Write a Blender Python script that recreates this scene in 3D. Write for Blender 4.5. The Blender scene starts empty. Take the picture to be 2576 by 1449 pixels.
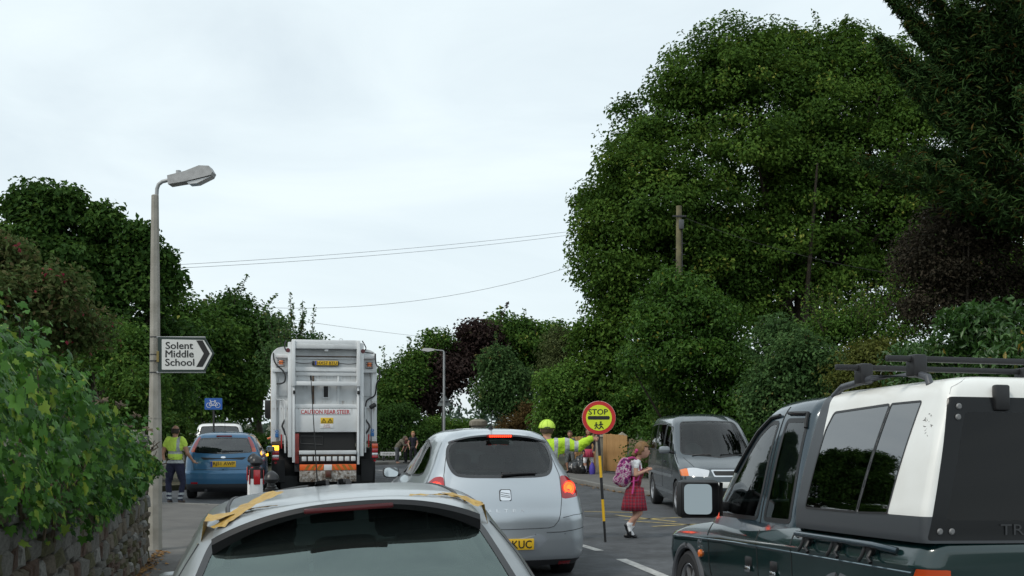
import bpy, bmesh, math, random
import numpy as np
from mathutils import Vector, Matrix
R = math.radians
rnd = random.Random(7)
rng = np.random.default_rng(11)
SC = bpy.context.scene
COL = SC.collection

# ---------------------------------------------------------------- camera
FPX, CX, HY, CAMZ = 2800.0, 1288.0, 1065.0, 1.6      # focal length and horizon, in a 2576 x 1449 frame
cam_d = bpy.data.cameras.new('camera')
cam_d.sensor_width = 36.0
cam_d.lens = 36.0 * FPX / 2576.0
cam_d.shift_y = (HY - 724.5) / 2576.0
cam_d.clip_start = 0.05
cam_d.clip_end = 3000.0
cam = bpy.data.objects.new('camera', cam_d)
cam.location = (0, 0, CAMZ)
cam.rotation_euler = (R(90), 0, 0)
COL.objects.link(cam)
SC.camera = cam

# ---------------------------------------------------------------- sky and sun (thin bright overcast)
SUN_EL, SUN_AZ = 46.0, -132.0        # azimuth clockwise from +Y: light from the left, a little behind
w = bpy.data.worlds.new('World'); SC.world = w; w.use_nodes = True
nt = w.node_tree; nt.nodes.clear()
def wn(t): return nt.nodes.new(t)
out = wn('ShaderNodeOutputWorld'); bg = wn('ShaderNodeBackground'); bg.inputs['Strength'].default_value = 0.11
sky = wn('ShaderNodeTexSky'); sky.sky_type = 'NISHITA'; sky.sun_disc = False
sky.sun_elevation = R(SUN_EL); sky.sun_rotation = R(SUN_AZ)
sky.air_density = 1.0; sky.dust_density = 1.5; sky.ozone_density = 1.0
tc = wn('ShaderNodeTexCoord'); mp = wn('ShaderNodeMapping'); mp.inputs['Scale'].default_value = (1.0, 1.0, 3.4)
nz = wn('ShaderNodeTexNoise'); nz.inputs['Scale'].default_value = 2.3; nz.inputs['Detail'].default_value = 7.0; nz.inputs['Roughness'].default_value = 0.55
nz.inputs['Distortion'].default_value = 0.6
cr = wn('ShaderNodeValToRGB'); cr.color_ramp.elements[0].position = 0.30; cr.color_ramp.elements[0].color = (0.72, 0.72, 0.72, 1)
cr.color_ramp.elements[1].position = 0.66; cr.color_ramp.elements[1].color = (0.98, 0.98, 0.98, 1)
mx = wn('ShaderNodeMixRGB'); mx.inputs['Color2'].default_value = (8.2, 9.2, 9.6, 1)
nt.links.new(tc.outputs['Generated'], mp.inputs['Vector']); nt.links.new(mp.outputs[0], nz.inputs['Vector'])
nt.links.new(nz.outputs['Fac'], cr.inputs['Fac']); nt.links.new(cr.outputs['Color'], mx.inputs['Fac'])
nt.links.new(sky.outputs['Color'], mx.inputs['Color1']); nt.links.new(mx.outputs['Color'], bg.inputs['Color'])
nt.links.new(bg.outputs[0], out.inputs['Surface'])
sun_d = bpy.data.lights.new('sun', 'SUN'); sun_d.energy = 1.5; sun_d.angle = R(12); sun_d.color = (1.0, 0.95, 0.86)
sun = bpy.data.objects.new('sun', sun_d); COL.objects.link(sun)
_e, _a = R(SUN_EL), R(SUN_AZ)
_dir = Vector((math.sin(_a) * math.cos(_e), math.cos(_a) * math.cos(_e), math.sin(_e)))
sun.rotation_euler = _dir.to_track_quat('Z', 'Y').to_euler()
SC.view_settings.view_transform = 'Standard'; SC.view_settings.look = 'None'
SC.view_settings.exposure = 0.0; SC.view_settings.gamma = 1.0
SC.cycles.max_bounces = 8; SC.cycles.transparent_max_bounces = 16
SC.cycles.use_denoising = True

# ---------------------------------------------------------------- helpers
def at(x, y, Y):
    return Vector(((x - CX) / FPX * Y, Y, CAMZ + (HY - y) / FPX * Y))
def gp(x, y, h=0.0):
    Y = FPX * (CAMZ - h) / (y - HY)
    return Vector(((x - CX) / FPX * Y, Y, h))
def sm(a, b, t):
    t = min(1, max(0, (t - a) / (b - a))); return t * t * (3 - 2 * t)
def zg(X, Y):
    A = 1 - sm(8.5, 12.5, Y)
    return A * (0.04 * max(-6, min(6, X)) - 0.10)
MATS = {}
def mat(name, col, rough=0.6, metal=0.0, coat=0.0, noise=0.0, nscale=20.0, bump=0.0, bscale=60.0, spec=None, emit=None, estr=0.0, col2=None, coat_rough=0.05):
    if name in MATS: return MATS[name]
    m = bpy.data.materials.new(name); m.use_nodes = True; t = m.node_tree; b = t.nodes['Principled BSDF']
    b.inputs['Base Color'].default_value = (*col, 1); b.inputs['Roughness'].default_value = rough; b.inputs['Metallic'].default_value = metal
    b.inputs['Coat Weight'].default_value = coat; b.inputs['Coat Roughness'].default_value = coat_rough
    if spec is not None: b.inputs['Specular IOR Level'].default_value = spec
    if emit is not None:
        b.inputs['Emission Color'].default_value = (*emit, 1); b.inputs['Emission Strength'].default_value = estr
    if noise > 0 or col2 is not None:
        c = t.nodes.new('ShaderNodeTexCoord'); n = t.nodes.new('ShaderNodeTexNoise'); n.inputs['Scale'].default_value = nscale; n.inputs['Detail'].default_value = 6
        r = t.nodes.new('ShaderNodeValToRGB'); r.color_ramp.elements[0].position = 0.32; r.color_ramp.elements[1].position = 0.70
        k = 1 - noise
        r.color_ramp.elements[0].color = (*(col2 if col2 is not None else [v * k for v in col]), 1); r.color_ramp.elements[1].color = (*col, 1)
        t.links.new(c.outputs['Object'], n.inputs['Vector']); t.links.new(n.outputs['Fac'], r.inputs['Fac']); t.links.new(r.outputs['Color'], b.inputs['Base Color'])
    if bump > 0:
        c = t.nodes.new('ShaderNodeTexCoord'); n = t.nodes.new('ShaderNodeTexNoise'); n.inputs['Scale'].default_value = bscale; n.inputs['Detail'].default_value = 8
        bp = t.nodes.new('ShaderNodeBump'); bp.inputs['Strength'].default_value = bump; bp.inputs['Distance'].default_value = 0.02
        t.links.new(c.outputs['Object'], n.inputs['Vector']); t.links.new(n.outputs['Fac'], bp.inputs['Height']); t.links.new(bp.outputs[0], b.inputs['Normal'])
    MATS[name] = m; return m
def glass(name, tint, refl=1.0, film=None, ior=1.75, gcol=(1, 1, 1)):
    if name in MATS: return MATS[name]
    m = bpy.data.materials.new(name); m.use_nodes = True; t = m.node_tree; t.nodes.clear()
    o = t.nodes.new('ShaderNodeOutputMaterial'); tr = t.nodes.new('ShaderNodeBsdfTransparent'); tr.inputs[0].default_value = (*tint, 1)
    g = t.nodes.new('ShaderNodeBsdfGlossy'); g.inputs['Roughness'].default_value = 0.02; g.inputs['Color'].default_value = (*gcol, 1)
    f = t.nodes.new('ShaderNodeFresnel'); f.inputs['IOR'].default_value = ior
    mxs = t.nodes.new('ShaderNodeMixShader')
    base = tr
    if film:      # a thin dusty film on the pane
        d = t.nodes.new('ShaderNodeBsdfDiffuse'); d.inputs[0].default_value = (*film[0], 1)
        m2 = t.nodes.new('ShaderNodeMixShader'); m2.inputs[0].default_value = film[1]
        t.links.new(tr.outputs[0], m2.inputs[1]); t.links.new(d.outputs[0], m2.inputs[2]); base = m2
    t.links.new(f.outputs[0], mxs.inputs[0]); t.links.new(base.outputs[0], mxs.inputs[1]); t.links.new(g.outputs[0], mxs.inputs[2])
    t.links.new(mxs.outputs[0], o.inputs[0]); MATS[name] = m; return m
def tag(o, label=None, cat=None, group=None, kind=None):
    if label: o['label'] = label
    if cat: o['category'] = cat
    if group: o['group'] = group
    if kind: o['kind'] = kind
    return o
def link(o, parent=None):
    COL.objects.link(o)
    if parent is not None: o.parent = parent
    return o
def empty(name, loc=(0, 0, 0), rot=(0, 0, 0), label=None, cat=None, group=None):
    o = bpy.data.objects.new(name, None); o.location = loc; o.rotation_euler = rot; o.empty_display_size = 0.2
    link(o); return tag(o, label, cat, group)
def mk(name, verts, faces, m, parent=None, smooth=False, normals=None):
    me = bpy.data.meshes.new(name)
    if isinstance(verts, np.ndarray): verts = verts.tolist()
    if isinstance(faces, np.ndarray): faces = faces.tolist()
    me.from_pydata(verts, [], faces); 
    if m is not None: me.materials.append(m)
    if smooth: me.polygons.foreach_set('use_smooth', [True] * len(me.polygons))
    me.update()
    if normals is not None: me.normals_split_custom_set_from_vertices(normals)
    return link(bpy.data.objects.new(name, me), parent)
class MB:
    """collects simple shapes that belong to ONE part"""
    def __init__(s): s.v = []; s.f = []
    def add(s, v, f):
        n = len(s.v); s.v += [tuple(p) for p in v]; s.f += [tuple(i + n for i in q) for q in f]; return s
    def box(s, x0, x1, y0, y1, z0, z1, ch=0.0):
        if ch <= 0:
            v = [(x, y, z) for x in (x0, x1) for y in (y0, y1) for z in (z0, z1)]
            f = [(0, 1, 3, 2), (4, 6, 7, 5), (0, 4, 5, 1), (2, 3, 7, 6), (0, 2, 6, 4), (1, 5, 7, 3)]
            return s.add(v, f)
        bm = bmesh.new(); bmesh.ops.create_cube(bm, size=1)
        for q in bm.verts: q.co = Vector(((x0 + x1) / 2 + q.co.x * (x1 - x0), (y0 + y1) / 2 + q.co.y * (y1 - y0), (z0 + z1) / 2 + q.co.z * (z1 - z0)))
        ch = min(ch, 0.45 * min(abs(x1 - x0), abs(y1 - y0), abs(z1 - z0)))
        bmesh.ops.bevel(bm, geom=bm.edges[:], offset=ch, segments=2, affect='EDGES', profile=0.5)
        bm.verts.index_update(); s.add([q.co[:] for q in bm.verts], [[l.index for l in f.verts] for f in bm.faces]); bm.free(); return s
    def tube(s, pts, r, n=8, cap=True):
        pts = [Vector(p) for p in pts]; k = len(pts); rr = r if isinstance(r, (list, tuple)) else [r] * k
        vs = []; fs = []; ref = None
        for i, p in enumerate(pts):
            d = (pts[min(i + 1, k - 1)] - pts[max(i - 1, 0)])
            d = d.normalized() if d.length > 1e-9 else Vector((0, 0, 1))
            if ref is None: ref = Vector((0, 0, 1)) if abs(d.z) < .9 else Vector((1, 0, 0))
            a = d.cross(ref); a = a.normalized() if a.length > 1e-6 else d.orthogonal().normalized(); b = d.cross(a).normalized(); ref = -b if False else ref
            for j in range(n):
                t = 2 * math.pi * j / n; vs.append(p + (a * math.cos(t) + b * math.sin(t)) * rr[i])
        for i in range(k - 1):
            for j in range(n):
                fs.append((i * n + j, i * n + (j + 1) % n, (i + 1) * n + (j + 1) % n, (i + 1) * n + j))
        if cap: fs.append(tuple(range(n))[::-1]); fs.append(tuple((k - 1) * n + j for j in range(n)))
        return s.add(vs, fs)
    def lathe(s, prof, n=24, M=None):
        """prof: (radius, height) along local z"""
        k = len(prof); vs = []; fs = []
        for r, z in prof:
            for j in range(n):
                t = 2 * math.pi * j / n; p = Vector((r * math.cos(t), r * math.sin(t), z)); vs.append(M @ p if M else p)
        for i in range(k - 1):
            for j in range(n):
                fs.append((i * n + j, i * n + (j + 1) % n, (i + 1) * n + (j + 1) % n, (i + 1) * n + j))
        fs.append(tuple(range(n))[::-1]); fs.append(tuple((k - 1) * n + j for j in range(n)))
        return s.add(vs, fs)
    def prism(s, poly, a0, a1, axis='x'):
        """poly in the two remaining axes (x: (y,z); y: (x,z); z: (x,y))"""
        n = len(poly)
        def pt(p, a): return {'x': (a, p[0], p[1]), 'y': (p[0], a, p[1]), 'z': (p[0], p[1], a)}[axis]
        v = [pt(p, a0) for p in poly] + [pt(p, a1) for p in poly]
        f = [tuple(range(n))[::-1], tuple(range(n, 2 * n))] + [(i, (i + 1) % n, n + (i + 1) % n, n + i) for i in range(n)]
        return s.add(v, f)
    def build(s, name, m, parent=None, smooth=False):
        o = mk(name, s.v, s.f, m, parent, False)
        bm = bmesh.new(); bm.from_mesh(o.data); bmesh.ops.recalc_face_normals(bm, faces=bm.faces[:]); bm.to_mesh(o.data); bm.free()
        if smooth:
            o.data.polygons.foreach_set('use_smooth', [True] * len(o.data.polygons))
            try: o.data.set_sharp_from_angle(angle=R(38))
            except Exception: pass
        return o
def part(name, m, parent, x0, x1, y0, y1, z0, z1, ch=0.004):
    return MB().box(x0, x1, y0, y1, z0, z1, ch).build(name, m, parent, smooth=ch > 0)
def text(name, s, m, parent, M, width, height, ext=0.001, bold=0.0, shear=0.0, align_w=True):
    """M maps text space (x right, y up, z out) to the parent's space, centred"""
    cu = bpy.data.curves.new(name, 'FONT'); cu.body = s; cu.size = 1.0; cu.extrude = 0.0; cu.offset = 0.0; cu.shear = shear; cu.resolution_u = 3; cu.fill_mode = 'FRONT'
    t = bpy.data.objects.new(name + '_t', cu); COL.objects.link(t)
    dg = bpy.context.evaluated_depsgraph_get(); me = bpy.data.meshes.new_from_object(t.evaluated_get(dg)); bpy.data.objects.remove(t)
    bpy.data.curves.remove(cu)
    v = np.array([q.co[:] for q in me.vertices])
    lo, hi = v.min(0), v.max(0); c = (lo + hi) / 2; v -= c
    v[:, 0] *= width / (hi[0] - lo[0]); v[:, 1] *= height / (hi[1] - lo[1]); v[:, 2] = ext
    for q, p in zip(me.vertices, v): q.co = M @ Vector(p)
    if bold > 0:       # heavier strokes: the same outline repeated, nudged sideways, each a hair further out
        bm = bmesh.new(); e_ = height * .022
        for k_, (dx_, dy_) in enumerate(((-1, 0), (1, 0), (0, 1), (0, -1), (0, 0))):
            n_ = len(bm.verts); bm.from_mesh(me); bm.verts.ensure_lookup_table()
            off_ = (M.to_3x3() @ Vector((dx_ * e_, dy_ * e_ * .6, .00025 * k_)))
            for q in bm.verts[n_:]: q.co += off_
        bm.to_mesh(me); bm.free()
    me.name = name; me.materials.clear(); me.materials.append(m)
    return link(bpy.data.objects.new(name, me), parent)
def basis(o, r, u):
    r = Vector(r).normalized(); u = Vector(u).normalized(); n = r.cross(u)
    return Matrix(((r.x, u.x, n.x, o[0]), (r.y, u.y, n.y, o[1]), (r.z, u.z, n.z, o[2]), (0, 0, 0, 1)))

# ---------------------------------------------------------------- materials shared by many things
M_black = mat('black_plastic', (0.012, 0.012, 0.013), 0.45)
M_rubber = mat('rubber', (0.014, 0.014, 0.015), 0.75, bump=0.2)
M_dark = mat('dark_trim', (0.03, 0.031, 0.034), 0.6)
M_under = mat('underside', (0.01, 0.01, 0.01), 0.9)
M_chrome = mat('chrome', (0.75, 0.76, 0.78), 0.12, metal=1.0)
M_alloy = mat('alloy', (0.5, 0.51, 0.53), 0.35, metal=0.8)
M_white = mat('white_paint', (0.78, 0.79, 0.79), 0.45, noise=0.12, nscale=3)
M_yplate = mat('yellow_plate', (0.75, 0.46, 0.02), 0.4)
M_wplate = mat('white_plate', (0.75, 0.75, 0.73), 0.4)
M_ink = mat('ink_black', (0.01, 0.01, 0.01), 0.6)
M_seat = mat('seat_fabric', (0.025, 0.026, 0.03), 0.9, noise=.4, nscale=40)
M_int = mat('cabin_trim', (0.035, 0.036, 0.04), 0.85)
M_redlens = mat('red_lens', (0.32, 0.008, 0.015), 0.15, coat=1.0)
M_amber = mat('amber_lens', (0.75, 0.16, 0.01), 0.2, coat=1.0)
M_orangelens = mat('orange_lens', (0.5, 0.06, 0.01), 0.2, coat=1.0)
M_clear = mat('clear_lens', (0.6, 0.62, 0.65), 0.1, metal=0.3, coat=1.0)
M_glow_r = mat('lit_red', (0.6, 0.02, 0.01), 0.3, emit=(1.0, 0.04, 0.01), estr=3.2)
M_glow_o = mat('lit_orange', (0.8, 0.1, 0.01), 0.3, emit=(1.0, 0.15, 0.02), estr=2.4)
M_glow_a = mat('lit_amber', (0.9, 0.3, 0.01), 0.3, emit=(1.0, 0.42, 0.02), estr=4.5)
G_rear = glass('tinted_glass', (0.55, 0.68, 0.63), film=((.3, .36, .36), .03), ior=1.95)
G_side = glass('side_glass', (0.42, 0.50, 0.48), ior=1.8)
G_clear = glass('windscreen_glass', (0.74, 0.86, 0.82))
G_dark = glass('privacy_glass', (0.03, 0.035, 0.04), ior=2.9)
G_near = glass('near_rear_glass', (0.55, 0.72, 0.65), film=((.3, .38, .36), .04), ior=2.5, gcol=(.80, .98, .93))
G_hatch = glass('hatch_glass', (0.06, 0.065, 0.07), ior=1.38)
G_van = glass('van_glass', (0.40, 0.48, 0.46), ior=1.5)
G_pc = glass('carrier_rear_glass', (0.50, 0.62, 0.57), film=((.3, .36, .36), .01), ior=1.6)
M_mirror = mat('mirror_glass', (0.62, 0.66, 0.68), 0.03, metal=1.0)

# ---------------------------------------------------------------- smooth shells (vehicle bodies)
def pchip(t, y, tq):
    t = np.asarray(t, float); y = np.asarray(y, float); h = np.diff(t); d = np.diff(y) / h; n = len(t); m = np.zeros(n)
    for i in range(1, n - 1):
        if d[i - 1] * d[i] > 0:
            w1 = 2 * h[i] + h[i - 1]; w2 = h[i] + 2 * h[i - 1]; m[i] = (w1 + w2) / (w1 / d[i - 1] + w2 / d[i])
    m[0] = d[0]; m[-1] = d[-1]
    k = np.clip(np.searchsorted(t, tq) - 1, 0, n - 2); s = (tq - t[k]) / h[k]
    return ((1 + 2 * s) * (1 - s) ** 2) * y[k] + s * (1 - s) ** 2 * h[k] * m[k] + s * s * (3 - 2 * s) * y[k + 1] + s * s * (s - 1) * h[k] * m[k + 1]
def rpoly(pts, r, n=5):
    """round the corners of a polygon"""
    o = []; N = len(pts)
    for i in range(N):
        p = np.array(pts[i], float); a = np.array(pts[i - 1], float); b = np.array(pts[(i + 1) % N], float)
        rr = r[i] if isinstance(r, (list, tuple)) else r
        la, lb = np.linalg.norm(a - p), np.linalg.norm(b - p); q = min(rr, .48 * la, .48 * lb)
        A = p + (a - p) / la * q; B = p + (b - p) / lb * q
        for k in range(n + 1):
            t = k / n; o.append(tuple((1 - t) ** 2 * A + 2 * t * (1 - t) * p + t * t * B))
    return o
def mirror_half(h):
    """half outline (y>=0 top to bottom) -> whole polygon"""
    return [(y, z) for y, z in h] + [(-y, z) for y, z in reversed(h) if y > 1e-6]
def inset(poly, d):
    P = np.array(poly); n = len(P); A = 0.5 * np.sum(P[:, 0] * np.roll(P[:, 1], -1) - np.roll(P[:, 0], -1) * P[:, 1]); s = 1 if A > 0 else -1
    o = []
    for i in range(n):
        t = P[(i + 1) % n] - P[i - 1]; t /= (np.linalg.norm(t) + 1e-9); o.append(tuple(P[i] + s * d * np.array((-t[1], t[0]))))
    return o
def inpoly(P, poly):
    poly = np.asarray(poly); x, y = P[:, 0], P[:, 1]; ins = np.zeros(len(P), bool); n = len(poly); j = n - 1
    for i in range(n):
        xi, yi = poly[i]; xj, yj = poly[j]
        c = ((yi > y) != (yj > y)) & (x < (xj - xi) * (y - yi) / (yj - yi + 1e-12) + xi); ins ^= c; j = i
    return ins
def nearest_on(poly, P):
    A = np.asarray(poly); B = np.roll(A, -1, 0); best = np.full(len(P), 1e9); q = P.copy()
    for a, b in zip(A, B):
        d = b - a; L = d @ d + 1e-12; t = np.clip(((P - a) @ d) / L, 0, 1); c = a + t[:, None] * d; e = np.linalg.norm(P - c, axis=1)
        k = e < best; best[k] = e[k]; q[k] = c[k]
    return q, best
class Shell:
    AX = {'R': (1, 2, 0), 'F': (1, 2, 0), 'S': (0, 2, 1), 'T': (0, 1, 2)}
    def __init__(s, levels, bow_r=.1, bow_f=.2, k=.05, step=.02, ns=90, nr=26, nc=9, nf=22, bend=None):
        L = np.array(levels, float); cnt = [0.0]; ts = [0.0]
        for i in range(len(L) - 1):
            d = np.abs(L[i + 1] - L[i]); n = max(2, int(math.ceil(max(d[0], d[3], .45 * d[1], .22 * d[2]) / step)))
            ts += list(i + (np.arange(n) + 1) / n)
        ts = np.array(ts); LV = np.stack([pchip(np.arange(len(L)), L[:, c], ts) for c in range(L.shape[1])], 1)
        V = []
        for z, xr, xf, hw, rr, rf in LV:
            hw = max(hw, .004); rr = min(rr, .75 * hw, .2 * (xf - xr)); rf = min(rf, .75 * hw, .2 * (xf - xr)); xm = .5 * (xr + xf)
            br = bow_r * min(1, hw / .4); bf = bow_f * min(1, hw / .4)
            pts = []
            ya = hw - rr
            for i in range(nr): y = ya * i / (nr - 1); pts.append((xr + br * (y / hw) ** 2, y))
            xa = xr + br * (ya / hw) ** 2
            for i in range(1, nc + 1):
                a = .5 * math.pi * i / nc; pts.append((xa + rr * 1.0 * (1 - math.cos(a)), ya + rr * math.sin(a)))
            xa += rr; yb = hw - rf; xb = xf - bf * (yb / hw) ** 2 - rf
            for i in range(1, ns): t = i / ns; x = xa + (xb - xa) * t; pts.append((x, hw * (1 + k * (1 - (2 * t - 1) ** 2))))
            for i in range(nc + 1):
                a = .5 * math.pi * i / nc; pts.append((xb + rf * math.sin(a), yb + rf * math.cos(a)))
            for i in range(1, nf): y = yb * (1 - i / (nf - 1)); pts.append((xf - bf * (y / hw) ** 2, y))
            V.append([(x, y, z) for x, y in pts])
        V = np.array(V); M_, H = V.shape[:2]; s.half = H
        W = np.concatenate([V, V[:, ::-1, :][:, 1:-1] * np.array((1, -1, 1))], 1); N = W.shape[1]
        if bend is not None: W = bend(W.reshape(-1, 3).copy()).reshape(W.shape)
        s.V = W.reshape(-1, 3); f = []
        i = np.arange(M_ - 1)[:, None] * N; j = np.arange(N)[None]; j2 = (np.arange(N) + 1)[None] % N
        F = np.stack([i + j, i + N + j, i + N + j2, i + j2], -1).reshape(-1, 4)
        def cap(row, flip):
            b = row * N; o = []
            for a in range(H - 1):
                q = [b + a, b + a + 1, b + (N - a - 1) % N, b + (N - a) % N]
                if a == 0: q = [b, b + 1, b + N - 1, b + N - 1]
                if a == H - 2: q = [b + a, b + a + 1, b + N - a, b + N - a]
                o.append(q[::-1] if flip else q)
            return o
        C1 = np.array(cap(M_ - 1, True)); s.F = np.concatenate([F, C1]); s.cap0 = [list(dict.fromkeys(q)) for q in cap(0, False)]
        s.normals(); s.cls = np.full(len(s.F), -1); s.defs = []; s.seals = []
    def normals(s):
        P = s.V[s.F]; n = np.cross(P[:, 2] - P[:, 0], P[:, 3] - P[:, 1]); d = np.linalg.norm(n, axis=1)[:, None]
        c = P.mean(1); ctr = s.V.mean(0)
        vn = np.zeros_like(s.V)
        for q in range(4): np.add.at(vn, s.F[:, q], n)
        # orientation: outward
        if np.sum(np.sum((c - ctr) * n, 1)) < 0: s.F = s.F[:, ::-1]; n = -n; vn = -vn
        s.fn = n / (d + 1e-12); s.fc = c; s.N = vn / (np.linalg.norm(vn, axis=1)[:, None] + 1e-12)
    def mask(s, pr, side=0):
        n = s.fn
        if pr == 'R': return n[:, 0] < -.12
        if pr == 'F': return n[:, 0] > .12
        if pr == 'S': return (n[:, 1] * side > .3)
        if pr == 'T': return n[:, 2] > .4
    def cut(s, name, pr, poly, m, parent=None, side=0, frame=None, fm=None, delete=False, off=0.0, zmin=None):
        """carve a named part out of the skin; frame: width of a surrounding strip that becomes its own part"""
        if pr == 'S' and side == 0:
            a = s.cut(name, pr, poly, m, parent, 1, frame, fm, delete, off); b = s.cut(name, pr, poly, m, parent, -1, frame, fm, delete, off); return (a, b)
        if frame: 
            s.seals.append((name + '_seal', pr, list(poly), frame, fm or M_black, side))
        a, b, c = s.AX[pr]; ok = s.mask(pr, side) & inpoly(s.fc[:, [a, b]], poly)
        if pr == 'F' or pr == 'R': pass
        k = len(s.defs); s.defs.append((name, m, parent, delete, off, poly, pr)); s.cls[ok] = k
        vin = np.zeros(len(s.V), bool); vin[s.F[ok].ravel()] = True; vo = np.zeros(len(s.V), bool); vo[s.F[~ok].ravel()] = True
        idx = np.where(vin & vo)[0]
        if len(idx):
            P = s.V[idx][:, [a, b]]; q, e = nearest_on(poly, P); good = e < .035; d = (q - P); n = s.N[idx]
            nc_ = np.where(np.abs(n[:, c]) < .15, .15 * np.sign(n[:, c] + 1e-9), n[:, c])
            dc = -(n[:, a] * d[:, 0] + n[:, b] * d[:, 1]) / nc_
            g = idx[good]; s.V[g, a] = q[good, 0]; s.V[g, b] = q[good, 1]; s.V[g, c] += np.clip(dc[good], -.04, .04)
        return k
    def emit(s, m, parent, body='body', inner=True, imat=None, imin=.5, under=True):
        objs = {}
        def sub(name, sel, m_, off=0.0, flip=False, nrm=True):
            F = s.F[sel]
            if len(F) == 0: return None
            u, inv = np.unique(F.ravel(), return_inverse=True); V = s.V[u] + s.N[u] * off; G = inv.reshape(-1, 4)
            if flip: G = G[:, ::-1]
            fl = [list(dict.fromkeys(q)) for q in G.tolist()]; fl = [q for q in fl if len(q) > 2]
            n = s.N[u] * (-1 if flip else 1)
            return mk(name, V, fl, m_, parent if not callable(parent) else None, True, n.tolist() if nrm else None)
        objs[body] = sub(body, s.cls == -1, m)
        for k, (name, m_, p, dele, off, poly, pr) in enumerate(s.defs):
            if dele: continue
            o = sub(name, s.cls == k, m_, off)
            if o is not None:
                if p is not None: o.parent = p
                objs.setdefault(name, []).append(o)
        for nm, pr, poly, wd, m_, side in s.seals:
            q = [poly[0]]
            for p_ in poly[1:]:
                if math.hypot(p_[0] - q[-1][0], p_[1] - q[-1][1]) > .006: q.append(p_)
            Q = []
            for a_, b_ in zip(q, q[1:] + q[:1]):
                n_ = max(1, int(math.hypot(b_[0] - a_[0], b_[1] - a_[1]) / .05))
                for i in range(n_): Q.append((a_[0] + (b_[0] - a_[0]) * i / n_, a_[1] + (b_[1] - a_[1]) * i / n_))
            I = inset(Q, wd); n_ = len(Q); v_ = [s.pos(pr, u_, w_, side, .0022)[0][:] for u_, w_ in inset(Q, -.003)] + [s.pos(pr, u_, w_, side, .0022)[0][:] for u_, w_ in I]
            MB().add(v_, [(i, (i + 1) % n_, n_ + (i + 1) % n_, n_ + i) for i in range(n_)]).build(nm, m_, parent, True)
        if inner:
            op = s.cls == -1
            for k, d in enumerate(s.defs):
                if 'glass' not in d[1].name and not d[3]: op |= s.cls == k
            sub('cabin_lining', op & (s.fc[:, 2] > imin), imat or M_int, -.028, True)
        if under:
            mk('underside', s.V, s.cap0, M_under, parent); 
            o = [q for q in parent.children if q.name.startswith('underside')][-1]
            bm = bmesh.new(); bm.from_mesh(o.data); bmesh.ops.delete(bm, geom=[v for v in bm.verts if not v.link_faces], context='VERTS'); bm.to_mesh(o.data); bm.free()
        return objs
    def pos(s, pr, u, v, side=0, off=0.0):
        a, b, c = s.AX[pr]; n = s.N
        ok = {'R': n[:, 0] < -.05, 'F': n[:, 0] > .05, 'S': n[:, 1] * side > .2, 'T': n[:, 2] > .3}[pr]
        I = np.where(ok)[0]; d = (s.V[I, a] - u) ** 2 + (s.V[I, b] - v) ** 2; i = I[np.argmin(d)]; p = s.V[i].copy(); nn = s.N[i]
        nc_ = nn[c] if abs(nn[c]) > .15 else math.copysign(.15, nn[c])
        du, dv = u - p[a], v - p[b]; p[c] -= np.clip((nn[a] * du + nn[b] * dv) / nc_, -.05, .05); p[a] = u; p[b] = v
        return Vector(p + nn * off), Vector(nn)
    def line(s, name, pr, pts, r, m, parent, side=0, off=0.0, dens=.03, closed=False):
        P = list(pts) + ([pts[0]] if closed else []); q = []
        for (u0, v0), (u1, v1) in zip(P, P[1:]):
            n = max(1, int(math.hypot(u1 - u0, v1 - v0) / dens))
            for i in range(n): t = i / n; q.append((u0 + (u1 - u0) * t, v0 + (v1 - v0) * t))
        q.append(P[-1]); return MB().tube([s.pos(pr, u, v, side, off)[0] for u, v in q], r, 6).build(name, m, parent, True)
    def patch(s, name, pr, poly, m, parent, side=0, off=.003, rings=4):
        P = np.array(poly); c = P.mean(0); vs = []; n = len(P); fs = []
        for k in range(rings + 1):
            t = 1 - k / (rings + .0001)
            for p in P: q = c + (p - c) * t; vs.append(s.pos(pr, q[0], q[1], side, off)[0][:])
        for k in range(rings):
            for i in range(n): fs.append((k * n + i, k * n + (i + 1) % n, (k + 1) * n + (i + 1) % n, (k + 1) * n + i))
        o = MB().add(vs, fs).build(name, m, parent, True); return o
def wheel(parent, x, y, r=.3, wd=.19, spokes=7, side=1, rim_m=None):
    """wheel on local axle y"""
    Mt = Matrix.Translation((x, y, r)) @ Matrix.Rotation(R(-90) * side, 4, 'X')
    w_ = MB().lathe([(r * .62, -wd / 2), (r * .9, -wd / 2), (r * .985, -wd * .4), (r, -wd * .2), (r, wd * .2), (r * .985, wd * .4), (r * .9, wd / 2), (r * .66, wd * .47), (r * .63, wd * .3)], 32, Mt).build('tyre', M_rubber, parent, True)
    rm = MB(); rm.lathe([(r * .1, wd * .1), (r * .63, wd * .05), (r * .66, wd * .42), (r * .62, wd * .44), (r * .6, wd * .2)], 32, Mt)
    for i in range(spokes):
        a = 2 * math.pi * i / spokes; d = Vector((math.cos(a), math.sin(a), 0)); e = Vector((-d.y, d.x, 0)) * r * .075
        q = [d * r * .1 + e, d * r * .1 - e, d * r * .62 - e, d * r * .62 + e]
        rm.add([Mt @ Vector((p.x, p.y, z)) for z in (wd * .2, wd * .36) for p in q], [(0, 1, 2, 3), (4, 5, 6, 7), (0, 1, 5, 4), (1, 2, 6, 5), (2, 3, 7, 6), (3, 0, 4, 7)])
    rm.lathe([(r * .14, wd * .2), (r * .14, wd * .4), (r * .05, wd * .42)], 16, Mt)
    rim = rm.build('rim', rim_m or M_alloy, w_, True)
    return w_
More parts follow.
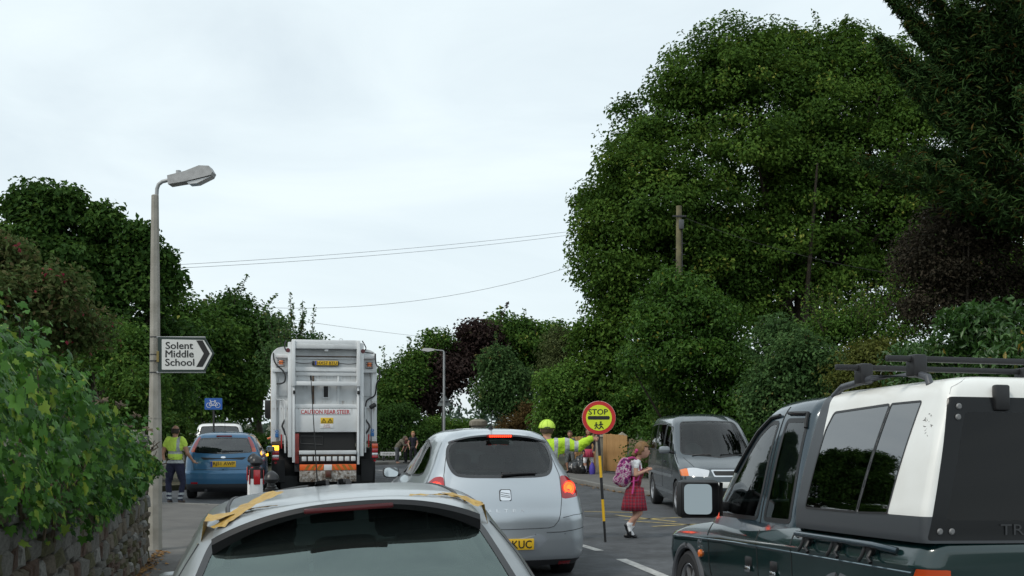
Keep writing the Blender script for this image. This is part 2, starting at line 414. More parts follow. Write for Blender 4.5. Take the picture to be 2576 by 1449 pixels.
def seat(parent, x, y, z, w_=.5, h=.62, head=True, m=None):
    m = m or M_seat
    b = MB(); b.box(x, x + .5, y - w_ / 2, y + w_ / 2, z, z + .16, .05)
    o = []
    for i in range(7):
        t = i / 6; ww = w_ / 2 * (1 - .18 * t); o.append([(x - .02 - .16 * t - .06, ww, z + .1 + h * t), (x + .06 - .16 * t, ww, z + .1 + h * t)])
    v = []; f = []
    for (a, b_) in o:
        v += [(a[0], a[1], a[2]), (a[0], -a[1], a[2]), (b_[0], -b_[1], b_[2]), (b_[0], b_[1], b_[2])]
    v = [(p[0], p[1] + y, p[2]) for p in v]
    for i in range(6):
        for j in range(4): f.append((i * 4 + j, i * 4 + (j + 1) % 4, i * 4 + 4 + (j + 1) % 4, i * 4 + 4 + j))
    f += [(0, 1, 2, 3), (24, 25, 26, 27)]; b.add(v, f); so = b.build('seat', m, parent, True)
    if head: MB().box(x - .27, x - .16, y - .14, y + .14, z + .1 + h + .02, z + .1 + h + .2, .05).build('headrest', m, so, True)
    return so
# ================================================================ ground, road, pavements
def sheet(name, xs, ys, dz, m, keep=None, parent=None):
    v = []; idx = {}; f = []
    for i, x in enumerate(xs):
        for j, y in enumerate(ys): idx[i, j] = len(v); v.append((x, y, zg(x, y) + dz))
    for i in range(len(xs) - 1):
        for j in range(len(ys) - 1):
            if keep is None or keep((xs[i] + xs[i + 1]) / 2, (ys[j] + ys[j + 1]) / 2): f.append((idx[i, j], idx[i + 1, j], idx[i + 1, j + 1], idx[i, j + 1]))
    return mk(name, v, f, m, parent, True)
M_earth = mat('earth', (0.07, 0.06, 0.035), 0.95, col2=(0.03, 0.045, 0.015), nscale=.7, bump=.4, bscale=8)
xs = [-900, -400, -150, -60, -30, -12, -6, -3, 0, 3, 6, 12, 30, 60, 150, 400, 900]
ys = [-300, -60, -20, -5] + [k * 1.0 for k in range(0, 14)] + [18, 30, 60, 120, 300, 900, 2400]
tag(sheet('ground', xs, ys, -.03, M_earth), kind='structure')
M_asph = mat('asphalt', (0.090, 0.095, 0.102), 0.85, col2=(0.058, 0.062, 0.068), nscale=.45, bump=.5, bscale=120)
tt = M_asph.node_tree       # worn patches and fine aggregate over the broad tone
_b = tt.nodes['Principled BSDF']; _old = _b.inputs['Base Color'].links[0].from_socket; _c = tt.nodes.new('ShaderNodeTexCoord')
for sc_, lo, hi, p0_, p1_ in ((1.6, .70, 1.10, .36, .60), (7.0, .84, 1.10, .38, .62), (190.0, .62, 1.38, .35, .65)):
    _n = tt.nodes.new('ShaderNodeTexNoise'); _n.inputs['Scale'].default_value = sc_; _n.inputs['Detail'].default_value = 5; _r = tt.nodes.new('ShaderNodeValToRGB'); _m = tt.nodes.new('ShaderNodeMixRGB'); _m.blend_type = 'MULTIPLY'; _m.inputs['Fac'].default_value = 1
    _r.color_ramp.elements[0].position = p0_; _r.color_ramp.elements[1].position = p1_; _r.color_ramp.elements[0].color = (lo, lo, lo, 1); _r.color_ramp.elements[1].color = (hi, hi, hi, 1)
    tt.links.new(_c.outputs['Object'], _n.inputs['Vector']); tt.links.new(_n.outputs['Fac'], _r.inputs['Fac']); tt.links.new(_old, _m.inputs['Color1']); tt.links.new(_r.outputs['Color'], _m.inputs['Color2']); _old = _m.outputs[0]
tt.links.new(_old, _b.inputs['Base Color'])
ROAD = sheet('road', [-40 + 2 * k for k in range(41)], [-30 + 2.0 * k for k in range(15)] + [k * .5 for k in range(0, 30)] + [15 + 2.5 * k for k in range(30)], 0, M_asph)
tag(ROAD, kind='structure')
M_pave = mat('pavement_asphalt', (0.15, 0.145, 0.135), 0.9, col2=(0.105, 0.10, 0.095), nscale=2.2, bump=.35, bscale=120)
M_kerb = mat('kerb_stone', (0.20, 0.195, 0.18), 0.85, col2=(.16, .155, .145), nscale=4, bump=.3, bscale=50)
M_soil = mat('soil', (0.06, 0.045, 0.025), 0.95, col2=(.025, .035, .012), nscale=3, bump=.6, bscale=12)
def slab(name, poly, z0, h, m, follow=True):
    """raised slab with its own edge; poly: list of (x,y)"""
    bm = bmesh.new(); vs = [bm.verts.new((x, y, z0)) for x, y in poly]; fc = bm.faces.new(vs)
    if fc.normal.z < 0: fc.normal_flip()
    bmesh.ops.triangulate(bm, faces=bm.faces[:]); 
    r = bmesh.ops.extrude_face_region(bm, geom=bm.faces[:])
    for q in r['geom']:
        if isinstance(q, bmesh.types.BMVert): q.co.z += h
    bmesh.ops.recalc_face_normals(bm, faces=bm.faces[:])
    if follow:
        for q in bm.verts: q.co.z += zg(q.co.x, q.co.y)
    me = bpy.data.meshes.new(name); bm.to_mesh(me); bm.free(); me.materials.append(m); return link(bpy.data.objects.new(name, me))
def kerbs(line, parent, h=.115, wd=.13, L=.9):
    """kerb stones along a polyline; each stone its own piece"""
    base = MB().box(0, L - .012, 0, wd, -.05, h, .012).build('kerb_stone', M_kerb, parent, True); first = True
    for (x0, y0), (x1, y1) in zip(line, line[1:]):
        D = math.hypot(x1 - x0, y1 - y0); n = max(1, round(D / L)); a = math.atan2(y1 - y0, x1 - x0)
        for i in range(n):
            o = base if first else base.copy()
            if not first: link(o, parent)
            first = False; x = x0 + (x1 - x0) * i / n; y = y0 + (y1 - y0) * i / n
            z0_, z1_ = zg(x, y), zg(x + (x1 - x0) / n, y + (y1 - y0) / n)
            o.location = (x, y, z0_ + rnd.uniform(-.004, .004)); o.rotation_euler = (0, -math.atan2(z1_ - z0_, D / n), a + rnd.uniform(-.004, .004)); o.scale.x = D / n / L
WL = lambda Y: -4.03 - .2 * (Y - 12.3)          # road-side face of the garden wall
KL = lambda Y: WL(Y) + 1.0
ysl = [-20, -8, 0, 2, 4, 6, 8, 9, 10, 11, 12, 13]
k_in = [(KL(y), y) for y in ysl] + [(-3.0, 14), (-3.05, 15.5), (-3.5, 17.5), (-4.1, 19.2), (-5.0, 20.2), (-6.5, 20.8), (-12, 21.2)]
pl = slab('pavement_left', k_in + [(-14, 21.0), (-14, 13.0)] + [(WL(y) - .5, y) for y in reversed(ysl)], -.02, .12, M_pave)
tag(pl, kind='structure')
kerbs([(x + .13 * .98, y) for x, y in k_in[::-1]], pl)
# right-hand pavement behind the crossing, with the verge under the hedges
k_r = [(-2.6, 44.5), (-.6, 41.5), (.8, 35), (1.75, 30), (2.5, 26), (3.15, 24.4), (4.3, 22.6), (5.4, 19), (6.3, 14), (6.9, 8), (7.3, 0), (7.6, -20)]
pr_ = slab('pavement_right', k_r + [(12, -20), (11, 0), (9.2, 14), (8.0, 22), (5.8, 31), (4.4, 33.5), (1.2, 36.2), (1.0, 40), (-1.5, 46.5)], -.02, .12, M_pave)
tag(pr_, kind='structure')
kerbs(k_r[::-1], pr_)
# far pavement across the junction
k_f = [(-14, 40), (-9, 40.5), (-5.5, 42.5), (-2.6, 44.5)]
pf = slab('pavement_far', k_f + [(-1.5, 46.5), (-5.5, 45.5), (-14, 43)], -.02, .12, M_pave); tag(pf, kind='structure')
kerbs([(-2.6, 44.5), (-5.5, 42.5), (-9, 40.5), (-14, 40)][::-1], pf)
for nm, po in (('verge_left', [(WL(y) - .5, y) for y in ysl] + [(-14, 13), (-40, 13), (-40, -20)]),
               ('verge_right', [(12, -20), (11, 0), (9.2, 14), (8.0, 22), (5.8, 31), (4.4, 33.5), (1.2, 36.2), (1.0, 40), (-1.5, 46.5), (-1.5, 85), (40, 85), (40, -20)]),
               ('verge_far', [(-14, 43), (-5.5, 45.5), (-1.5, 46.5), (-1.5, 85), (-40, 85), (-40, 43)]),
               ('verge_side', [(-7.5, 27.5), (-7.2, 38.5), (-40, 38.5), (-40, 24), (-9, 24.5)])):
    tag(slab(nm, po, -.02, .15, M_soil), kind='structure')
# painted markings: sheets 4 mm over the road, pieces of the road
M_wline = mat('worn_white_line', (0.50, 0.50, 0.48), 0.8, col2=(.26, .26, .26), nscale=14)
M_yline = mat('worn_yellow_line', (0.48, 0.36, 0.10), 0.8, col2=(.17, .15, .10), nscale=9)
def stripe(p0, p1, wd, m):
    p0, p1 = Vector(p0[:2]), Vector(p1[:2]); d = (p1 - p0).normalized(); n = Vector((-d.y, d.x)) * wd / 2; v = []; f = []; K = max(1, int((p1 - p0).length / .5))
    for i in range(K + 1):
        c = p0 + (p1 - p0) * i / K
        for s_ in (1, -1): q = c + n * s_; v.append((q.x, q.y, zg(q.x, q.y) + .005))
    for i in range(K): f.append((2 * i, 2 * i + 1, 2 * i + 3, 2 * i + 2))
    return MB().add(v, f).build('road_marking', m, ROAD)
DX, DY = -.197, .98
stripe(gp(1562, 1407), gp(1700, 1462), .13, M_wline); stripe(gp(1458, 1371), gp(1508, 1386), .12, M_wline)
stripe((2.05, 8.2), (2.6, 5.4), .12, M_wline)
stripe(gp(1398, 1341), gp(1428, 1350), .12, M_wline)
for a, b in (((1545, 1296), (1700, 1313)), ((1572, 1308), (1745, 1301)), ((1600, 1312), (1760, 1322)), ((1640, 1325), (1775, 1318)), ((1470, 1287), (1600, 1290))):
    stripe(gp(*a), gp(*b), .10, M_yline)
stripe(gp(1575, 1267), gp(1590, 1269), .1, M_wline); stripe(gp(1075, 1192), gp(1100, 1196), .12, M_wline); stripe(gp(950, 1183), gp(975, 1186), .1, M_wline)
stripe((-12, 21.75), (-5.2, 21.1), .10, M_wline)
stripe(gp(965, 1196), gp(1045, 1206), .12, M_wline)
# tarmac repairs in the road
M_patch = mat('tarmac_patch', (0.060, 0.062, 0.066), 0.9, col2=(.045, .047, .05), nscale=6, bump=.5, bscale=140)
for (xa, ya, xb, yb2) in ((-3.2, 21.8, -1.6, 22.9),):
    MB().add([(xa, ya, .0035), (xb, ya + .1, .0035), (xb - .06, yb2, .0035), (xa + .05, yb2 - .08, .0035)], [(0, 1, 2, 3)]).build('road_repair', M_patch, ROAD)
MB().lathe([(.3, 0), (.3, .004)], 28, Matrix.Translation((1.55, 19.2, .001))).build('manhole_cover', mat('cast_iron', (.05, .048, .045), .6, metal=.4), ROAD)
# fallen leaves along the right kerb
v = []; f = []
for i in range(900):
    t = rnd.random() * 4.0; k = min(3, int(t)); t -= k; a, b = k_r[2 + k], k_r[3 + k]; o = -abs(rnd.gauss(0, .09)) - .02
    x = a[0] + (b[0] - a[0]) * t + o * .9; y = a[1] + (b[1] - a[1]) * t + o * .4; s_ = rnd.uniform(.02, .05); an = rnd.random() * 6.28; n = len(v)
    for q in range(4): v.append((x + s_ * math.cos(an + q * 1.57) * (1 if q % 2 else .6), y + s_ * math.sin(an + q * 1.57) * (1 if q % 2 else .6), .012 + rnd.random() * .025))
    f.append((n, n + 1, n + 2, n + 3))
for i in range(500):
    Y = rnd.uniform(9, 13); x = WL(Y) + abs(rnd.gauss(0, .08)) + .02; s_ = rnd.uniform(.012, .03); an = rnd.random() * 6.28; n = len(v); z = zg(x, Y) + .105
    for q in range(4): v.append((x + s_ * math.cos(an + q * 1.57), Y + s_ * math.sin(an + q * 1.57), z + rnd.random() * .02))
    f.append((n, n + 1, n + 2, n + 3))
tag(mk('leaf_litter', v, f, mat('dry_leaf', (0.33, 0.17, 0.04), 0.9, col2=(.14, .07, .02), nscale=5)), 'dry brown fallen leaves gathered along the kerb', 'leaf litter', kind='stuff')

# ================================================================ vehicles
YAW = R(101.4)
def rearM(y, z, x, tilt=0.0):
    return basis((x, y, z), (0, -1, 0), (math.sin(tilt), 0, math.cos(tilt)))
def number_plate(parent, x, y, z, w_, h, txt, m=None, eu=True, tilt=0.0, front=False):
    s = 1 if front else -1
    p = MB().box(-.006, .006, -w_ / 2, w_ / 2, -h / 2, h / 2, .004).build('number_plate', m or M_yplate, parent, True); p.location = (x, y, z); p.rotation_euler = (0, tilt, 0)
    Mx = basis((s * .0065, 0 - s * (.02 if eu else 0) * (-1 if front else 1) * 0 + (-.018 if not front else .018) * (1 if eu else 0), 0), (0, s, 0), (0, 0, 1))
    if txt: text('lettering', txt, M_ink, p, Mx, w_ * (.84 if eu else .9), h * .68, ext=.0012, bold=.012)
    if eu: MB().box(s * .0064, s * .0075, (w_ / 2 - .045) * -s, (w_ / 2 - .003) * -s, -h / 2 + .004, h / 2 - .004).build('blue_band', mat('eu_blue', (.01, .06, .35), .4), p)
    return p
def cabin(root, xs_, zb, rows, yo, m=None, dash=None):
    for x in rows:
        for y in ((yo, -yo) if x > 1.5 else (yo, 0, -yo)):
            seat(root, x, y, zb, .46 if x > 1.5 else .42, .62 if x > 1.5 else .55, m=m)
    if dash: MB().box(dash[0], dash[1], -dash[2], dash[2], zb + .1, dash[3], .06).build('dashboard', M_int, root, True)
def mirror_wing(root, x, y, z, m, s, sz=(.1, .2, .13), glassback=True, round_=.05):
    b = MB().box(x, x + sz[0], y + (0 if s > 0 else -sz[1]), y + (sz[1] if s > 0 else 0), z - sz[2] / 2, z + sz[2] / 2, round_).build('wing_mirror', m, root, True)
    e = .014
    MB().prism(rpoly([(y + s * e, z - sz[2] / 2 + e), (y + s * (sz[1] - e), z - sz[2] / 2 + e), (y + s * (sz[1] - e), z + sz[2] / 2 - e), (y + s * e, z + sz[2] / 2 - e)], .05), x - .004, x - .001).build('mirror_glass', M_mirror, b)
    MB().tube([(x + .05, y - s * .08, z - sz[2] * .4), (x + .05, y + s * .03, z - sz[2] * .2)], .02, 8).build('mirror_arm', M_black, b, True)
    return b

# ---------------------------------------------------------------- silver people carrier with lit brake lamps
M_silver2 = mat('silver_blue_paint', (0.47, 0.505, 0.535), 0.34, metal=0.72, coat=0.8)
LV = [(.17, .12, 4.1, .80, .2, .3), (.26, .03, 4.22, .85, .22, .35), (.45, 0, 4.28, .872, .24, .4), (.62, .0, 4.26, .872, .25, .4), (.77, .03, 4.12, .855, .25, .4), (.87, .055, 3.9, .835, .24, .4),
      (.94, .08, 3.5, .805, .23, .35), (1.02, .115, 3.12, .765, .21, .3), (1.1, .165, 2.95, .725, .2, .25), (1.21, .255, 2.7, .67, .19, .22), (1.37, .375, 2.35, .60, .18, .2), (1.45, .42, 2.15, .555, .17, .2), (1.50, .46, 2.0, .50, .16, .2),
      (1.532, .53, 1.9, .42, .15, .2), (1.552, .66, 1.8, .30, .1, .2), (1.563, .85, 1.7, .15, .05, .1), (1.567, 1.0, 1.65, .01, .01, .01)]
AL = empty('people_carrier', (-.055, 11.15, -.02), (0, 0, YAW), 'silver people carrier with red brake lamps lit, waiting behind the refuse lorry', 'car')
sh = Shell(LV, bow_r=.13, bow_f=.35, k=.055)
for s_ in (1, -1):
    sh.cut('wheel_arch', 'S', [(.78 + .36 * math.cos(a), .31 + .36 * math.sin(a)) for a in np.linspace(0, 2 * math.pi, 32)[:-1]], M_under, side=s_, delete=True)
    sh.cut('wheel_arch', 'S', [(3.36 + .36 * math.cos(a), .31 + .36 * math.sin(a)) for a in np.linspace(0, 2 * math.pi, 32)[:-1]], M_under, side=s_, delete=True)
gl = mirror_half(rpoly([(0, 1.487), (.36, 1.480), (.535, 1.41), (.562, 1.22), (.50, 1.085), (.36, 1.07), (0, 1.066)], [0, .1, .12, .15, .12, .05, 0]))
sh.cut('lower_bumper', 'R', [(-.95, .10), (.95, .10), (.95, .235), (-.95, .235)], M_dark)
sh.cut('tailgate_glass', 'R', gl, G_pc, frame=.028, fm=mat('glass_border', (.008, .008, .009), .12, coat=1))
sh.cut('windscreen', 'F', mirror_half(rpoly([(0, 1.49), (.46, 1.47), (.66, 1.09), (0, 1.05)], [0, .08, .08, 0])), G_clear)
sh.cut('door_glass', 'S', rpoly([(.72, 1.09), (.80, 1.25), (.98, 1.37), (1.45, 1.44), (1.42, 1.04), (.9, 1.06)], .05), G_side, frame=.018)
sh.cut('door_glass', 'S', rpoly([(1.49, 1.44), (2.0, 1.42), (2.75, 1.07), (2.7, 1.01), (1.47, 1.03)], .05), G_side, frame=.018)
lamp = rpoly([(.605, 1.085), (.69, 1.075), (.765, 1.005), (.80, .92), (.79, .865), (.60, .845)], .03)
sh.cut('tail_lamp', 'R', lamp, M_redlens); sh.cut('tail_lamp', 'R', [(-y, z) for y, z in lamp], M_redlens)
sh.cut('headlamp', 'F', [(.5, .62), (.82, .66), (.80, .8), (.5, .72)], M_clear); sh.cut('headlamp', 'F', [(-.5, .62), (-.82, .66), (-.80, .8), (-.5, .72)], M_clear)
sh.emit(M_silver2, AL)
SEAM = mat('panel_gap', (.03, .032, .035), .8)
for s_ in (1, -1):
    sh.line('panel_gap', 'R', [(s_ * y, z) for y, z in ((.55, 1.3), (.60, 1.09), (.597, .85), (.575, .70), (.55, .63), (.50, .575), (.44, .562), (0, .555))], .0035, SEAM, AL)
    sh.line('bumper_crease', 'R', [(s_ * y, z) for y, z in ((.86, .55), (.6, .518), (.42, .515))], .004, SEAM, AL)
    sh.line('bumper_crease', 'R', [(s_ * y, z) for y, z in ((.86, .69), (.72, .685), (.6, .66))], .003, SEAM, AL)
    c, _ = sh.pos('R', s_ * .685, .955); n_ = Vector((-.93, s_ * .35, .12)).normalized(); Mt = basis(c + n_ * .012, n_.cross(Vector((0, 0, 1))).normalized() * -1, Vector((0, 0, 1)))
    Mt = Matrix.Translation(c + n_ * .004) @ n_.to_track_quat('Z', 'Y').to_matrix().to_4x4()
    MB().lathe([(.03, .0), (.03, .012), (.062, .012), (.062, .0)], 28, Mt).build('brake_ring', M_glow_o, AL, True)
    rays = MB()
    for i in range(36):
        a = 2 * math.pi * i / 36; d = Vector((math.cos(a), math.sin(a), 0)); e = Vector((-d.y, d.x, 0)) * .0022
        rays.add([Mt @ (d * q[0] + e * q[1] + Vector((0, 0, .0135))) for q in ((.034, 1), (.034, -1), (.078, -1), (.078, 1))], [(0, 1, 2, 3)])
    rays.build('brake_rays', M_glow_r, AL)
    sh.patch('reflector', 'R', [(s_ * .57, .215), (s_ * .70, .215), (s_ * .70, .175), (s_ * .57, .175)], M_redlens, AL, off=.004)
    for yy in (.30, .62):
        c, _ = sh.pos('R', s_ * yy, .50, off=.002); MB().lathe([(.009, -.002), (.009, .002)], 12, Matrix.Translation(c) @ Matrix.Rotation(R(-90), 4, 'Y')).build('parking_sensor', mat('silver_dark', (.3, .32, .35), .4, metal=.6), AL)
    wheel(AL, .78, s_ * .76, .31, .2, side=s_); wheel(AL, 3.36, s_ * .76, .31, .2, side=s_)
c = Vector((.372, 0, 1.486))
br = MB().box(-.03, .012, -.135, .135, -.016, .02, .008).build('high_brake_lamp', mat('dark_red_lens', (.2, .01, .012), .25), AL, True); br.location = c
for i in range(11): MB().box(-.034, -.029, -.118 + i * .0215, -.118 + i * .0215 + .017, -.009, .013, .002).build('light_diode', M_glow_r, br)
sp = MB()   # spoiler over the tailgate glass
prof = []
for i in range(29):
    y = -.52 + 1.04 * i / 28; dz = -.075 * (abs(y) / .52) ** 2.6; prof += [(.60 + .05 * (y / .5) ** 2, y, 1.542 + dz * .9), (.385 + .10 * (y / .5) ** 2, y, 1.505 + dz), (.39 + .10 * (y / .5) ** 2, y, 1.488 + dz), (.48 + .05 * (y / .5) ** 2, y, 1.49 + dz)]
sp.add(prof, [(i * 4 + j, i * 4 + (j + 1) % 4, i * 4 + 4 + (j + 1) % 4, i * 4 + 4 + j) for i in range(28) for j in range(4)]); sp.build('roof_spoiler', M_silver2, AL, True)
em = MB().prism(rpoly([(-.055, -.052), (.055, -.052), (.05, .055), (-.05, .055)], .02), -.012, .01).build('badge', M_chrome, AL, True); em.location = sh.pos('R', .0, .893)[0]; em.rotation_euler = (0, R(12), 0)
MB().prism(rpoly([(-.062, -.06), (.062, -.06), (.058, .063), (-.058, .063)], .02), -.004, .01).build('badge_rim', M_ink, em)
for k, (ya_, yb_) in enumerate(((-.012, .006), (-.026, -.012), (.010, .026))): MB().add([(-.0132, -.046, ya_), (-.0132, .046, yb_), (-.0132, .046, yb_ + .006), (-.0132, -.046, ya_ + .006)], [(0, 1, 2, 3)]).build('badge_line', MATS['dark_trim'], em)
for i, ch in enumerate('ALTEA'):
    c, _ = sh.pos('R', .165 - i * .083, .742, off=.003); text('badge_letter', ch, M_chrome, AL, rearM(c.y, c.z, c.x - .003, R(5)), .034, .03)
pz = sh.pos('R', 0, .42)[0]
sh.patch('plate_recess', 'R', rpoly([(.37, .50), (.43, .44), (.30, .335), (-.30, .335), (-.43, .44), (-.37, .50)], .03), mat('silver_shade', (.45, .48, .52), .4, metal=.7), AL, off=.002)
np_ = number_plate(AL, pz.x - .01, -.02, .405, .52, .112, '', eu=False); text('lettering', 'KUC', M_ink, np_, basis((-.0065, -.135, 0), (0, -1, 0), (0, 0, 1)), .20, .078, bold=.01)
c0, _ = sh.pos('R', .02, 1.088, off=.02); c1, _ = sh.pos('R', -.34, 1.10, off=.02)
MB().tube([c0, (c0 + c1) / 2 + Vector((-.004, 0, .004)), c1], [.02, .014, .011], 8).build('rear_wiper', M_black, AL, True)
a0 = sh.pos('T', .78, .02)[0]
MB().tube([a0, a0 + Vector((-.03, 0, .03))], [.028, .012], 12).build('aerial_base', M_black, AL, True); MB().tube([a0 + Vector((-.03, 0, .03)), a0 + Vector((-.12, 0, .19))], .0045, 6).build('aerial', M_black, AL)
for s_ in (1, -1): mirror_wing(AL, 2.78, s_ * .80, 1.02, M_dark, s_, (.12, .2, .14))
cabin(AL, 0, .45, (1.05, 2.1), .37, dash=(2.75, 3.05, .66, 1.02)); MB().tube([(2.55, -.37, .95), (2.55, -.37, .951)], .17, 20).build('steering_wheel', M_black, AL)
MB().box(2.25, 2.27, -.12, .12, 1.33, 1.39, .02).build('rear_view_mirror', M_black, AL, True)
MB().box(.32, 1.0, -.55, .55, .97, .99, .005).build('parcel_shelf', M_int, AL)

# ---------------------------------------------------------------- nearest silver hatchback with taped spoiler
M_silver1 = mat('dusty_silver_paint', (0.35, 0.37, 0.38), 0.33, metal=0.55, coat=0.6, col2=(.29, .305, .31), nscale=5, coat_rough=.12)
LV = [(.17, .14, 3.6, .76, .18, .3), (.25, .03, 3.74, .82, .2, .33), (.4, 0, 3.82, .855, .22, .36), (.6, 0, 3.8, .855, .22, .36), (.74, .025, 3.68, .85, .22, .34), (.84, .05, 3.35, .84, .21, .3), (.92, .075, 3.0, .82, .2, .28),
      (1.0, .11, 2.78, .785, .19, .24), (1.15, .20, 2.52, .71, .17, .2), (1.28, .31, 2.28, .63, .15, .18), (1.35, .385, 2.12, .59, .14, .18), (1.385, .45, 2.02, .545, .13, .15), (1.405, .53, 1.93, .485, .12, .15), (1.42, .66, 1.85, .36, .1, .12), (1.428, .85, 1.75, .17, .04, .05), (1.431, 1.0, 1.7, .01, .01, .01)]
NC = empty('hatchback', (-.485, 4.0, -.11), (R(-3.5), R(1.0), YAW), 'dusty silver hatchback with brown tape on its roof spoiler, nearest the camera', 'car')
def bend(V):
    V[:, 1] *= .97; t = np.clip((V[:, 2] - 1.0) / .4, 0, 1); V[:, 2] -= t * (.012 * np.clip(1.4 - V[:, 0], 0, 2) ** 2 + .02 * np.clip(V[:, 0] - 1.5, 0, 2) ** 2); return V
sh = Shell(LV, bow_r=.13, bow_f=.35, k=.05, bend=bend, step=.016, ns=110, nr=34)
for s_ in (1, -1):
    for xw in (.62, 3.06): sh.cut('wheel_arch', 'S', [(xw + .34 * math.cos(a), .29 + .34 * math.sin(a)) for a in np.linspace(0, 2 * math.pi, 32)[:-1]], M_under, side=s_, delete=True)
sh.cut('tailgate_glass', 'R', mirror_half(rpoly([(0, 1.40), (.44, 1.365), (.53, 1.29), (.70, .92), (.64, .85), (0, .835)], [0, .08, .05, .08, .08, 0])), G_near, frame=.022, fm=MATS['glass_border'])
sh.cut('windscreen', 'F', mirror_half(rpoly([(0, 1.355), (.44, 1.34), (.66, .98), (0, .95)], [0, .08, .08, 0])), G_clear)
sh.cut('door_glass', 'S', rpoly([(.62, .98), (.78, 1.23), (1.2, 1.30), (1.22, .93), (.75, .94)], .05), G_side, frame=.018)
sh.cut('door_glass', 'S', rpoly([(1.26, 1.31), (1.8, 1.29), (2.62, .98), (2.55, .90), (1.26, .93)], .05), G_side, frame=.018)
for s_ in (1, -1):
    sh.cut('tail_lamp', 'R', [(s_ * y, z) for y, z in rpoly([(.60, .78), (.80, .82), (.83, .60), (.64, .58)], .03)], M_redlens)
    sh.cut('headlamp', 'F', [(s_ * y, z) for y, z in ((.42, .60), (.80, .62), (.78, .80), (.5, .74))], M_clear)
sh.emit(M_silver1, NC)
for s_ in (1, -1):
    for xw in (.62, 3.06): wheel(NC, xw, s_ * .71, .29, .19, side=s_)
    sh.line('roof_strip', 'T', [(.50, s_ * .462), (.8, s_ * .478), (1.3, s_ * .487), (1.9, s_ * .475), (2.05, s_ * .455)], .011, M_dark, NC, off=-.003)
    sh.line('panel_gap', 'S', [(.46, 1.285), (.40, 1.2), (.30, 1.05), (.24, .95)], .003, SEAM, NC, side=s_)
# roof spoiler: silver top, black lip
def spoil(y):
    a = abs(y) / .52; return (.265 + .09 * a ** 2.4, 1.418 - .10 * a ** 2.4 - .016 * y)
top = []; lip = []; NS = 48
for i in range(NS + 1):
    y = -.522 + 1.044 * i / NS; xe, ze = spoil(y); a = abs(y) / .522
    xf_ = .56 + .03 * a * a
    zf = sh.pos('T', xf_, y * .93)[0].z if abs(y) < .50 else 1.385
    zf = min(zf, 1.415) + .004
    for k in range(7):
        t = k / 6; top.append((xf_ + (xe - xf_) * t, y * (.955 + .045 * t), zf + (ze - zf) * t + .012 * math.sin(math.pi * t) * (1 - a ** 4)))
    lip += [(xe + .001, y, ze - .001), (xe - .006, y, ze - .016 - .008 * a), (xe + .012, y, ze - .034 - .03 * a ** 2), (xe + .10, y * .985, ze - .035 - .03 * a ** 2), (xe + .14, y * .98, ze - .008)]
MB().add(top, [(i * 7 + j, i * 7 + 7 + j, i * 7 + 8 + j, i * 7 + 1 + j) for i in range(NS) for j in range(6)]).build('roof_spoiler', M_silver1, NC, True)
MB().add(lip, [(i * 5 + j, i * 5 + (j + 1) % 5, i * 5 + 5 + (j + 1) % 5, i * 5 + 5 + j) for i in range(NS) for j in range(5)] + [(0, 1, 2, 3, 4), tuple(NS * 5 + j for j in range(5))]).build('spoiler_lip', M_black, NC, True)
MB().box(.25, .28, -.17, .17, 1.382, 1.402, .006).build('high_brake_lamp', mat('dim_red_lens', (.07, .006, .008), .3), NC, True)
# brown parcel tape over the spoiler joints
M_tape = mat('brown_tape', (0.50, 0.32, 0.07), 0.45, col2=(.36, .22, .05), nscale=30, bump=.5, bscale=40)
def tape(pts, wd, lab):
    """crumpled strip; pts are (x, y, lift) over the roof skin; wd along the skin"""
    v = []; f = []; P = []
    for (x0, y0, l0), (x1, y1, l1) in zip(pts, pts[1:]):
        n = max(3, int(math.hypot(x1 - x0, y1 - y0) / .02))
        for i in range(n): t = i / n; P.append((x0 + (x1 - x0) * t, y0 + (y1 - y0) * t, l0 + (l1 - l0) * t))
    P.append(pts[-1]); n = len(P)
    for i, (x, y, l) in enumerate(P):
        a = Vector(P[min(i + 1, n - 1)][:2]) - Vector(P[max(i - 1, 0)][:2]); a.normalize(); e = Vector((-a.y, a.x)) * wd / 2
        for k in range(5):
            t = -1 + k / 2; q = Vector((x, y)) + e * t
            z = topz(q.x, q.y) + l + .003 + .004 * abs(math.sin(i * 2.1 + k * 1.7)) + .002 * rnd.random(); v.append((q.x, q.y, z))
    for i in range(n - 1):
        for k in range(4): f.append((i * 5 + k, i * 5 + k + 1, i * 5 + 6 + k, i * 5 + 5 + k))
    o = MB().add(v, f).build('tape', M_tape, NC, True); o['label'] = lab; return o
_T = np.array(top)
def topz(x, y):
    zs = sh.pos('T', x, max(-.52, min(.52, y)))[0].z if abs(y) < .54 else sh.pos('S', x, 1.26, 1 if y > 0 else -1)[0].z
    d = (_T[:, 0] - x) ** 2 + (_T[:, 1] - y) ** 2; k = np.argsort(d)[:4]
    if d[k[0]] < .0025: w_ = 1 / (d[k] + 1e-5); zs = max(zs if abs(y) < .54 else 0, float((_T[k, 2] * w_).sum() / w_.sum()))
    return zs
tape([(.58, .27, .0), (.55, .40, .0), (.50, .50, 0)], .06, 'brown tape over the left end of the spoiler joint')
tape([(.66, .27, .045), (.56, .37, .02), (.48, .44, .0), (.42, .50, 0)], .085, 'lifted strip of brown tape on the left of the spoiler')
tape([(.53, .44, .0), (.49, .53, .02), (.50, .58, .02)], .075, 'loose brown tape end hanging off the left spoiler corner')
tape([(.60, -.27, .0), (.57, -.40, .0), (.50, -.50, 0)], .055, 'brown tape over the right end of the spoiler joint')
tape([(.60, -.40, .004), (.52, -.48, .004), (.42, -.545, .004)], .05, 'second brown tape strip on the right spoiler corner')
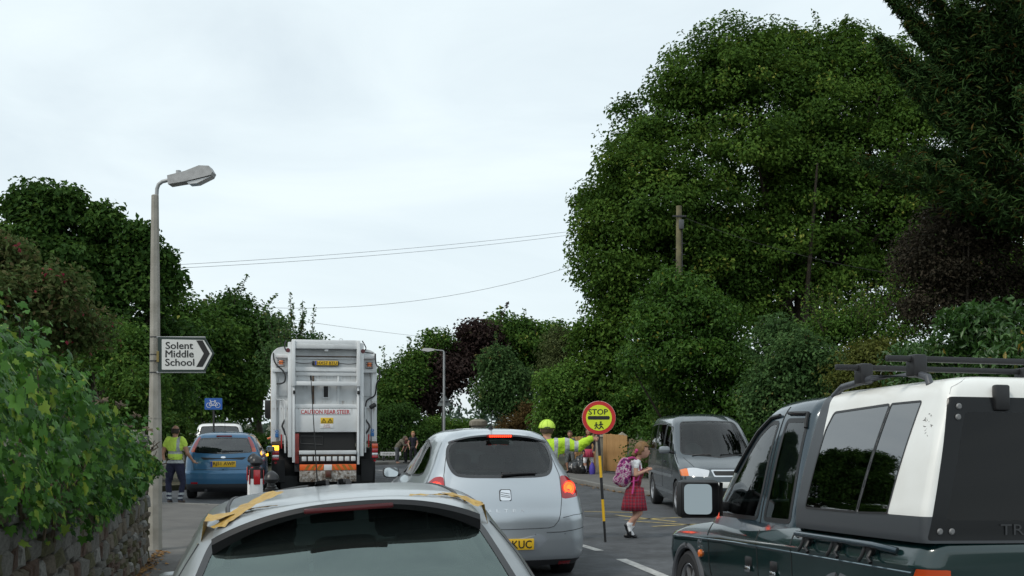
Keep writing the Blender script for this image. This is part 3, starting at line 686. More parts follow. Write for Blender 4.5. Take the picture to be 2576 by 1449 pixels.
# deflector of the sunroof, roof rib, aerial
d0 = [sh.pos('T', 1.93 - .12 * abs(y - .22) ** 2, y)[0] + Vector((0, 0, .014)) for y in np.linspace(.46, .12, 9)]
MB().tube(d0, [.010] + [.02] * 7 + [.018], 8).build('wind_deflector', M_black, NC, True)
d0 = [sh.pos('T', 1.98, y)[0] + Vector((0, 0, .006)) for y in np.linspace(.12, -.40, 9)]
MB().tube(d0, .008, 6).build('roof_trim', M_black, NC, True)
c = sh.pos('T', 1.86, .075)[0]; MB().tube([c, c + Vector((-.02, 0, .02))], .014, 8).build('aerial_base', M_black, NC, True); MB().tube([c, c + Vector((-.03, 0, .57))], [.0035, .0018], 6).build('aerial', M_black, NC)
MB().tube([c + Vector((-.03, 0, .56)), c + Vector((-.03, 0, .585))], .005, 6).build('aerial_tip', M_black, NC)
for s_ in (1, -1): mirror_wing(NC, 2.45, s_ * .79, .90, M_silver1, s_, (.1, .19, .15))
cabin(NC, 0, .40, (.95, 1.95), .34, dash=(2.45, 2.8, .6, .93))
MB().box(2.12, 2.14, -.12, .12, 1.21, 1.275, .02).build('rear_view_mirror', M_black, NC, True)
for s_ in (.36, -.36): MB().box(2.02, 2.04, s_ - .17, s_ + .17, 1.20, 1.31, .03).build('sun_visor', M_dark, NC, True)
MB().box(.30, .85, -.55, .55, .88, .90, .005).build('parcel_shelf', M_int, NC)
b = MB()
for i in range(9): c, _ = sh.pos('R', -.29 + .012 * i - .05, 1.065 + .008 * math.sin(i * 1.3), off=.004); b.tube([c + Vector((0, .006, -.006)), c + Vector((-.002, -.006, .006))], .005, 5)
b.build('dead_twig', mat('twig', (.03, .025, .02), .9), NC)
number_plate(NC, -.012, 0, .50, .52, .11, '', eu=False)

# ---------------------------------------------------------------- blue hatchback beyond the pavement
M_blue = mat('blue_paint', (0.040, 0.145, 0.27), 0.32, metal=0.35, coat=0.8)
LV = [(.16, .14, 3.9, .70, .18, .3), (.26, .03, 4.05, .77, .2, .33), (.45, 0, 4.13, .80, .22, .36), (.56, .0, 4.12, .80, .22, .36), (.60, .035, 4.1, .795, .22, .36), (.78, .05, 3.9, .785, .22, .34), (.9, .075, 3.55, .765, .21, .3), (.98, .10, 3.15, .735, .2, .28),
      (1.08, .15, 2.9, .69, .18, .22), (1.2, .24, 2.6, .635, .16, .2), (1.29, .32, 2.36, .585, .15, .18), (1.34, .37, 2.2, .54, .14, .16), (1.375, .44, 2.1, .47, .12, .15), (1.395, .55, 2.0, .36, .1, .12), (1.41, .8, 1.85, .15, .04, .05), (1.414, 1.0, 1.75, .01, .01, .01)]
FO = empty('hatchback', (-6.05, 23.3, 0), (0, 0, R(100.5)), 'blue hatchback with tall red tail lamps beside the workman', 'car')
sh = Shell(LV, bow_r=.12, bow_f=.35, k=.05, step=.024, ns=70)
for s_ in (1, -1):
    for xw in (.68, 3.28): sh.cut('wheel_arch', 'S', [(xw + .35 * math.cos(a), .30 + .35 * math.sin(a)) for a in np.linspace(0, 2 * math.pi, 32)[:-1]], M_under, side=s_, delete=True)
sh.cut('lower_bumper', 'R', [(-.9, .1), (.9, .1), (.9, .33), (-.9, .33)], M_dark)
sh.cut('tailgate_glass', 'R', mirror_half(rpoly([(0, 1.30), (.49, 1.285), (.60, .985), (0, .955)], [0, .05, .06, 0])), G_rear, frame=.02, fm=MATS['glass_border'])
sh.cut('windscreen', 'F', mirror_half(rpoly([(0, 1.34), (.44, 1.32), (.65, 1.02), (0, .98)], [0, .08, .08, 0])), G_clear)
sh.cut('door_glass', 'S', rpoly([(.62, 1.02), (.80, 1.23), (1.3, 1.30), (1.3, .98)], .05), G_side, frame=.018)
sh.cut('door_glass', 'S', rpoly([(1.34, 1.30), (1.9, 1.28), (2.78, 1.02), (2.7, .96), (1.34, .98)], .05), G_side, frame=.018)
for s_ in (1, -1):
    sh.cut('tail_lamp', 'R', [(s_ * y, z) for y, z in rpoly([(.475, 1.325), (.535, 1.30), (.615, 1.17), (.675, 1.0), (.575, .985), (.53, 1.16)], .02)], M_redlens)
    sh.cut('indicator', 'R', [(s_ * y, z) for y, z in rpoly([(.585, 1.085), (.645, 1.09), (.675, 1.0), (.575, .985)], .02)], M_orangelens)
    sh.cut('headlamp', 'F', [(s_ * y, z) for y, z in ((.40, .62), (.78, .66), (.74, .86), (.5, .74))], M_clear)
sh.emit(M_blue, FO)
for s_ in (1, -1):
    for xw in (.68, 3.28): wheel(FO, xw, s_ * .69, .30, .19, side=s_)
    sh.patch('reflector', 'R', [(s_ * .52, .37), (s_ * .66, .37), (s_ * .66, .33), (s_ * .52, .33)], M_redlens, FO)
    mirror_wing(FO, 2.62, s_ * .80, 1.0, M_blue, s_, (.1, .2, .14))
    sh.line('panel_gap', 'R', [(s_ * .60, .96), (s_ * .62, .8), (s_ * .60, .64), (0, .62)], .004, SEAM, FO)
sh.patch('tailgate_grip', 'R', rpoly([(.47, .885), (.40, .835), (-.40, .835), (-.47, .885)], .02), M_black, FO, off=.006)
sh.patch('badge', 'R', [(.05 * math.cos(a), .885 + .02 * math.sin(a)) for a in np.linspace(0, 6.28, 17)[:-1]], M_chrome, FO, off=.014)
c = sh.pos('R', 0, .745)[0]; number_plate(FO, c.x - .012, 0, .745, .52, .125, 'RJ51 AWP')
c = sh.pos('R', .5, .79, off=.004)[0]; text('model_script', 'Focus', M_chrome, FO, rearM(.5, .79, c.x - .004), .15, .05, shear=.3)
c = sh.pos('R', 0, .63, off=.004)[0]; MB().lathe([(.015, 0), (.015, .004)], 12, Matrix.Translation(c) @ Matrix.Rotation(R(-90), 4, 'Y')).build('boot_lock', M_ink, FO)
c0 = sh.pos('R', .02, 1.0, off=.02)[0]; c1 = sh.pos('R', -.40, 1.015, off=.02)[0]; MB().tube([c0, c1], [.016, .009], 8).build('rear_wiper', M_black, FO, True)
c = sh.pos('R', 0, 1.325)[0]; MB().box(c.x - .012, c.x + .03, -.16, .16, 1.31, 1.345, .008).build('high_brake_lamp', mat('dark_red_lens', (.2, .01, .012), .25), FO, True)
c = sh.pos('T', .62, 0)[0]; MB().tube([c, c + Vector((-.12, 0, .35))], .003, 5).build('aerial', M_black, FO)
MB().tube([(0.05, .35, .2), (.3, .35, .22)], .03, 10).build('exhaust_pipe', M_dark, FO, True)
MB().lathe([(.03, 0), (.03, .03)], 12, Matrix.Translation((2.9, -.80, .86)) @ Matrix.Rotation(R(90), 4, 'X')).build('side_repeater', M_glow_a, FO)
cabin(FO, 0, .42, (1.0, 2.05), .35, dash=(2.6, 2.95, .62, .98))

# ---------------------------------------------------------------- white car partly hidden beyond the blue one
LV = [(.2, .1, 4.1, .75, .2, .3), (.45, 0, 4.3, .82, .2, .35), (.7, .0, 4.28, .82, .2, .35), (.9, .03, 4.0, .80, .2, .3), (1.05, .06, 3.2, .77, .18, .28), (1.3, .15, 2.8, .72, .16, .2), (1.5, .24, 2.4, .66, .14, .18), (1.57, .32, 2.2, .58, .13, .15), (1.6, .5, 2.0, .42, .1, .12), (1.615, .8, 1.8, .1, .03, .04), (1.618, .95, 1.7, .01, .01, .01)]
WC = empty('estate_car', (-9.25, 35.2, 0), (0, 0, R(104)), 'white car with dark rear window, half hidden ahead of the blue hatchback', 'car')
sh = Shell(LV, bow_r=.08, bow_f=.3, k=.04, step=.03, ns=60)
for s_ in (1, -1):
    for xw in (.75, 3.35): sh.cut('wheel_arch', 'S', [(xw + .37 * math.cos(a), .32 + .37 * math.sin(a)) for a in np.linspace(0, 2 * math.pi, 32)[:-1]], M_under, side=s_, delete=True)
sh.cut('rear_glass', 'R', mirror_half(rpoly([(0, 1.52), (.56, 1.50), (.66, 1.12), (0, 1.09)], [0, .07, .06, 0])), G_rear, frame=.02)
sh.cut('windscreen', 'F', mirror_half(rpoly([(0, 1.53), (.52, 1.50), (.68, 1.14), (0, 1.1)], [0, .08, .08, 0])), G_clear)
sh.cut('door_glass', 'S', rpoly([(.45, 1.12), (.5, 1.5), (1.4, 1.52), (1.4, 1.1)], .05), G_side, frame=.02); sh.cut('door_glass', 'S', rpoly([(1.45, 1.52), (2.2, 1.48), (2.9, 1.12), (1.45, 1.1)], .05), G_side, frame=.02)
for s_ in (1, -1): sh.cut('tail_lamp', 'R', [(s_ * y, z) for y, z in ((.66, 1.05), (.80, 1.05), (.82, .75), (.70, .75))], M_redlens)
sh.emit(mat('white_car_paint', (.8, .8, .8), .3, coat=.8), WC)
for s_ in (1, -1):
    for xw in (.75, 3.35): wheel(WC, xw, s_ * .72, .32, .2, side=s_)
    mirror_wing(WC, 2.7, s_ * .80, 1.12, M_black, s_)
    MB().box(.9, 2.2, s_ * .5 - .015, s_ * .5 + .015, 1.63, 1.66, .01).build('roof_rail', M_dark, WC, True)
c = sh.pos('R', 0, .7)[0]; number_plate(WC, c.x - .012, 0, .7, .52, .11, '', eu=False)
MB().tube([(2.0, .6, 1.58), (1.9, .62, 2.35)], .004, 5).build('aerial', M_black, WC)
cabin(WC, 0, .5, (1.1, 2.1), .36, dash=(2.7, 3.0, .6, 1.08))

# ---------------------------------------------------------------- dark grey van facing us
M_van = mat('grey_van_paint', (0.045, 0.060, 0.070), 0.24, metal=0.3, coat=1.0)
LV = [(.20, .12, 3.95, .66, .15, .25), (.32, .03, 4.08, .70, .17, .3), (.5, 0, 4.12, .725, .18, .33), (.68, 0, 4.09, .73, .18, .33), (.80, .0, 3.97, .728, .17, .32), (.90, .01, 3.74, .722, .17, .3), (.98, .02, 3.52, .715, .16, .28), (1.1, .03, 3.33, .705, .16, .24), (1.3, .06, 3.05, .68, .15, .2),
      (1.5, .10, 2.77, .645, .15, .2), (1.62, .14, 2.58, .61, .14, .18), (1.69, .19, 2.42, .56, .13, .16), (1.735, .28, 2.3, .47, .12, .14), (1.762, .42, 2.15, .34, .1, .1), (1.778, .7, 1.95, .14, .04, .04), (1.782, .85, 1.85, .01, .01, .01)]
VN = empty('minivan', (3.50, 22.9, 0), (0, 0, R(-88.0)), 'dark grey van facing the camera, parked beyond the schoolgirl', 'van')
sh = Shell(LV, bow_r=.06, bow_f=.32, k=.025, step=.022, ns=90)
for s_ in (1, -1):
    for xw in (.72, 3.30): sh.cut('wheel_arch', 'S', [(xw + .335 * math.cos(a), .30 + .335 * math.sin(a)) for a in np.linspace(0, 2 * math.pi, 32)[:-1]], M_under, side=s_, delete=True)
sh.cut('windscreen', 'F', mirror_half(rpoly([(0, 1.645), (.50, 1.63), (.635, 1.06), (0, 1.0)], [0, .08, .08, 0])), G_van, frame=.018)
sh.cut('side_glass', 'S', rpoly([(.22, 1.09), (.28, 1.56), (1.0, 1.60), (1.0, 1.08)], .05), G_side, frame=.018)
sh.cut('side_glass', 'S', rpoly([(1.05, 1.60), (1.9, 1.59), (1.9, 1.07), (1.05, 1.08)], .05), G_side, frame=.018)
sh.cut('door_glass', 'S', rpoly([(2.0, 1.58), (2.45, 1.54), (2.72, 1.28), (2.74, 1.06), (2.0, 1.07)], .05), G_side, frame=.018)
sh.cut('quarter_glass', 'S', rpoly([(2.80, 1.24), (3.0, 1.07), (2.80, 1.06)], .02), G_side, frame=.014)
sh.cut('rear_glass', 'R', mirror_half(rpoly([(0, 1.6), (.53, 1.58), (.6, 1.1), (0, 1.08)], [0, .06, .06, 0])), G_dark, frame=.018)
sh.cut('side_moulding', 'S', [(.05, .63), (3.0, .63), (3.0, .68), (.05, .68)], mat('grey_moulding', (.25, .27, .29), .35, metal=.5)); sh.cut('sill_trim', 'S', [(1.06, .33), (2.96, .33), (2.96, .385), (1.06, .385)], MATS['grey_moulding'])
for s_ in (1, -1):
    sh.cut('headlamp', 'F', [(s_ * y, z) for y, z in rpoly([(.27, .80), (.50, .84), (.62, .835), (.62, .70), (.32, .69)], .02)], M_clear)
    sh.cut('indicator', 'F', [(s_ * y, z) for y, z in rpoly([(.62, .835), (.725, .80), (.725, .70), (.62, .70)], .01)], M_amber)
    sh.cut('tail_lamp', 'R', [(s_ * y, z) for y, z in ((.6, 1.0), (.7, 1.0), (.72, .7), (.62, .7))], M_redlens)
sh.cut('grille_surround', 'F', rpoly([(-.25, .81), (.25, .81), (.22, .695), (-.22, .695)], .02), M_chrome); sh.cut('grille', 'F', rpoly([(-.225, .79), (.225, .79), (.2, .715), (-.2, .715)], .015), M_ink)
sh.cut('lower_grille', 'F', rpoly([(-.4, .46), (.4, .46), (.36, .36), (-.36, .36)], .03), M_ink)
sh.emit(M_van, VN)
for s_ in (1, -1):
    for xw in (.72, 3.30): wheel(VN, xw, s_ * .64, .30, .2, spokes=6, side=s_)
    b = MB().box(2.83, 2.95, s_ * .76 if s_ > 0 else -.97, .97 if s_ > 0 else -.76, 1.06, 1.19, .055).build('wing_mirror', mat('grey_mirror_paint', (.2, .22, .24), .35, metal=.3, coat=.5), VN, True)
    MB().tube([(2.9, s_ * .70, 1.07), (2.89, s_ * .8, 1.1)], .025, 8).build('mirror_arm', M_black, b, True)
    c0 = sh.pos('F', s_ * .45, 1.03, off=.012)[0]; c1 = sh.pos('F', s_ * .08 - .05, 1.045, off=.012)[0]; MB().tube([c0, (c0 + c1) / 2 + Vector((0, 0, .006)), c1], .009, 6).build('wiper', M_black, VN, True)
    sh.line('bonnet_gap', 'F', [(s_ * .60, 1.0), (s_ * .50, .85)], .004, SEAM, VN)
    sh.line('door_gap', 'S', [(2.0, 1.5), (1.96, 1.0), (1.96, .42)], .004, SEAM, VN, side=s_); sh.line('door_gap', 'S', [(3.02, 1.02), (2.98, .8), (2.9, .62)], .004, SEAM, VN, side=s_)
    MB().box(2.12, 2.27, s_ * .742 - .012, s_ * .742 + .012, .88, .91, .01).build('door_handle', M_black, VN, True)
sh.line('bonnet_gap', 'F', [(.27, .822), (-.27, .822)], .004, SEAM, VN)
cabin(VN, 0, .55, (1.2, 2.35), .33, dash=(2.9, 3.25, .6, 1.04)); MB().lathe([(.165, -.012), (.18, 0), (.165, .012)], 24, Matrix.Translation((2.83, -.33, 1.08)) @ Matrix.Rotation(R(65), 4, 'Y')).build('steering_wheel', M_black, VN, True)
number_plate(VN, 4.135, 0, .56, .5, .1, '', M_wplate, eu=False, front=True)

# ---------------------------------------------------------------- dark green pickup with white canopy
M_green = mat('dark_green_paint', (0.005, 0.024, 0.024), 0.22, metal=0.15, coat=1.0)
M_greenb = mat('dark_blue_green_paint', (0.02, 0.04, 0.055), 0.25, metal=0.3, coat=1.0)
PK = empty('pickup_truck', (3.06, 6.16, 0.0), (R(0.8), R(2.0), YAW), 'dark green pickup with white canopy and black roof bars', 'pickup')
LV = [(.36, .12, 4.28, .74, .12, .25), (.46, .03, 4.42, .80, .13, .3), (.66, 0, 4.48, .83, .14, .35), (.86, 0, 4.44, .838, .14, .35), (.90, 0, 4.42, .846, .14, .35), (.94, 0, 4.36, .838, .14, .33), (1.0, .0, 4.12, .815, .13, .3), (1.04, .01, 3.66, .79, .12, .25), (1.06, .03, 3.3, .76, .1, .2), (1.068, .2, 3.2, .5, .1, .1), (1.072, .6, 3.0, .01, .01, .01)]
def bend(V):
    t = np.clip((V[:, 0] - 1.3) / 1.4, 0, 1); t = t * t * (3 - 2 * t); V[:, 2] = V[:, 2] * .885 - (.02 * t + .05 * np.clip((V[:, 0] - 2.9) / 1.0, 0, 1)) * np.clip((V[:, 2] - .5) / .4, 0, 1); return V
sh = Shell(LV, bow_r=.03, bow_f=.25, k=.012, step=.018, ns=140, bend=bend)
for s_ in (1, -1):
    for xw in (.98, 3.68): sh.cut('wheel_arch', 'S', [(xw + .35 * math.cos(a), .31 + .35 * math.sin(a)) for a in np.linspace(0, 2 * math.pi, 36)[:-1]], M_under, side=s_, delete=True)
    sh.cut('tail_lamp', 'R', [(s_ * y, z) for y, z in ((.70, .74), (.86, .74), (.86, .48), (.70, .48))], M_redlens)
    sh.cut('tail_lamp_top', 'R', [(s_ * y, z) for y, z in ((.68, .79), (.9, .79), (.9, .73), (.68, .73))], M_orangelens)
    sh.cut('headlamp', 'F', [(s_ * y, z) for y, z in ((.5, .60), (.82, .60), (.82, .76), (.5, .74))], M_clear)
sh.emit(M_green, PK, inner=False)
lower = sh
for s_ in (1, -1):
    for xw in (.98, 3.68):
        wheel(PK, xw, s_ * .72, .31, .24, spokes=6, side=s_)
        MB().tube([(xw + .355 * math.cos(a), s_ * .825, .31 + .355 * math.sin(a)) for a in np.linspace(-.1, math.pi + .1, 24)], .03, 8).build('arch_flare', mat('grey_plastic', (.07, .075, .085), .6), PK, True)
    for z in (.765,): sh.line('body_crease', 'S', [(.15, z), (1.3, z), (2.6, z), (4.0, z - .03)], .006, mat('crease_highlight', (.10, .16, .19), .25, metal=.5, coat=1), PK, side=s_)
    for xg, z1 in ((1.64, .90), (2.21, .90), (3.18, .88)): sh.line('panel_gap', 'S', [(xg, z1), (xg - .01, .45)], .005, M_ink, PK, side=s_)
    for xh in (2.30, 1.86):
        h = MB().box(xh, xh + .12, s_ * .835 - .03, s_ * .835 + .022, .60, .68, .02).build('door_handle', M_black, PK, True); MB().box(xh + .01, xh + .10, s_ * .858 - .006, s_ * .858 + .004, .56, .605, .01).build('handle_grip', M_chrome, h, True)
    MB().lathe([(.035, 0), (.03, .02), (.012, .026)], 16, Matrix.Translation((3.36, s_ * .835, .62)) @ Matrix.Rotation(R(-90) * s_, 4, 'X')).build('side_repeater', M_amber, PK, True)
    # load rail along the bed side
    b = MB(); b.tube([(1.52, s_ * .845, .885), (1.5, s_ * .875, .90), (.50, s_ * .875, .895), (.36, s_ * .865, .885), (.30, s_ * .835, .875)], .02, 10)
    rl = b.build('load_rail', MATS['dark_blue_green_paint'], PK, True)
    for xh in (1.42, 1.02, .62):
        b = MB(); b.tube([(xh, s_ * .85, .89), (xh, s_ * .88, .82), (xh + .02, s_ * .89, .79)], .012, 8); b.tube([(xh - .08, s_ * .85, .875), (xh - .09, s_ * .89, .82), (xh - .13, s_ * .895, .79)], .012, 8); b.lathe([(.035, 0), (.03, .03)], 12, Matrix.Translation((xh - .05, s_ * .835, .86)) @ Matrix.Rotation(R(-90) * s_, 4, 'X')); b.build('tie_hook', M_black, rl, True)
sb = MB()
for xq, zq, wq, hq in ((3.40, .715, .012, .034), (3.375, .73, .03, .007), (3.372, .715, .008, .03), (3.345, .715, .03, .007), (3.33, .735, .008, .022), (3.40, .675, .008, .028), (3.38, .67, .028, .007), (3.36, .675, .012, .03), (3.335, .672, .01, .032), (3.32, .672, .008, .03)): sb.box(xq - wq / 2, xq + wq / 2, .835, .848, zq - hq / 2, zq + hq / 2)
tag(sb.build('side_badge', M_chrome, PK), kind='stuff')
# cab
LV = [(.80, 1.64, 3.56, .81, .10, .2), (1.0, 1.65, 3.42, .785, .10, .2), (1.2, 1.66, 3.29, .745, .10, .2), (1.4, 1.68, 3.13, .705, .10, .18), (1.6, 1.70, 2.93, .655, .10, .16), (1.73, 1.71, 2.77, .61, .1, .15), (1.80, 1.73, 2.65, .56, .1, .14), (1.845, 1.77, 2.54, .47, .09, .12), (1.87, 1.84, 2.45, .28, .06, .08), (1.88, 1.95, 2.35, .01, .01, .01)]
sh = Shell(LV, bow_r=.03, bow_f=.28, k=.03, step=.016, ns=80)
sh.cut('windscreen', 'F', mirror_half(rpoly([(0, 1.78), (.48, 1.76), (.70, 1.05), (0, 1.0)], [0, .08, .08, 0])), G_clear)
sh.cut('rear_cab_glass', 'R', mirror_half(rpoly([(0, 1.58), (.5, 1.57), (.58, 1.12), (0, 1.1)], [0, .06, .06, 0])), G_side)
sh.cut('door_glass', 'S', rpoly([(1.76, .95), (1.80, 1.69), (2.12, 1.70), (2.17, .95)], .05), G_side, frame=.03)
sh.cut('door_glass', 'S', rpoly([(2.26, .95), (2.23, 1.69), (2.38, 1.69), (2.56, 1.59), (2.84, 1.27), (3.04, 1.0), (3.04, .95)], .06), G_side, frame=.028)
sh.emit(M_greenb, PK, imin=.85, under=False, body='cab')
for s_ in (1, -1):
    sh.line('panel_gap', 'S', [(2.215, .93), (2.18, 1.79)], .005, M_ink, PK, side=s_)
    for P in ([(1.80, 1.62), (1.83, 1.725), (2.11, 1.735)], [(2.25, 1.725), (2.40, 1.715), (2.59, 1.61), (2.87, 1.30)]): sh.line('rain_deflector', 'S', P, .014, M_black, PK, side=s_, off=.012)
    b = MB().box(2.80, 2.92, s_ * .88 if s_ > 0 else -1.23, 1.23 if s_ > 0 else -.88, .94, 1.24, .05).build('wing_mirror', M_black, PK, True); MB().add([(2.80, s_ * .90, .955), (2.80, s_ * 1.21, .955), (2.80, s_ * 1.21, 1.225), (2.80, s_ * .90, 1.225), (2.725, s_ * .90, .96), (2.795, s_ * 1.215, .96), (2.795, s_ * 1.215, 1.22), (2.725, s_ * .90, 1.22)], [(0, 1, 5, 4), (1, 2, 6, 5), (2, 3, 7, 6), (3, 0, 4, 7)]).build('mirror_shroud', M_black, b, True)
    mg = MB().prism([(s_ * p, z) for p, z in rpoly([(-.108, -.118), (.108, -.118), (.108, .118), (-.108, .118)], .045)], -.004, .004).build('mirror_glass', mat('dimmed_mirror', (.30, .33, .34), .05, metal=1.0), b); mg.location = (2.752, s_ * 1.095, 1.09); mg.rotation_euler = (0, R(5), R(-13) * s_)  # mirror metal darkened to stand in for dark reflections
    MB().box(2.84, 2.90, s_ * .79 if s_ > 0 else -.91, .91 if s_ > 0 else -.79, .99, 1.07, .02).build('mirror_arm', M_black, b, True)
MB().box(2.95, 3.2, -.66, .66, .85, 1.08, .05).build('dashboard', M_int, PK, True)
for y in (.36, -.36): seat(PK, 2.3, y, .62, .46, .6)
# canopy over the bed
M_canw = mat('canopy_white', (0.80, 0.80, 0.77), 0.38, coat=.3, col2=(.70, .69, .65), nscale=2.5); M_cang = mat('canopy_grey', (0.045, 0.05, 0.056), 0.45)
LV = [(.935, .01, 1.63, .83, .06, .05), (.97, .012, 1.63, .835, .06, .05), (1.08, .015, 1.63, .83, .05, .05), (1.2, .02, 1.63, .805, .05, .05), (1.4, .035, 1.63, .755, .05, .05), (1.6, .055, 1.63, .695, .06, .05), (1.72, .07, 1.63, .655, .06, .05), (1.79, .09, 1.63, .63, .07, .06), (1.84, .12, 1.62, .58, .08, .06), (1.867, .18, 1.6, .47, .1, .08), (1.88, .38, 1.55, .3, .08, .08), (1.887, .6, 1.4, .01, .01, .01)]
sh = Shell(LV, bow_r=.02, bow_f=.0, k=.01, step=.016, ns=80, nr=30)
sh.cut('canopy_skirt', 'S', [(-.2, .9), (2, .9), (2, 1.08), (-.2, 1.08)], M_cang); sh.cut('canopy_skirt', 'R', [(-1, .9), (1, .9), (1, 1.08), (-1, 1.08)], M_cang)
sh.cut('canopy_front_band', 'S', [(1.46, .9), (1.42, 1.5), (1.50, 1.9), (2, 1.9), (2, .9)], M_cang)
sh.cut('canopy_glass', 'S', rpoly([(.40, 1.08), (.33, 1.735), (.66, 1.735), (.74, 1.07)], .02), G_dark, frame=.010)
sh.cut('canopy_glass', 'S', rpoly([(.75, 1.07), (.67, 1.735), (1.37, 1.715), (1.42, 1.60), (1.45, 1.07)], .03), G_dark, frame=.012)
sh.cut('rear_hatch', 'R', rpoly([(-.81, .95), (.81, .95), (.635, 1.745), (-.635, 1.745)], .02), mat('black_gloss_glass_frame', (.010, .011, .012), .22, spec=.25))
sh.cut('rear_hatch_glass', 'R', rpoly([(-.70, 1.06), (.70, 1.06), (.55, 1.66), (-.55, 1.66)], .03), G_hatch)
sh.emit(M_canw, PK, imin=.95, under=False, body='canopy', imat=mat('canopy_lining', (.05, .05, .05), .9))
for s_ in (1, -1):
    for (y, z) in ((.585, 1.69), (.595, 1.63), (.74, 1.0), (.67, 1.0)):
        c, n_ = sh.pos('R', s_ * y, z, off=.002); MB().lathe([(.018, 0), (.018, .004), (.012, .009)], 14, Matrix.Translation(c) @ Matrix.Rotation(R(-90), 4, 'Y')).build('hatch_bolt', mat('dull_bolt', (.2, .2, .2), .5, metal=.5), PK, True)
    c = sh.pos('R', s_ * .33, 1.745)[0]; MB().box(-.035, .01, -.045, .045, -.075, .07, .012).build('hatch_hinge', M_black, PK, True).location = c
    sh.line('canopy_joint', 'R', [(s_ * .62, 1.76), (s_ * .60, 1.80), (s_ * .5, 1.85)], .002, mat('joint_grey', (.4, .4, .4), .8), PK)
    # side rails and bars on the roof
    b = MB(); b.tube([(.36, s_ * .585, 1.83), (.38, s_ * .585, 1.875), (.50, s_ * .585, 1.905), (1.0, s_ * .585, 1.915), (1.4, s_ * .585, 1.885), (1.52, s_ * .585, 1.83)], .022, 10); b.build('roof_rail', mat('grey_rail', (.06, .065, .075), .45), PK, True)
for xb in (.50, 1.12):
    rb = MB().box(xb - .018, xb + .018, -.78, .78, 1.975, 2.01, .006).build('roof_bar', M_black, PK, True)
    for s_ in (1, -1): MB().box(xb - .05, xb + .05, s_ * .585 - .045, s_ * .585 + .045, 1.885, 2.018, .015).build('bar_clamp', M_black, rb, True)
c = sh.pos('R', .05, 1.01, off=.001)[0]; text('hatch_lettering', 'TRUCKMAN', mat('ghost_letter', (.035, .037, .04), .3), PK, rearM(.05, 1.01, c.x - .002), .66, .06)
b = MB()
for i in range(14):
    c, _ = sh.pos('S', .22 + rnd.gauss(0, .03), 1.58 + rnd.gauss(0, .03), 1, .0015); b.tube([c, c + Vector((rnd.gauss(0, .01), 0, rnd.gauss(0, .006)))], .0018, 4)
tag(b.build('scuff_marks', mat('scuff', (.12, .11, .10), .9), PK), kind='stuff')
number_plate(PK, -.012, 0, .62, .52, .11, '', eu=False); MB().box(-.14, .02, -.80, .80, .40, .54, .04).build('rear_bumper', M_chrome, PK, True)
# ---------------------------------------------------------------- refuse lorry
TR = empty('refuse_lorry', (-4.44, 26.4, 0), (0, 0, R(102.3)), 'white refuse lorry seen from behind, with a caution sign and open hopper', 'lorry')
K_ = .00281
def ty(cx): return -(cx - 650) * K_
def tz(cy): return (1401 - cy) * K_
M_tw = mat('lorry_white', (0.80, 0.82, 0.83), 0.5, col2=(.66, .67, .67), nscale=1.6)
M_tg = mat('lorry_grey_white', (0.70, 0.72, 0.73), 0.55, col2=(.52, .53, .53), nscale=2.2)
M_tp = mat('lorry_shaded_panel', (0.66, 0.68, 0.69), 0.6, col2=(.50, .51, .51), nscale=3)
M_rust = mat('rusty_steel', (0.16, 0.10, 0.06), 0.85, col2=(.05, .04, .035), nscale=9)
M_muck = mat('mucky_white', (0.58, 0.57, 0.54), 0.8, col2=(.10, .06, .03), nscale=14)
M_hose = mat('hose', (0.02, 0.02, 0.022), 0.6)
def T(name, cx0, cx1, cy0, cy1, x0, x1, m, par=None, ch=.008):
    return part(name, m, par or TR, x0, x1, ty(cx1), ty(cx0), tz(cy1), tz(cy0), ch)
# body box with rounded top corners, then the tailgate that hangs on it
pb = rpoly([(ty(1095), tz(1000)), (ty(1095), tz(222)), (ty(1040), tz(196)), (ty(262), tz(182)), (ty(206), tz(238)), (ty(206), tz(1000))], [.02, .12, .2, .2, .12, .02])
MB().prism(pb, 1.6, 6.2).build('body', mat('orange_side_paint', (.70, .36, .05), .5), TR)
MB().prism(pb, .45, 1.59).build('tailgate', M_tw, TR)
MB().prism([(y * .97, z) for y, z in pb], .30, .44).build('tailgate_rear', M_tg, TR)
for a, b in ((205, 250), (1050, 1095)): T('corner_post', a, b, 330, 1000, .20, .46, M_tw)
for a, b in ((270, 345), (975, 1045)):
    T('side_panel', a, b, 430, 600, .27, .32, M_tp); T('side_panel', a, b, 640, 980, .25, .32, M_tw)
T('shelf', 218, 355, 368, 398, .15, .35, M_tw); T('shelf', 960, 1092, 368, 398, .15, .35, M_tw); T('top_ledge', 245, 350, 250, 278, .18, .35, M_tw); T('top_ledge', 965, 1080, 250, 278, .18, .35, M_tw)
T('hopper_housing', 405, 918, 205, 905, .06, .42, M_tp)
T('rail', 345, 376, 150, 1115, -.06, .30, M_tw); T('rail', 376, 405, 135, 520, -.16, .25, M_tw); T('rail', 380, 402, 520, 1160, -.10, .25, M_tw)
T('rail', 945, 975, 150, 1110, -.06, .30, M_tw); T('rail', 915, 944, 135, 520, -.16, .25, M_tw); T('rail', 918, 938, 520, 1180, -.10, .25, M_tw)
T('roof_cap', 376, 945, 130, 168, -.12, 1.0, M_tw); T('top_bar', 400, 920, 168, 205, -.14, .10, M_tg)
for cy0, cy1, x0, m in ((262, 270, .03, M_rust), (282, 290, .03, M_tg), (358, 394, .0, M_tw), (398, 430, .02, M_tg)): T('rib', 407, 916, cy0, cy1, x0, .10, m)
for cx, m in ((554, M_rust), (763, M_tg)): T('stiffener', cx - 8, cx + 8, 432, 670, .02, .10, m)
T('cross_bar', 400, 920, 480, 515, -.14, -.02, M_tw); T('beam', 402, 918, 670, 705, -.02, .10, M_tw)
for a in (404, 415, 436): pass
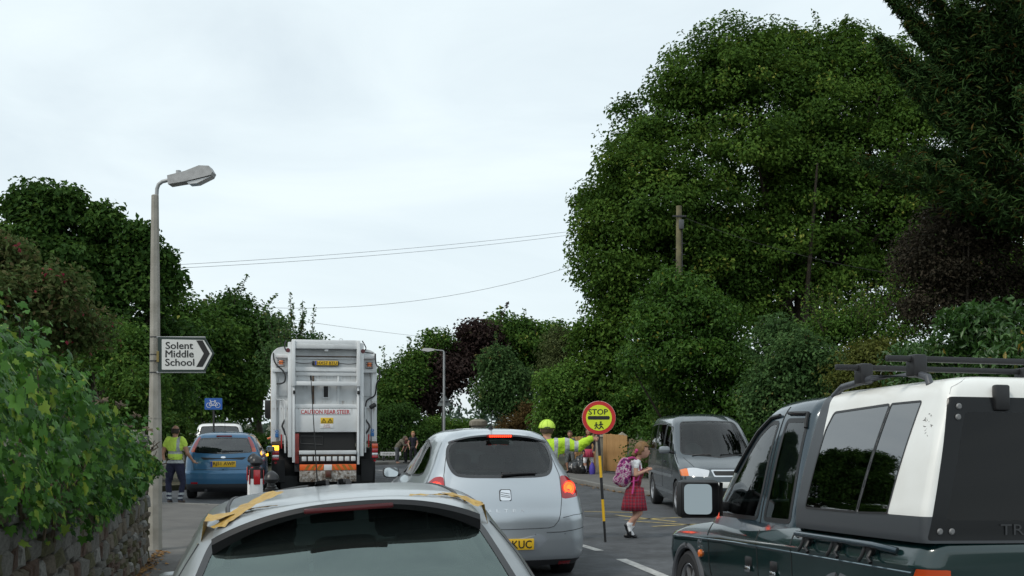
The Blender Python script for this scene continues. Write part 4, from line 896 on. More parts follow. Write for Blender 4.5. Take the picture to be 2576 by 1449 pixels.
wf = T('window_frame', 632, 688, 512, 622, .03, .08, M_tg); T('window_pane', 641, 678, 518, 610, .022, .031, M_ink, None, .002)
T('plate_board', 545, 768, 306, 342, -.03, .08, M_black); number_plate(TR, -.04, ty(662), tz(323), .54, .105, 'HX57 BTU')
T('camera', 645, 678, 208, 226, -.1, .0, mat('camera_white', (.8, .8, .8), .4))
T('lower_panel', 405, 918, 706, 905, -.01, .10, M_tw)
T('caution_board', 446, 864, 712, 758, -.018, -.009, mat('sticker_white', (.75, .75, .75), .5), None, .001); text('caution_lettering', 'CAUTION REAR STEER', mat('sign_red', (.55, .02, .03), .5), TR, rearM(ty(655), tz(735), -.019), 405 * K_, 35 * K_, bold=.02)
yb = T('warning_label', 615, 720, 784, 833, -.018, -.009, mat('label_yellow', (.78, .50, .02), .5), None, .001)
for cx in (641, 694):
    b = MB(); o = [(ty(cx - 22), tz(825)), (ty(cx + 22), tz(825)), (ty(cx), tz(788))]; i_ = [(ty(cx - 14), tz(821)), (ty(cx + 14), tz(821)), (ty(cx), tz(797))]
    b.add([(-.0195, *p) for p in o + i_], [(0, 1, 4, 3), (1, 2, 5, 4), (2, 0, 3, 5)]); b.add([(-.0195, ty(cx - 2), tz(818)), (-.0195, ty(cx + 2), tz(818)), (-.0195, ty(cx + 2), tz(803)), (-.0195, ty(cx - 2), tz(803))], [(0, 1, 2, 3)]); b.build('warning_triangle', M_ink, yb)
kc = T('keep_clear_label', 612, 722, 836, 874, -.018, -.009, MATS['sticker_white'], None, .001)
text('keep_clear_lettering', 'KEEP', mat('faded_red', (.45, .15, .17), .6), kc, rearM(ty(667), tz(846), -.019), 48 * K_, 11 * K_); text('keep_clear_lettering', 'CLEAR', MATS['faded_red'], kc, rearM(ty(667), tz(863), -.019), 62 * K_, 12 * K_)
# hopper opening: dark box open to the rear
hb = MB(); y0, y1, z0, z1 = ty(905), ty(435), tz(1058), tz(908)
hb.add([(-.02, y0, z0), (-.02, y1, z0), (-.02, y1, z1), (-.02, y0, z1), (.05, y0, z0), (.05, y1, z0), (.05, y1, z1), (.05, y0, z1)], [(0, 1, 5, 4), (1, 2, 6, 5), (2, 3, 7, 6), (3, 0, 4, 7), (4, 5, 6, 7)])
hb.build('hopper', mat('hopper_black', (.012, .012, .012), .7), TR)
MB().tube([(.04, ty(450), tz(1000)), (.04, ty(450), tz(938)), (.04, ty(630), tz(940)), (.04, ty(632), tz(1010)), (.04, ty(450), tz(1000))], .008, 6).build('packer_edge', mat('worn_edge', (.09, .09, .09), .5), TR)
T('red_guard', 402, 436, 918, 1168, -.03, .3, mat('guard_red', (.55, .06, .05), .5, col2=(.25, .04, .03), nscale=4))
T('hopper_lip', 436, 912, 1060, 1092, -.14, .2, M_tg); T('hopper_sill', 450, 900, 1092, 1110, -.10, .2, M_rust)
T('comb_back', 440, 910, 1110, 1162, -.06, .1, M_dark)
for i in range(9): T('comb_tooth', 458 + i * 51, 496 + i * 51, 1110, 1148, -.13, -.055, M_tw)
ch = T('chevron_board', 440, 910, 1176, 1226, -.15, -.10, mat('chevron_orange', (.85, .14, .02), .5))
for x0, x1 in ((440, 640), (708, 910)):
    s_ = 1 if x0 < 600 else -1; b = MB()
    for k in range(4):
        a = x0 + 36 + k * 50 if s_ > 0 else x0 + 8 + k * 50; q = [(a, 1224), (a + 25, 1224), (a + 25 + s_ * 30, 1178), (a + s_ * 30, 1178)]; q = [(min(max(c, x0), x1), d) for c, d in q]
        b.add([(-.1515, ty(c), tz(d)) for c, d in q], [(0, 1, 2, 3)])
    b.build('chevron_stripes', mat('chevron_brown', (.36, .16, .02), .5), ch)
T('chevron_centre', 641, 706, 1177, 1225, -.154, -.149, M_tw, ch, .001)
T('rear_bumper', 440, 910, 1226, 1322, -.14, .0, M_muck); lp = T('fog_lamp', 650, 702, 1226, 1288, -.19, -.14, M_rust); T('lamp_face', 657, 695, 1234, 1280, -.195, -.188, mat('dark_lamp', (.10, .03, .02), .3), lp)
dirt = MB()
for i in range(420):
    cx = rnd.uniform(445, 905); h = abs(rnd.gauss(0, 26)); cy = 1320 - h - rnd.random() * 6; s_ = rnd.uniform(1, 3.2); l = rnd.uniform(2, 10)
    dirt.add([(-.1425, ty(cx), tz(cy)), (-.1425, ty(cx + s_), tz(cy)), (-.1425, ty(cx + s_), tz(cy + l)), (-.1425, ty(cx), tz(cy + l))], [(0, 1, 2, 3)])
tag(dirt.build('mud_spatter', mat('mud', (.06, .035, .02), .9), TR), kind='stuff')
# lamps
for (a, b, cy0, lit) in ((215, 272, 1018, True), (1043, 1096, 1004, False)):
    h = T('lamp_cluster', a - 2, b + 2, cy0 - 4, cy0 + 126, -.06, .10, M_black)
    T('indicator', a + 2, b - 2, cy0, cy0 + 38, -.075, -.058, M_glow_a if lit else M_orangelens, h, .006); T('brake_lamp', a + 2, b - 2, cy0 + 40, cy0 + 76, -.072, -.058, M_redlens, h); T('reverse_lamp', a + 2, b - 2, cy0 + 78, cy0 + 98, -.072, -.058, M_clear, h); T('tail_lamp', a + 2, b - 2, cy0 + 99, cy0 + 122, -.072, -.058, M_redlens, h)
    c = (a + b) / 2; MB().lathe([(.035, 0), (.03, .03)], 14, Matrix.Translation((.0, ty(c), tz(cy0 + 142))) @ Matrix.Rotation(R(-90), 4, 'Y')).build('round_reflector', M_redlens, TR, True)
for cx, cy in ((289, 320), (1028, 330)):
    bc = MB().lathe([(.06, -.05), (.062, .02), (.05, .045), (.02, .055)], 18, Matrix.Translation((.10, ty(cx), tz(cy)))).build('beacon', M_amber, TR, True)
    b = MB()
    for k in range(5): a = 2 * math.pi * k / 5; b.tube([(.10 + .085 * math.cos(a), ty(cx) + .085 * math.sin(a), tz(cy) - .09), (.10 + .085 * math.cos(a), ty(cx) + .085 * math.sin(a), tz(cy) + .05)], .005, 5)
    for zz in (-.09, 0, .05): b.tube([(.10 + .085 * math.cos(a), ty(cx) + .085 * math.sin(a), tz(cy) + zz) for a in np.linspace(0, 6.283, 17)], .005, 5)
    b.build('beacon_cage', M_dark, bc)
for cx, cy in ((255, 900), (1057, 892)):
    MB().lathe([(.038, 0), (.038, .004)], 20, Matrix.Translation((.198, ty(cx), tz(cy))) @ Matrix.Rotation(R(-90), 4, 'Y')).build('notice', mat('notice_blue', (.03, .16, .42), .5), TR); T('notice', cx - 14, cx + 14, cy + 16, cy + 50, .194, .199, MATS['notice_blue'], None, .001)
    T('notice_mark', cx - 2, cx + 2, cy - 10, cy + 6, .191, .193, MATS['sticker_white'], None, 0)
# hoses and pipes
def hose(pts, r, m=M_hose, nm='hose'):
    P = [(x, ty(cx), tz(cy)) for x, cx, cy in pts]; Q = []
    for i in range(len(P) - 1):
        p0, p1, p2, p3 = [Vector(P[max(0, min(len(P) - 1, i + k))]) for k in (-1, 0, 1, 2)]
        for k in range(6): t = k / 6; Q.append(.5 * ((2 * p1) + (p2 - p0) * t + (2 * p0 - 5 * p1 + 4 * p2 - p3) * t * t + (3 * p1 - p0 - 3 * p2 + p3) * t ** 3))
    Q.append(Vector(P[-1])); MB().tube(Q, r, 8).build(nm, m, TR, True)
hose([(.16, 225, 240), (.12, 232, 300), (.08, 255, 345), (.05, 300, 385), (.03, 322, 430), (.05, 318, 480), (.12, 290, 496), (.18, 252, 498)], .018)
hose([(.18, 250, 500), (.17, 250, 620), (.17, 280, 632), (.15, 312, 636), (.12, 318, 690)], .013, M_tg, 'pipe')
hose([(.10, 320, 700), (.06, 322, 790), (.03, 298, 850), (.03, 312, 890), (.06, 328, 960), (.08, 322, 1060)], .022)
hose([(.16, 1080, 235), (.10, 1084, 320), (.04, 1110, 370), (.04, 1112, 450), (.12, 1090, 495), (.16, 1075, 590), (.16, 1010, 635), (.12, 995, 700)], .018)
hose([(.10, 995, 700), (.06, 992, 790), (.02, 1025, 850), (.03, 1015, 890), (.06, 992, 930), (.08, 990, 990)], .022)
hose([(.02, 330, 135), (0, 318, 190), (.05, 335, 230)], .016); hose([(.02, 965, 130), (-.02, 995, 190), (.0, 985, 225), (.1, 1060, 232)], .014); hose([(.0, 545, 322), (.0, 470, 328), (.03, 410, 320)], .008); hose([(.0, 768, 322), (.0, 850, 330), (.03, 915, 322)], .008)
for cx in (322, 992): MB().tube([(.05, ty(cx), tz(690)), (.05, ty(cx), tz(1080))], .022, 10).build('hydraulic_ram', M_tg, TR, True)
for cx, cy in ((395, 570), (928, 570)): T('rail_pivot', cx - 10, cx + 10, cy - 14, cy + 14, -.17, -.09, M_black)
for cx in (345, 968): MB().lathe([(.05, 0), (.05, .05)], 16, Matrix.Translation((-.02, ty(cx), tz(220))) @ Matrix.Rotation(R(-90), 4, 'Y')).build('marker_lamp', mat('maroon_lens', (.12, .02, .025), .3), TR, True)
MB().tube([(.1, ty(292), tz(925)), (.1, ty(292), tz(1045))], .016, 6).build('grab_handle', mat('handle_red', (.5, .02, .02), .5), TR); MB().tube([(.1, ty(1022), tz(925)), (.1, ty(1022), tz(1035))], .016, 6).build('grab_handle', MATS['handle_red'], TR)
mm = MB().box(-.03, .05, -.09, .09, -.055, .055, .04).build('side_mirror', M_black, TR, True); mm.location = (.05, ty(1056), tz(684)); mm.rotation_euler = (R(-32), 0, 0)
b = MB().tube([(.5, ty(796) + .045 * math.cos(a), 3.61 + .045 * math.sin(a)) for a in np.linspace(0, 6.283, 17)], .012, 6, False).build('lifting_eye', M_tg, TR, True)
stain = MB()      # rust and grime runs below seams
for i in range(150):
    cx = rnd.choice((rnd.uniform(215, 345), rnd.uniform(410, 915), rnd.uniform(960, 1090), rnd.uniform(410, 915))); inner_ = 405 < cx < 918
    cy = rnd.choice((398, 432, 516, 706, 640)) if inner_ else rnd.choice((400, 640, 700, 880)); l = rnd.uniform(10, 70); s_ = rnd.uniform(.8, 3.0); x = (-.013 if cy >= 706 else .056) if inner_ else .247
    if not inner_ and (cx < 252 or cx > 1048): x = .196
    stain.add([(x, ty(cx), tz(cy)), (x, ty(cx + s_), tz(cy)), (x, ty(cx + s_ * .5), tz(cy + l))], [(0, 1, 2)])
tag(stain.build('grime_runs', mat('grime', (.24, .19, .14), .9), TR), kind='stuff')
T('rusty_beam', 210, 300, 985, 1015, .1, .5, M_rust); T('rusty_beam', 1000, 1092, 985, 1005, .1, .5, M_rust)
# chassis, wheels, cab
T('chassis', 300, 1000, 1180, 1330, .35, 7.2, M_under); T('mudguard_back', 215, 320, 1140, 1330, .2, .26, mat('mudflap', (.02, .021, .022), .8)); T('mudguard_back', 960, 1062, 1140, 1330, .2, .26, MATS['mudflap'])
T('rear_underframe', 400, 920, 1168, 1240, .05, .4, M_dark)
for s_ in (1, -1):
    for xw in (.85, 2.2, 6.3): wheel(TR, xw, s_ * .98, .5, .5 if xw < 5 else .32, spokes=8, side=s_, rim_m=M_tg)
for a, b in ((285, 425), (905, 1050)): 
    fl = T('mud_flap', a, b, 1275, 1385, .24, .255, MATS['mudflap'])
MB().prism(rpoly([(6.4, .55), (7.95, .55), (8.0, 1.6), (7.75, 2.75), (6.4, 2.85)], .12), -1.18, 1.18, 'y').build('cab', M_tw, TR, True)
for s_ in (1, -1):
    MB().box(7.5, 7.62, s_ * 1.3 - .12, s_ * 1.3 + .12, 1.75, 2.3, .04).build('cab_mirror', M_black, TR, True)
MB().tube([(6.3, 1.34, 1.15), (6.3, 1.2, 1.2)], .03, 8).build('side_marker', M_amber, TR)

# ================================================================ street furniture
M_conc = mat('concrete_column', (0.37, 0.35, 0.31), 0.9, col2=(.25, .235, .20), nscale=6, bump=.25, bscale=60)
M_galv = mat('galvanised', (0.40, 0.41, 0.42), 0.55, metal=.3, col2=(.30, .31, .31), nscale=5)
lx, ly = (390 - CX) / FPX * 13.2, 13.2; lz = zg(lx, ly) + .1
LP = empty('street_lamp', (lx, ly, lz), (0, 0, 0), 'tall concrete street lamp beside the ivy wall carrying the school sign', 'street lamp')
def zz(y): return CAMZ + (HY - y) / FPX * 13.2 - lz
b = MB(); prof = [(.085, -.05), (.085, zz(1200)), (.078, zz(1065)), (.064, zz(935)), (.056, zz(700)), (.044, zz(492)), (.030, zz(490))]; b.lathe(prof, 8); b.build('column', M_conc, LP, True)
x_ = lambda px: (px - 390) / FPX * 13.2
MB().tube([(x_(394), 0, zz(492)), (x_(395), 0, zz(475)), (x_(399), 0, zz(464)), (x_(408), 0, zz(457)), (x_(428), 0, zz(452))], .022, 10).build('bracket', M_galv, LP, True)
hd = [(x_(426), zz(445)), (x_(428), zz(467)), (x_(470), zz(460)), (x_(535), zz(444)), (x_(539), zz(436)), (x_(530), zz(421)), (x_(505), zz(420)), (x_(470), zz(434))]
MB().prism(hd, -.09, .09, 'y').build('lantern', mat('lantern_grey', (.45, .45, .45), .6, col2=(.33, .33, .33), nscale=15), LP)
MB().prism([(x_(474), zz(461)), (x_(479), zz(466)), (x_(500), zz(464)), (x_(536), zz(446))], -.075, .075, 'y').build('lens', mat('lamp_lens', (.6, .6, .6), .2, coat=.5), LP)
MB().tube([(x_(449), 0, zz(441)), (x_(449), 0, zz(429))], .03, 10).build('photocell', M_galv, LP, True)
for y in (848, 892, 908, 937): MB().lathe([(.068 if y > 900 else .064, zz(y) - .006), (.068 if y > 900 else .064, zz(y) + .006)], 12).build('sign_strap', M_dark, LP)
MB().lathe([(.079, zz(1052)), (.079, zz(1050))], 10).build('inspection_ring', M_conc, LP)
MB().box(-.135, -.075, -.05, .05, 0, zz(1210), .006).build('dark_upright', mat('upright_black', (.018, .018, .018), .8), LP)  # plain dark upright strip against the column
# school direction sign
SG = empty('direction_sign', (lx, ly - .09, lz), (0, 0, 0), 'white arrow sign reading Solent Middle School, strapped to the lamp column', 'sign')
o = [(x_(404), zz(936)), (x_(404), zz(849)), (x_(521), zz(851)), (x_(544), zz(891)), (x_(521), zz(936))]
MB().prism(o, -.012, .012, 'y').build('backing', mat('sign_green_black', (.015, .03, .025), .5), SG)
i_ = rpoly([(x_(414), zz(931)), (x_(414), zz(855)), (x_(519), zz(857)), (x_(540), zz(891)), (x_(519), zz(931))], .01)
MB().prism(i_, -.016, -.011, 'y').build('face', mat('sign_white', (.62, .62, .60), .5), SG)
MB().prism([(x_(500), zz(858)), (x_(516), zz(858)), (x_(534), zz(891)), (x_(516), zz(924)), (x_(500), zz(924)), (x_(519), zz(891))], -.019, -.0165, 'y').build('chevron', M_ink, SG)
for i, (t, wd) in enumerate((('Solent', 68), ('Middle', 70), ('School', 72))): text('lettering', t, M_ink, SG, basis((x_(458 + i * .5), -.018, zz((870.5, 891.5, 912.5)[i])), (1, 0, 0), (0, 0, 1)), wd / FPX * 13.2, 17.5 / FPX * 13.2, bold=.01)
MB().box(x_(400), x_(521), -.005, .035, zz(939), zz(935), .003).build('lower_rail', M_galv, SG); MB().box(x_(400), x_(521), -.005, .035, zz(851), zz(848), .003).build('upper_rail', M_galv, SG)
MB().box(x_(401), x_(407), -.02, .04, zz(912), zz(885), .003).build('bracket', mat('old_brass', (.2, .15, .04), .6), SG)
# cycle route sign
cy_ = 34.0; c = at(537, 1016, cy_)
CS = empty('cycle_sign', (c.x, cy_, 0), (0, 0, 0), 'small blue cycle route sign with a white bicycle, above the white car', 'sign')
k = cy_ / FPX
MB().prism(rpoly([(-22 * k, c.z - 14.5 * k), (22 * k, c.z - 14.5 * k), (22 * k, c.z + 14.5 * k), (-22 * k, c.z + 14.5 * k)], .03), -.01, .01, 'y').build('panel', mat('sign_blue', (.02, .10, .38), .5), CS)
MB().tube([(0, .03, 0), (0, .03, c.z)], .03, 8).build('post', M_dark, CS)
b = MB()
def wl(x0, z0, x1, z1): b.tube([(x0 * k, -.014, c.z + z0 * k), (x1 * k, -.014, c.z + z1 * k)], .007, 5)
for wx in (-11, 11): b.tube([(wx * k + 6 * k * math.cos(a), -.014, c.z - 3.5 * k + 6 * k * math.sin(a)) for a in np.linspace(0, 6.283, 19)], .007, 5, False)
for q in ((-11, -3.5, -7, 5.5), (-7, 5.5, 5, 5.5), (-7, 5.5, -1, -4), (-1, -4, 5, 5.5), (-1, -4, 11, -3.5), (5, 5.5, 11, -3.5), (5, 5.5, 4, 8), (2, 8, 7, 8), (-7, 5.5, -8, 9), (-10, 9, -6, 9), (-11, -3.5, -1, -4)): wl(*q)
b.build('bicycle_symbol', mat('symbol_white', (.75, .75, .75), .5), CS)
# further street lamp with the back of a warning triangle
c = at(1117, 900, 42); FL = empty('street_lamp', (c.x, 42, .1), (0, 0, 0), 'slim grey street lamp beyond the silver people carrier, flat lantern to the left', 'street lamp')
k = 42 / FPX; Z = lambda y: CAMZ + (HY - y) * k - .1
MB().tube([(0, 0, 0), (0, 0, 1.2), (0, 0, 1.21), (0, 0, Z(885))], [.075, .075, .05, .04], 10).build('column', M_galv, FL, True)
MB().tube([(0, 0, Z(886)), (-3 * k, 0, Z(882)), (-25 * k, 0, Z(880))], .022, 8).build('bracket', M_galv, FL, True)
MB().prism([(-57 * k, Z(882)), (-52 * k, Z(876)), (-35 * k, Z(876)), (-24 * k, Z(878)), (-24 * k, Z(882)), (-40 * k, Z(885))], -.1, .1, 'y').build('lantern', mat('lantern_pale', (.5, .5, .5), .5), FL)
WT = empty('warning_sign', (c.x, 42.12, .1), (0, 0, 0), 'grey back of a triangular road sign on the slim street lamp', 'sign')
MB().prism(rpoly([(-18 * k, Z(1021)), (18 * k, Z(1021)), (0, Z(990))], .04), 0, .012, 'y').build('panel', mat('sign_back', (.17, .19, .19), .6), WT); MB().box(-.16, .16, -.02, .02, Z(1012), Z(1009), 0).build('rail', M_dark, WT); MB().tube([(-.07, .05, 0), (-.07, .05, Z(1021))], .028, 8).build('post', M_black, WT)
# bollards
def bollard(px, py, Y, h, white, lab):
    c = at(px, py, Y); zb = zg(c.x, Y) + .1; B = empty('bollard', (c.x, Y, zb), (0, 0, 0), lab, 'bollard', 'bollards at the pavement corner'); hh = c.z - zb
    if white:
        MB().lathe([(.10, -.02), (.10, hh - .36)], 20).build('sleeve', mat('bollard_white', (.78, .78, .78), .4), B, True)
        MB().lathe([(.104, hh - .36), (.104, hh - .20)], 20).build('collar', M_black, B, True)
        for a in (0, 1, 2, 3):
            o = MB().box(-.05, .05, -.112, -.098, hh - .45, hh - .225, .01).build('reflector', mat('reflector_red', (.42, .01, .015), .25, coat=.6), B, True); o.rotation_euler = (0, 0, a * math.pi / 2 + .3)
    else: MB().lathe([(.075, -.02), (.075, hh - .30), (.09, hh - .28), (.09, hh - .24), (.06, hh - .22)], 20).build('shaft', M_black, B, True)
    MB().lathe([(.07, hh - .21), (.05, hh - .19), (.05, hh - .165), (.085, hh - .15), (.105, hh - .115), (.095, hh - .07), (.06, hh - .03), (.02, hh - .004), (.002, hh)], 20).build('finial', mat('bollard_black', (.02, .02, .022), .35), B, True)
bollard(645, 1145, 17.2, 1, True, 'white bollard with red reflectors and black finial, nearer of the white pair'); bollard(638, 1140, 18.4, 1, True, 'white bollard half hidden directly behind the nearer white one')
bollard(683, 1184, 15.0, 1, False, 'black bollard with egg shaped finial, right of the white pair')
# timber pole and wires
py = 36.0; c = at(1708, 518, py); UP = empty('utility_pole', (c.x, py, 0), (0, 0, 0), 'weathered timber utility pole rising in front of the big lime tree', 'utility pole')
M_pole = mat('pole_wood', (0.19, 0.17, 0.09), 0.9, col2=(.11, .10, .06), nscale=5)
MB().tube([(0, 0, 0), (0, 0, c.z)], [.13, .09], 12).build('shaft', M_pole, UP, True); k = py / FPX
MB().box(-.02, .14, -.16, -.05, c.z - 60 * k, c.z - 36 * k, .02).build('cable_box', mat('pole_box', (.08, .085, .09), .6), UP, True)
MB().box(-.22, .22, -.11, -.06, c.z - 29 * k, c.z - 25 * k, .005).build('wire_bracket', M_dark, UP)
for i in range(6): MB().tube([(-.2 if i % 2 else .02, -.05, c.z - (95 + 14 * i) * k), (-.02 if i % 2 else .2, -.05, c.z - (95 + 14 * i) * k)], .012, 5).build('climbing_peg', M_dark, UP)
MB().tube([(.09, -.06, c.z - 60 * k), (.11, -.08, 1.0)], .015, 6).build('downlead', M_dark, UP)
c = at(516, 752, 46.0); P2 = empty('utility_pole', (c.x, 46, 0), (0, 0, 0), 'distant utility pole top poking out of the left-hand trees', 'utility pole'); MB().tube([(0, 0, 0), (0, 0, c.z)], [.12, .09], 10).build('shaft', M_pole, P2, True); MB().box(-.3, .3, -.05, .05, c.z - .35, c.z - .28).build('wire_bracket', M_dark, P2)
def wire(a, b, sag, lab, r=.0068):
    P = [a + (b - a) * (i / 24) + Vector((0, 0, -sag * 4 * (i / 24) * (1 - i / 24))) for i in range(25)]
    tag(MB().tube(P, r, 5).build('overhead_wire', mat('wire', (.24, .25, .26) if r > .006 else (.03, .03, .03), .7) if r > .006 else mat('dark_wire', (.03, .03, .03), .8)), lab, 'wire', 'overhead wires')
wire(at(330, 672, 33), at(1690, 547, 50), .25, 'upper of the two close overhead wires crossing the sky'); wire(at(330, 680, 33), at(1690, 553, 50), .30, 'lower of the two close overhead wires crossing the sky')
wire(at(520, 764, 46), at(1690, 575, 50), 1.35, 'single sagging overhead wire above the refuse lorry', .0085); wire(at(522, 772, 46), at(1160, 857, 70), .1, 'thin faint overhead wire sloping down to the right behind the lorry', .0085)
for i in range(1): wire(at(1716, 545, 36), at(2330, 700, 30), .25, 'dark overhead wire running right from the timber pole into the trees', .0045)

# ================================================================ garden wall with ivy
DV = Vector((-.2, 1, 0)).normalized(); WN = Vector((DV.y, -DV.x, 0))      # along the wall, and out of it towards the road
M_mortar = mat('lime_mortar', (0.15, 0.135, 0.11), 0.95, col2=(.13, .115, .09), nscale=6, bump=.6, bscale=25)
M_stone = [mat('wall_stone_%s' % n, c_, .92, col2=tuple(v * .55 for v in c_), nscale=s_, bump=.6, bscale=22) for n, c_, s_ in (('grey', (.17, .165, .145), 7), ('tan', (.15, .125, .09), 6), ('pale', (.28, .275, .25), 8), ('rust', (.11, .07, .05), 7), ('moss', (.10, .095, .045), 6))]
GW = empty('garden_wall', (WL(2), 2, zg(WL(2), 2)), (0, 0, 0), 'old rubble stone garden wall on the left, overgrown with ivy', 'wall')
g0 = Vector(GW.location); LW = (12.35 - 2) / DV.y
v = []; f = []
for i in range(41):
    p = Vector((WL(2), 2, 0)) + DV * (LW * i / 40)
    for o_, z in ((-.03, -.1), (-.03, 1.5), (-.45, 1.5), (-.45, -.1)): q = p + WN * o_; v.append((q.x - g0.x, q.y - g0.y, z + zg(p.x, p.y) - g0.z + (.03 * math.sin(i * 1.3) if z > 1 else 0)))
for i in range(40):
    for j in range(4): f.append((i * 4 + j, i * 4 + (j + 1) % 4, i * 4 + 4 + (j + 1) % 4, i * 4 + 4 + j))
f += [(0, 1, 2, 3), (160, 161, 162, 163)]
MB().add(v, f).build('mortar_core', M_mortar, GW)
protos = []
for k in range(10):
    bm = bmesh.new(); bmesh.ops.create_cube(bm, size=1); bmesh.ops.bevel(bm, geom=bm.edges[:], offset=.16, segments=1, affect='EDGES')
    for q in bm.verts: q.co += Vector((rnd.gauss(0, .045), rnd.gauss(0, .05), rnd.gauss(0, .045)))
    me = bpy.data.meshes.new('stone'); bm.to_mesh(me); bm.free(); me.materials.append(M_stone[(0, 1, 0, 0, 4, 3, 0, 4, 2, 1)[k]]); protos.append(me)
z = 0.06; row = 0; nst = 0; ang = math.atan2(DV.y, DV.x)
while z < 1.46:
    h = rnd.uniform(.07, .17); s_ = 2.2 + rnd.uniform(0, .25)
    while s_ < LW - .05:
        l = rnd.uniform(.10, .34); 
        if s_ + l > LW: l = LW - s_
        p = Vector((WL(2), 2, 0)) + DV * (s_ + l / 2); o = bpy.data.objects.new('stone', protos[rnd.randrange(10)]); link(o, GW); nst += 1
        q = p + WN * (-.06 + rnd.uniform(0, .022)); o.location = (q.x - g0.x, q.y - g0.y, z + h / 2 + zg(p.x, p.y) - g0.z + rnd.uniform(-.018, .018)); o.rotation_euler = (rnd.uniform(-.04, .04), rnd.uniform(-.05, .05), ang + rnd.uniform(-.03, .03)); o.scale = (l * rnd.uniform(.88, 1.06), .14, h * rnd.uniform(.85, 1.08)); s_ += l
    z += h; row += 1

# ================================================================ timber fence by the right pavement
M_fence = mat('fence_timber', (0.45, 0.26, 0.10), 0.75, col2=(.30, .165, .06), nscale=3); M_fence2 = mat('old_fence_timber', (0.20, 0.15, 0.085), 0.85, col2=(.12, .09, .05), nscale=3)
def fence(p0, p1, h0, h1, z0, m, lab, bw=.095):
    p0 = Vector(p0); p1 = Vector(p1); F_ = empty('timber_fence', (p0.x, p0.y, .13), (0, 0, math.atan2(p1.y - p0.y, p1.x - p0.x)), lab, 'fence'); L_ = (p1 - p0).length; n = int(L_ / bw)
    base = MB().box(0, bw * .93, -.012, .012, 0, 1, .004).build('board', m, F_, True)
    for i in range(n):
        o = base if i == 0 else base.copy()
        if i: link(o, F_)
        t = i / max(1, n - 1); o.location = (i * L_ / n, rnd.uniform(-.006, .006), z0 + rnd.uniform(-.008, .008)); o.scale = (1, 1, h0 + (h1 - h0) * t + rnd.uniform(-.012, .012) - z0)
    for zr in (.3, .75): MB().box(0, L_, .014, .06, h0 * zr + .0, h0 * zr + .07).build('rail', m, F_)
    return F_
fy = 34.3; F1 = at(1438, 1199, fy); F2 = at(1503, 1200, fy); F3 = at(1518, 1199, 33.6); F4 = at(1578, 1199, 32.4); F5 = at(1645, 1205, 30.6)
fence((F1.x, fy, 0), (F2.x, fy - .15, 0), 1.05, 1.10, .03, M_fence, 'pale timber fence section behind the black rubbish bags')
fence((F3.x, 33.6, 0), (F4.x, 32.4, 0), 1.16, 1.12, .05, M_fence, 'orange brown close board fence panel right of the stop sign pole'); fence((F4.x + .05, 32.35, 0), (F5.x, 30.6, 0), 1.02, 1.0, .05, M_fence2, 'weathered brown fence panel behind the crossing schoolgirl')
def gatepost(px, Y, top, lab, dark):
    c = at(px, top, Y); G = empty('gate_post', (c.x, Y, .1), (0, 0, R(20)), lab, 'post', 'gate posts in the fence'); m = mat('post_stone', (.36, .33, .27), .9, col2=(.22, .2, .16), nscale=6); hh = c.z - .1; a = .12
    MB().box(-a, a, -a, a, 0, hh - .14, .01).build('shaft', m if not dark else M_fence2, G, True); MB().add([(-a - .02, -a - .02, hh - .14), (a + .02, -a - .02, hh - .14), (a + .02, a + .02, hh - .14), (-a - .02, a + .02, hh - .14), (0, 0, hh)], [(0, 1, 4), (1, 2, 4), (2, 3, 4), (3, 0, 4), (3, 2, 1, 0)]).build('cap', m, G)
gatepost(1511, 34.0, 1087, 'stone gate post with pointed cap behind the outstretched hand', False); gatepost(1565, 33.1, 1086, 'stone gate post with pointed cap above the fence, left of the schoolgirl', True)
# stone pier cap beyond the people carrier
c = at(1203, 1058, 46); GP = empty('gate_pier', (c.x, 46, .1), (0, 0, R(12)), 'pale stone gate pier with flat cap, above the people carrier roof', 'gate pier'); hh = c.z - .1 + 10 * 46 / FPX
MB().box(-.27, .27, -.27, .27, 0, hh - .38, .01).build('shaft', mat('pier_stone', (.30, .28, .24), .9, col2=(.2, .19, .16), nscale=5), GP, True); MB().box(-.33, .33, -.33, .33, hh - .38, hh - .2, .02).build('cap', MATS['post_stone'], GP, True)
MB().add([(-.33, -.33, hh - .2), (.33, -.33, hh - .2), (.33, .33, hh - .2), (-.33, .33, hh - .2), (-.15, -.15, hh - .1), (.15, -.15, hh - .1), (.15, .15, hh - .1), (-.15, .15, hh - .1)], [(0, 1, 5, 4), (1, 2, 6, 5), (2, 3, 7, 6), (3, 0, 4, 7), (4, 5, 6, 7)]).build('cap_top', MATS['post_stone'], GP)
# street name plate
c = at(983, 1146, 44); SN = empty('street_name_plate', (c.x, 44, .12), (0, 0, 0), 'low white street name plate on short legs near the far children', 'sign'); k = 44 / FPX
hz = c.z - .12
MB().box(-26 * k, 26 * k, -.012, .012, hz, hz + 9 * k, .003).build('panel', mat('plate_white', (.68, .68, .68), .5), SN)
sb = MB()
for i in range(11):
    if i != 8: sb.box((-20 + i * 3.6) * k, (-18 + i * 3.6 + (i % 3) * .3) * k, -.0145, -.012, hz + 2.6 * k, hz + (6.2 + (i % 2) * .4) * k)
tag(sb.build('lettering', mat('plate_grey', (.22, .22, .22), .6), SN), kind='stuff')
for s_ in (-18, 18): MB().box(s_ * k - .03, s_ * k + .03, .013, .06, 0, hz + 7 * k).build('leg', M_dark, SN)
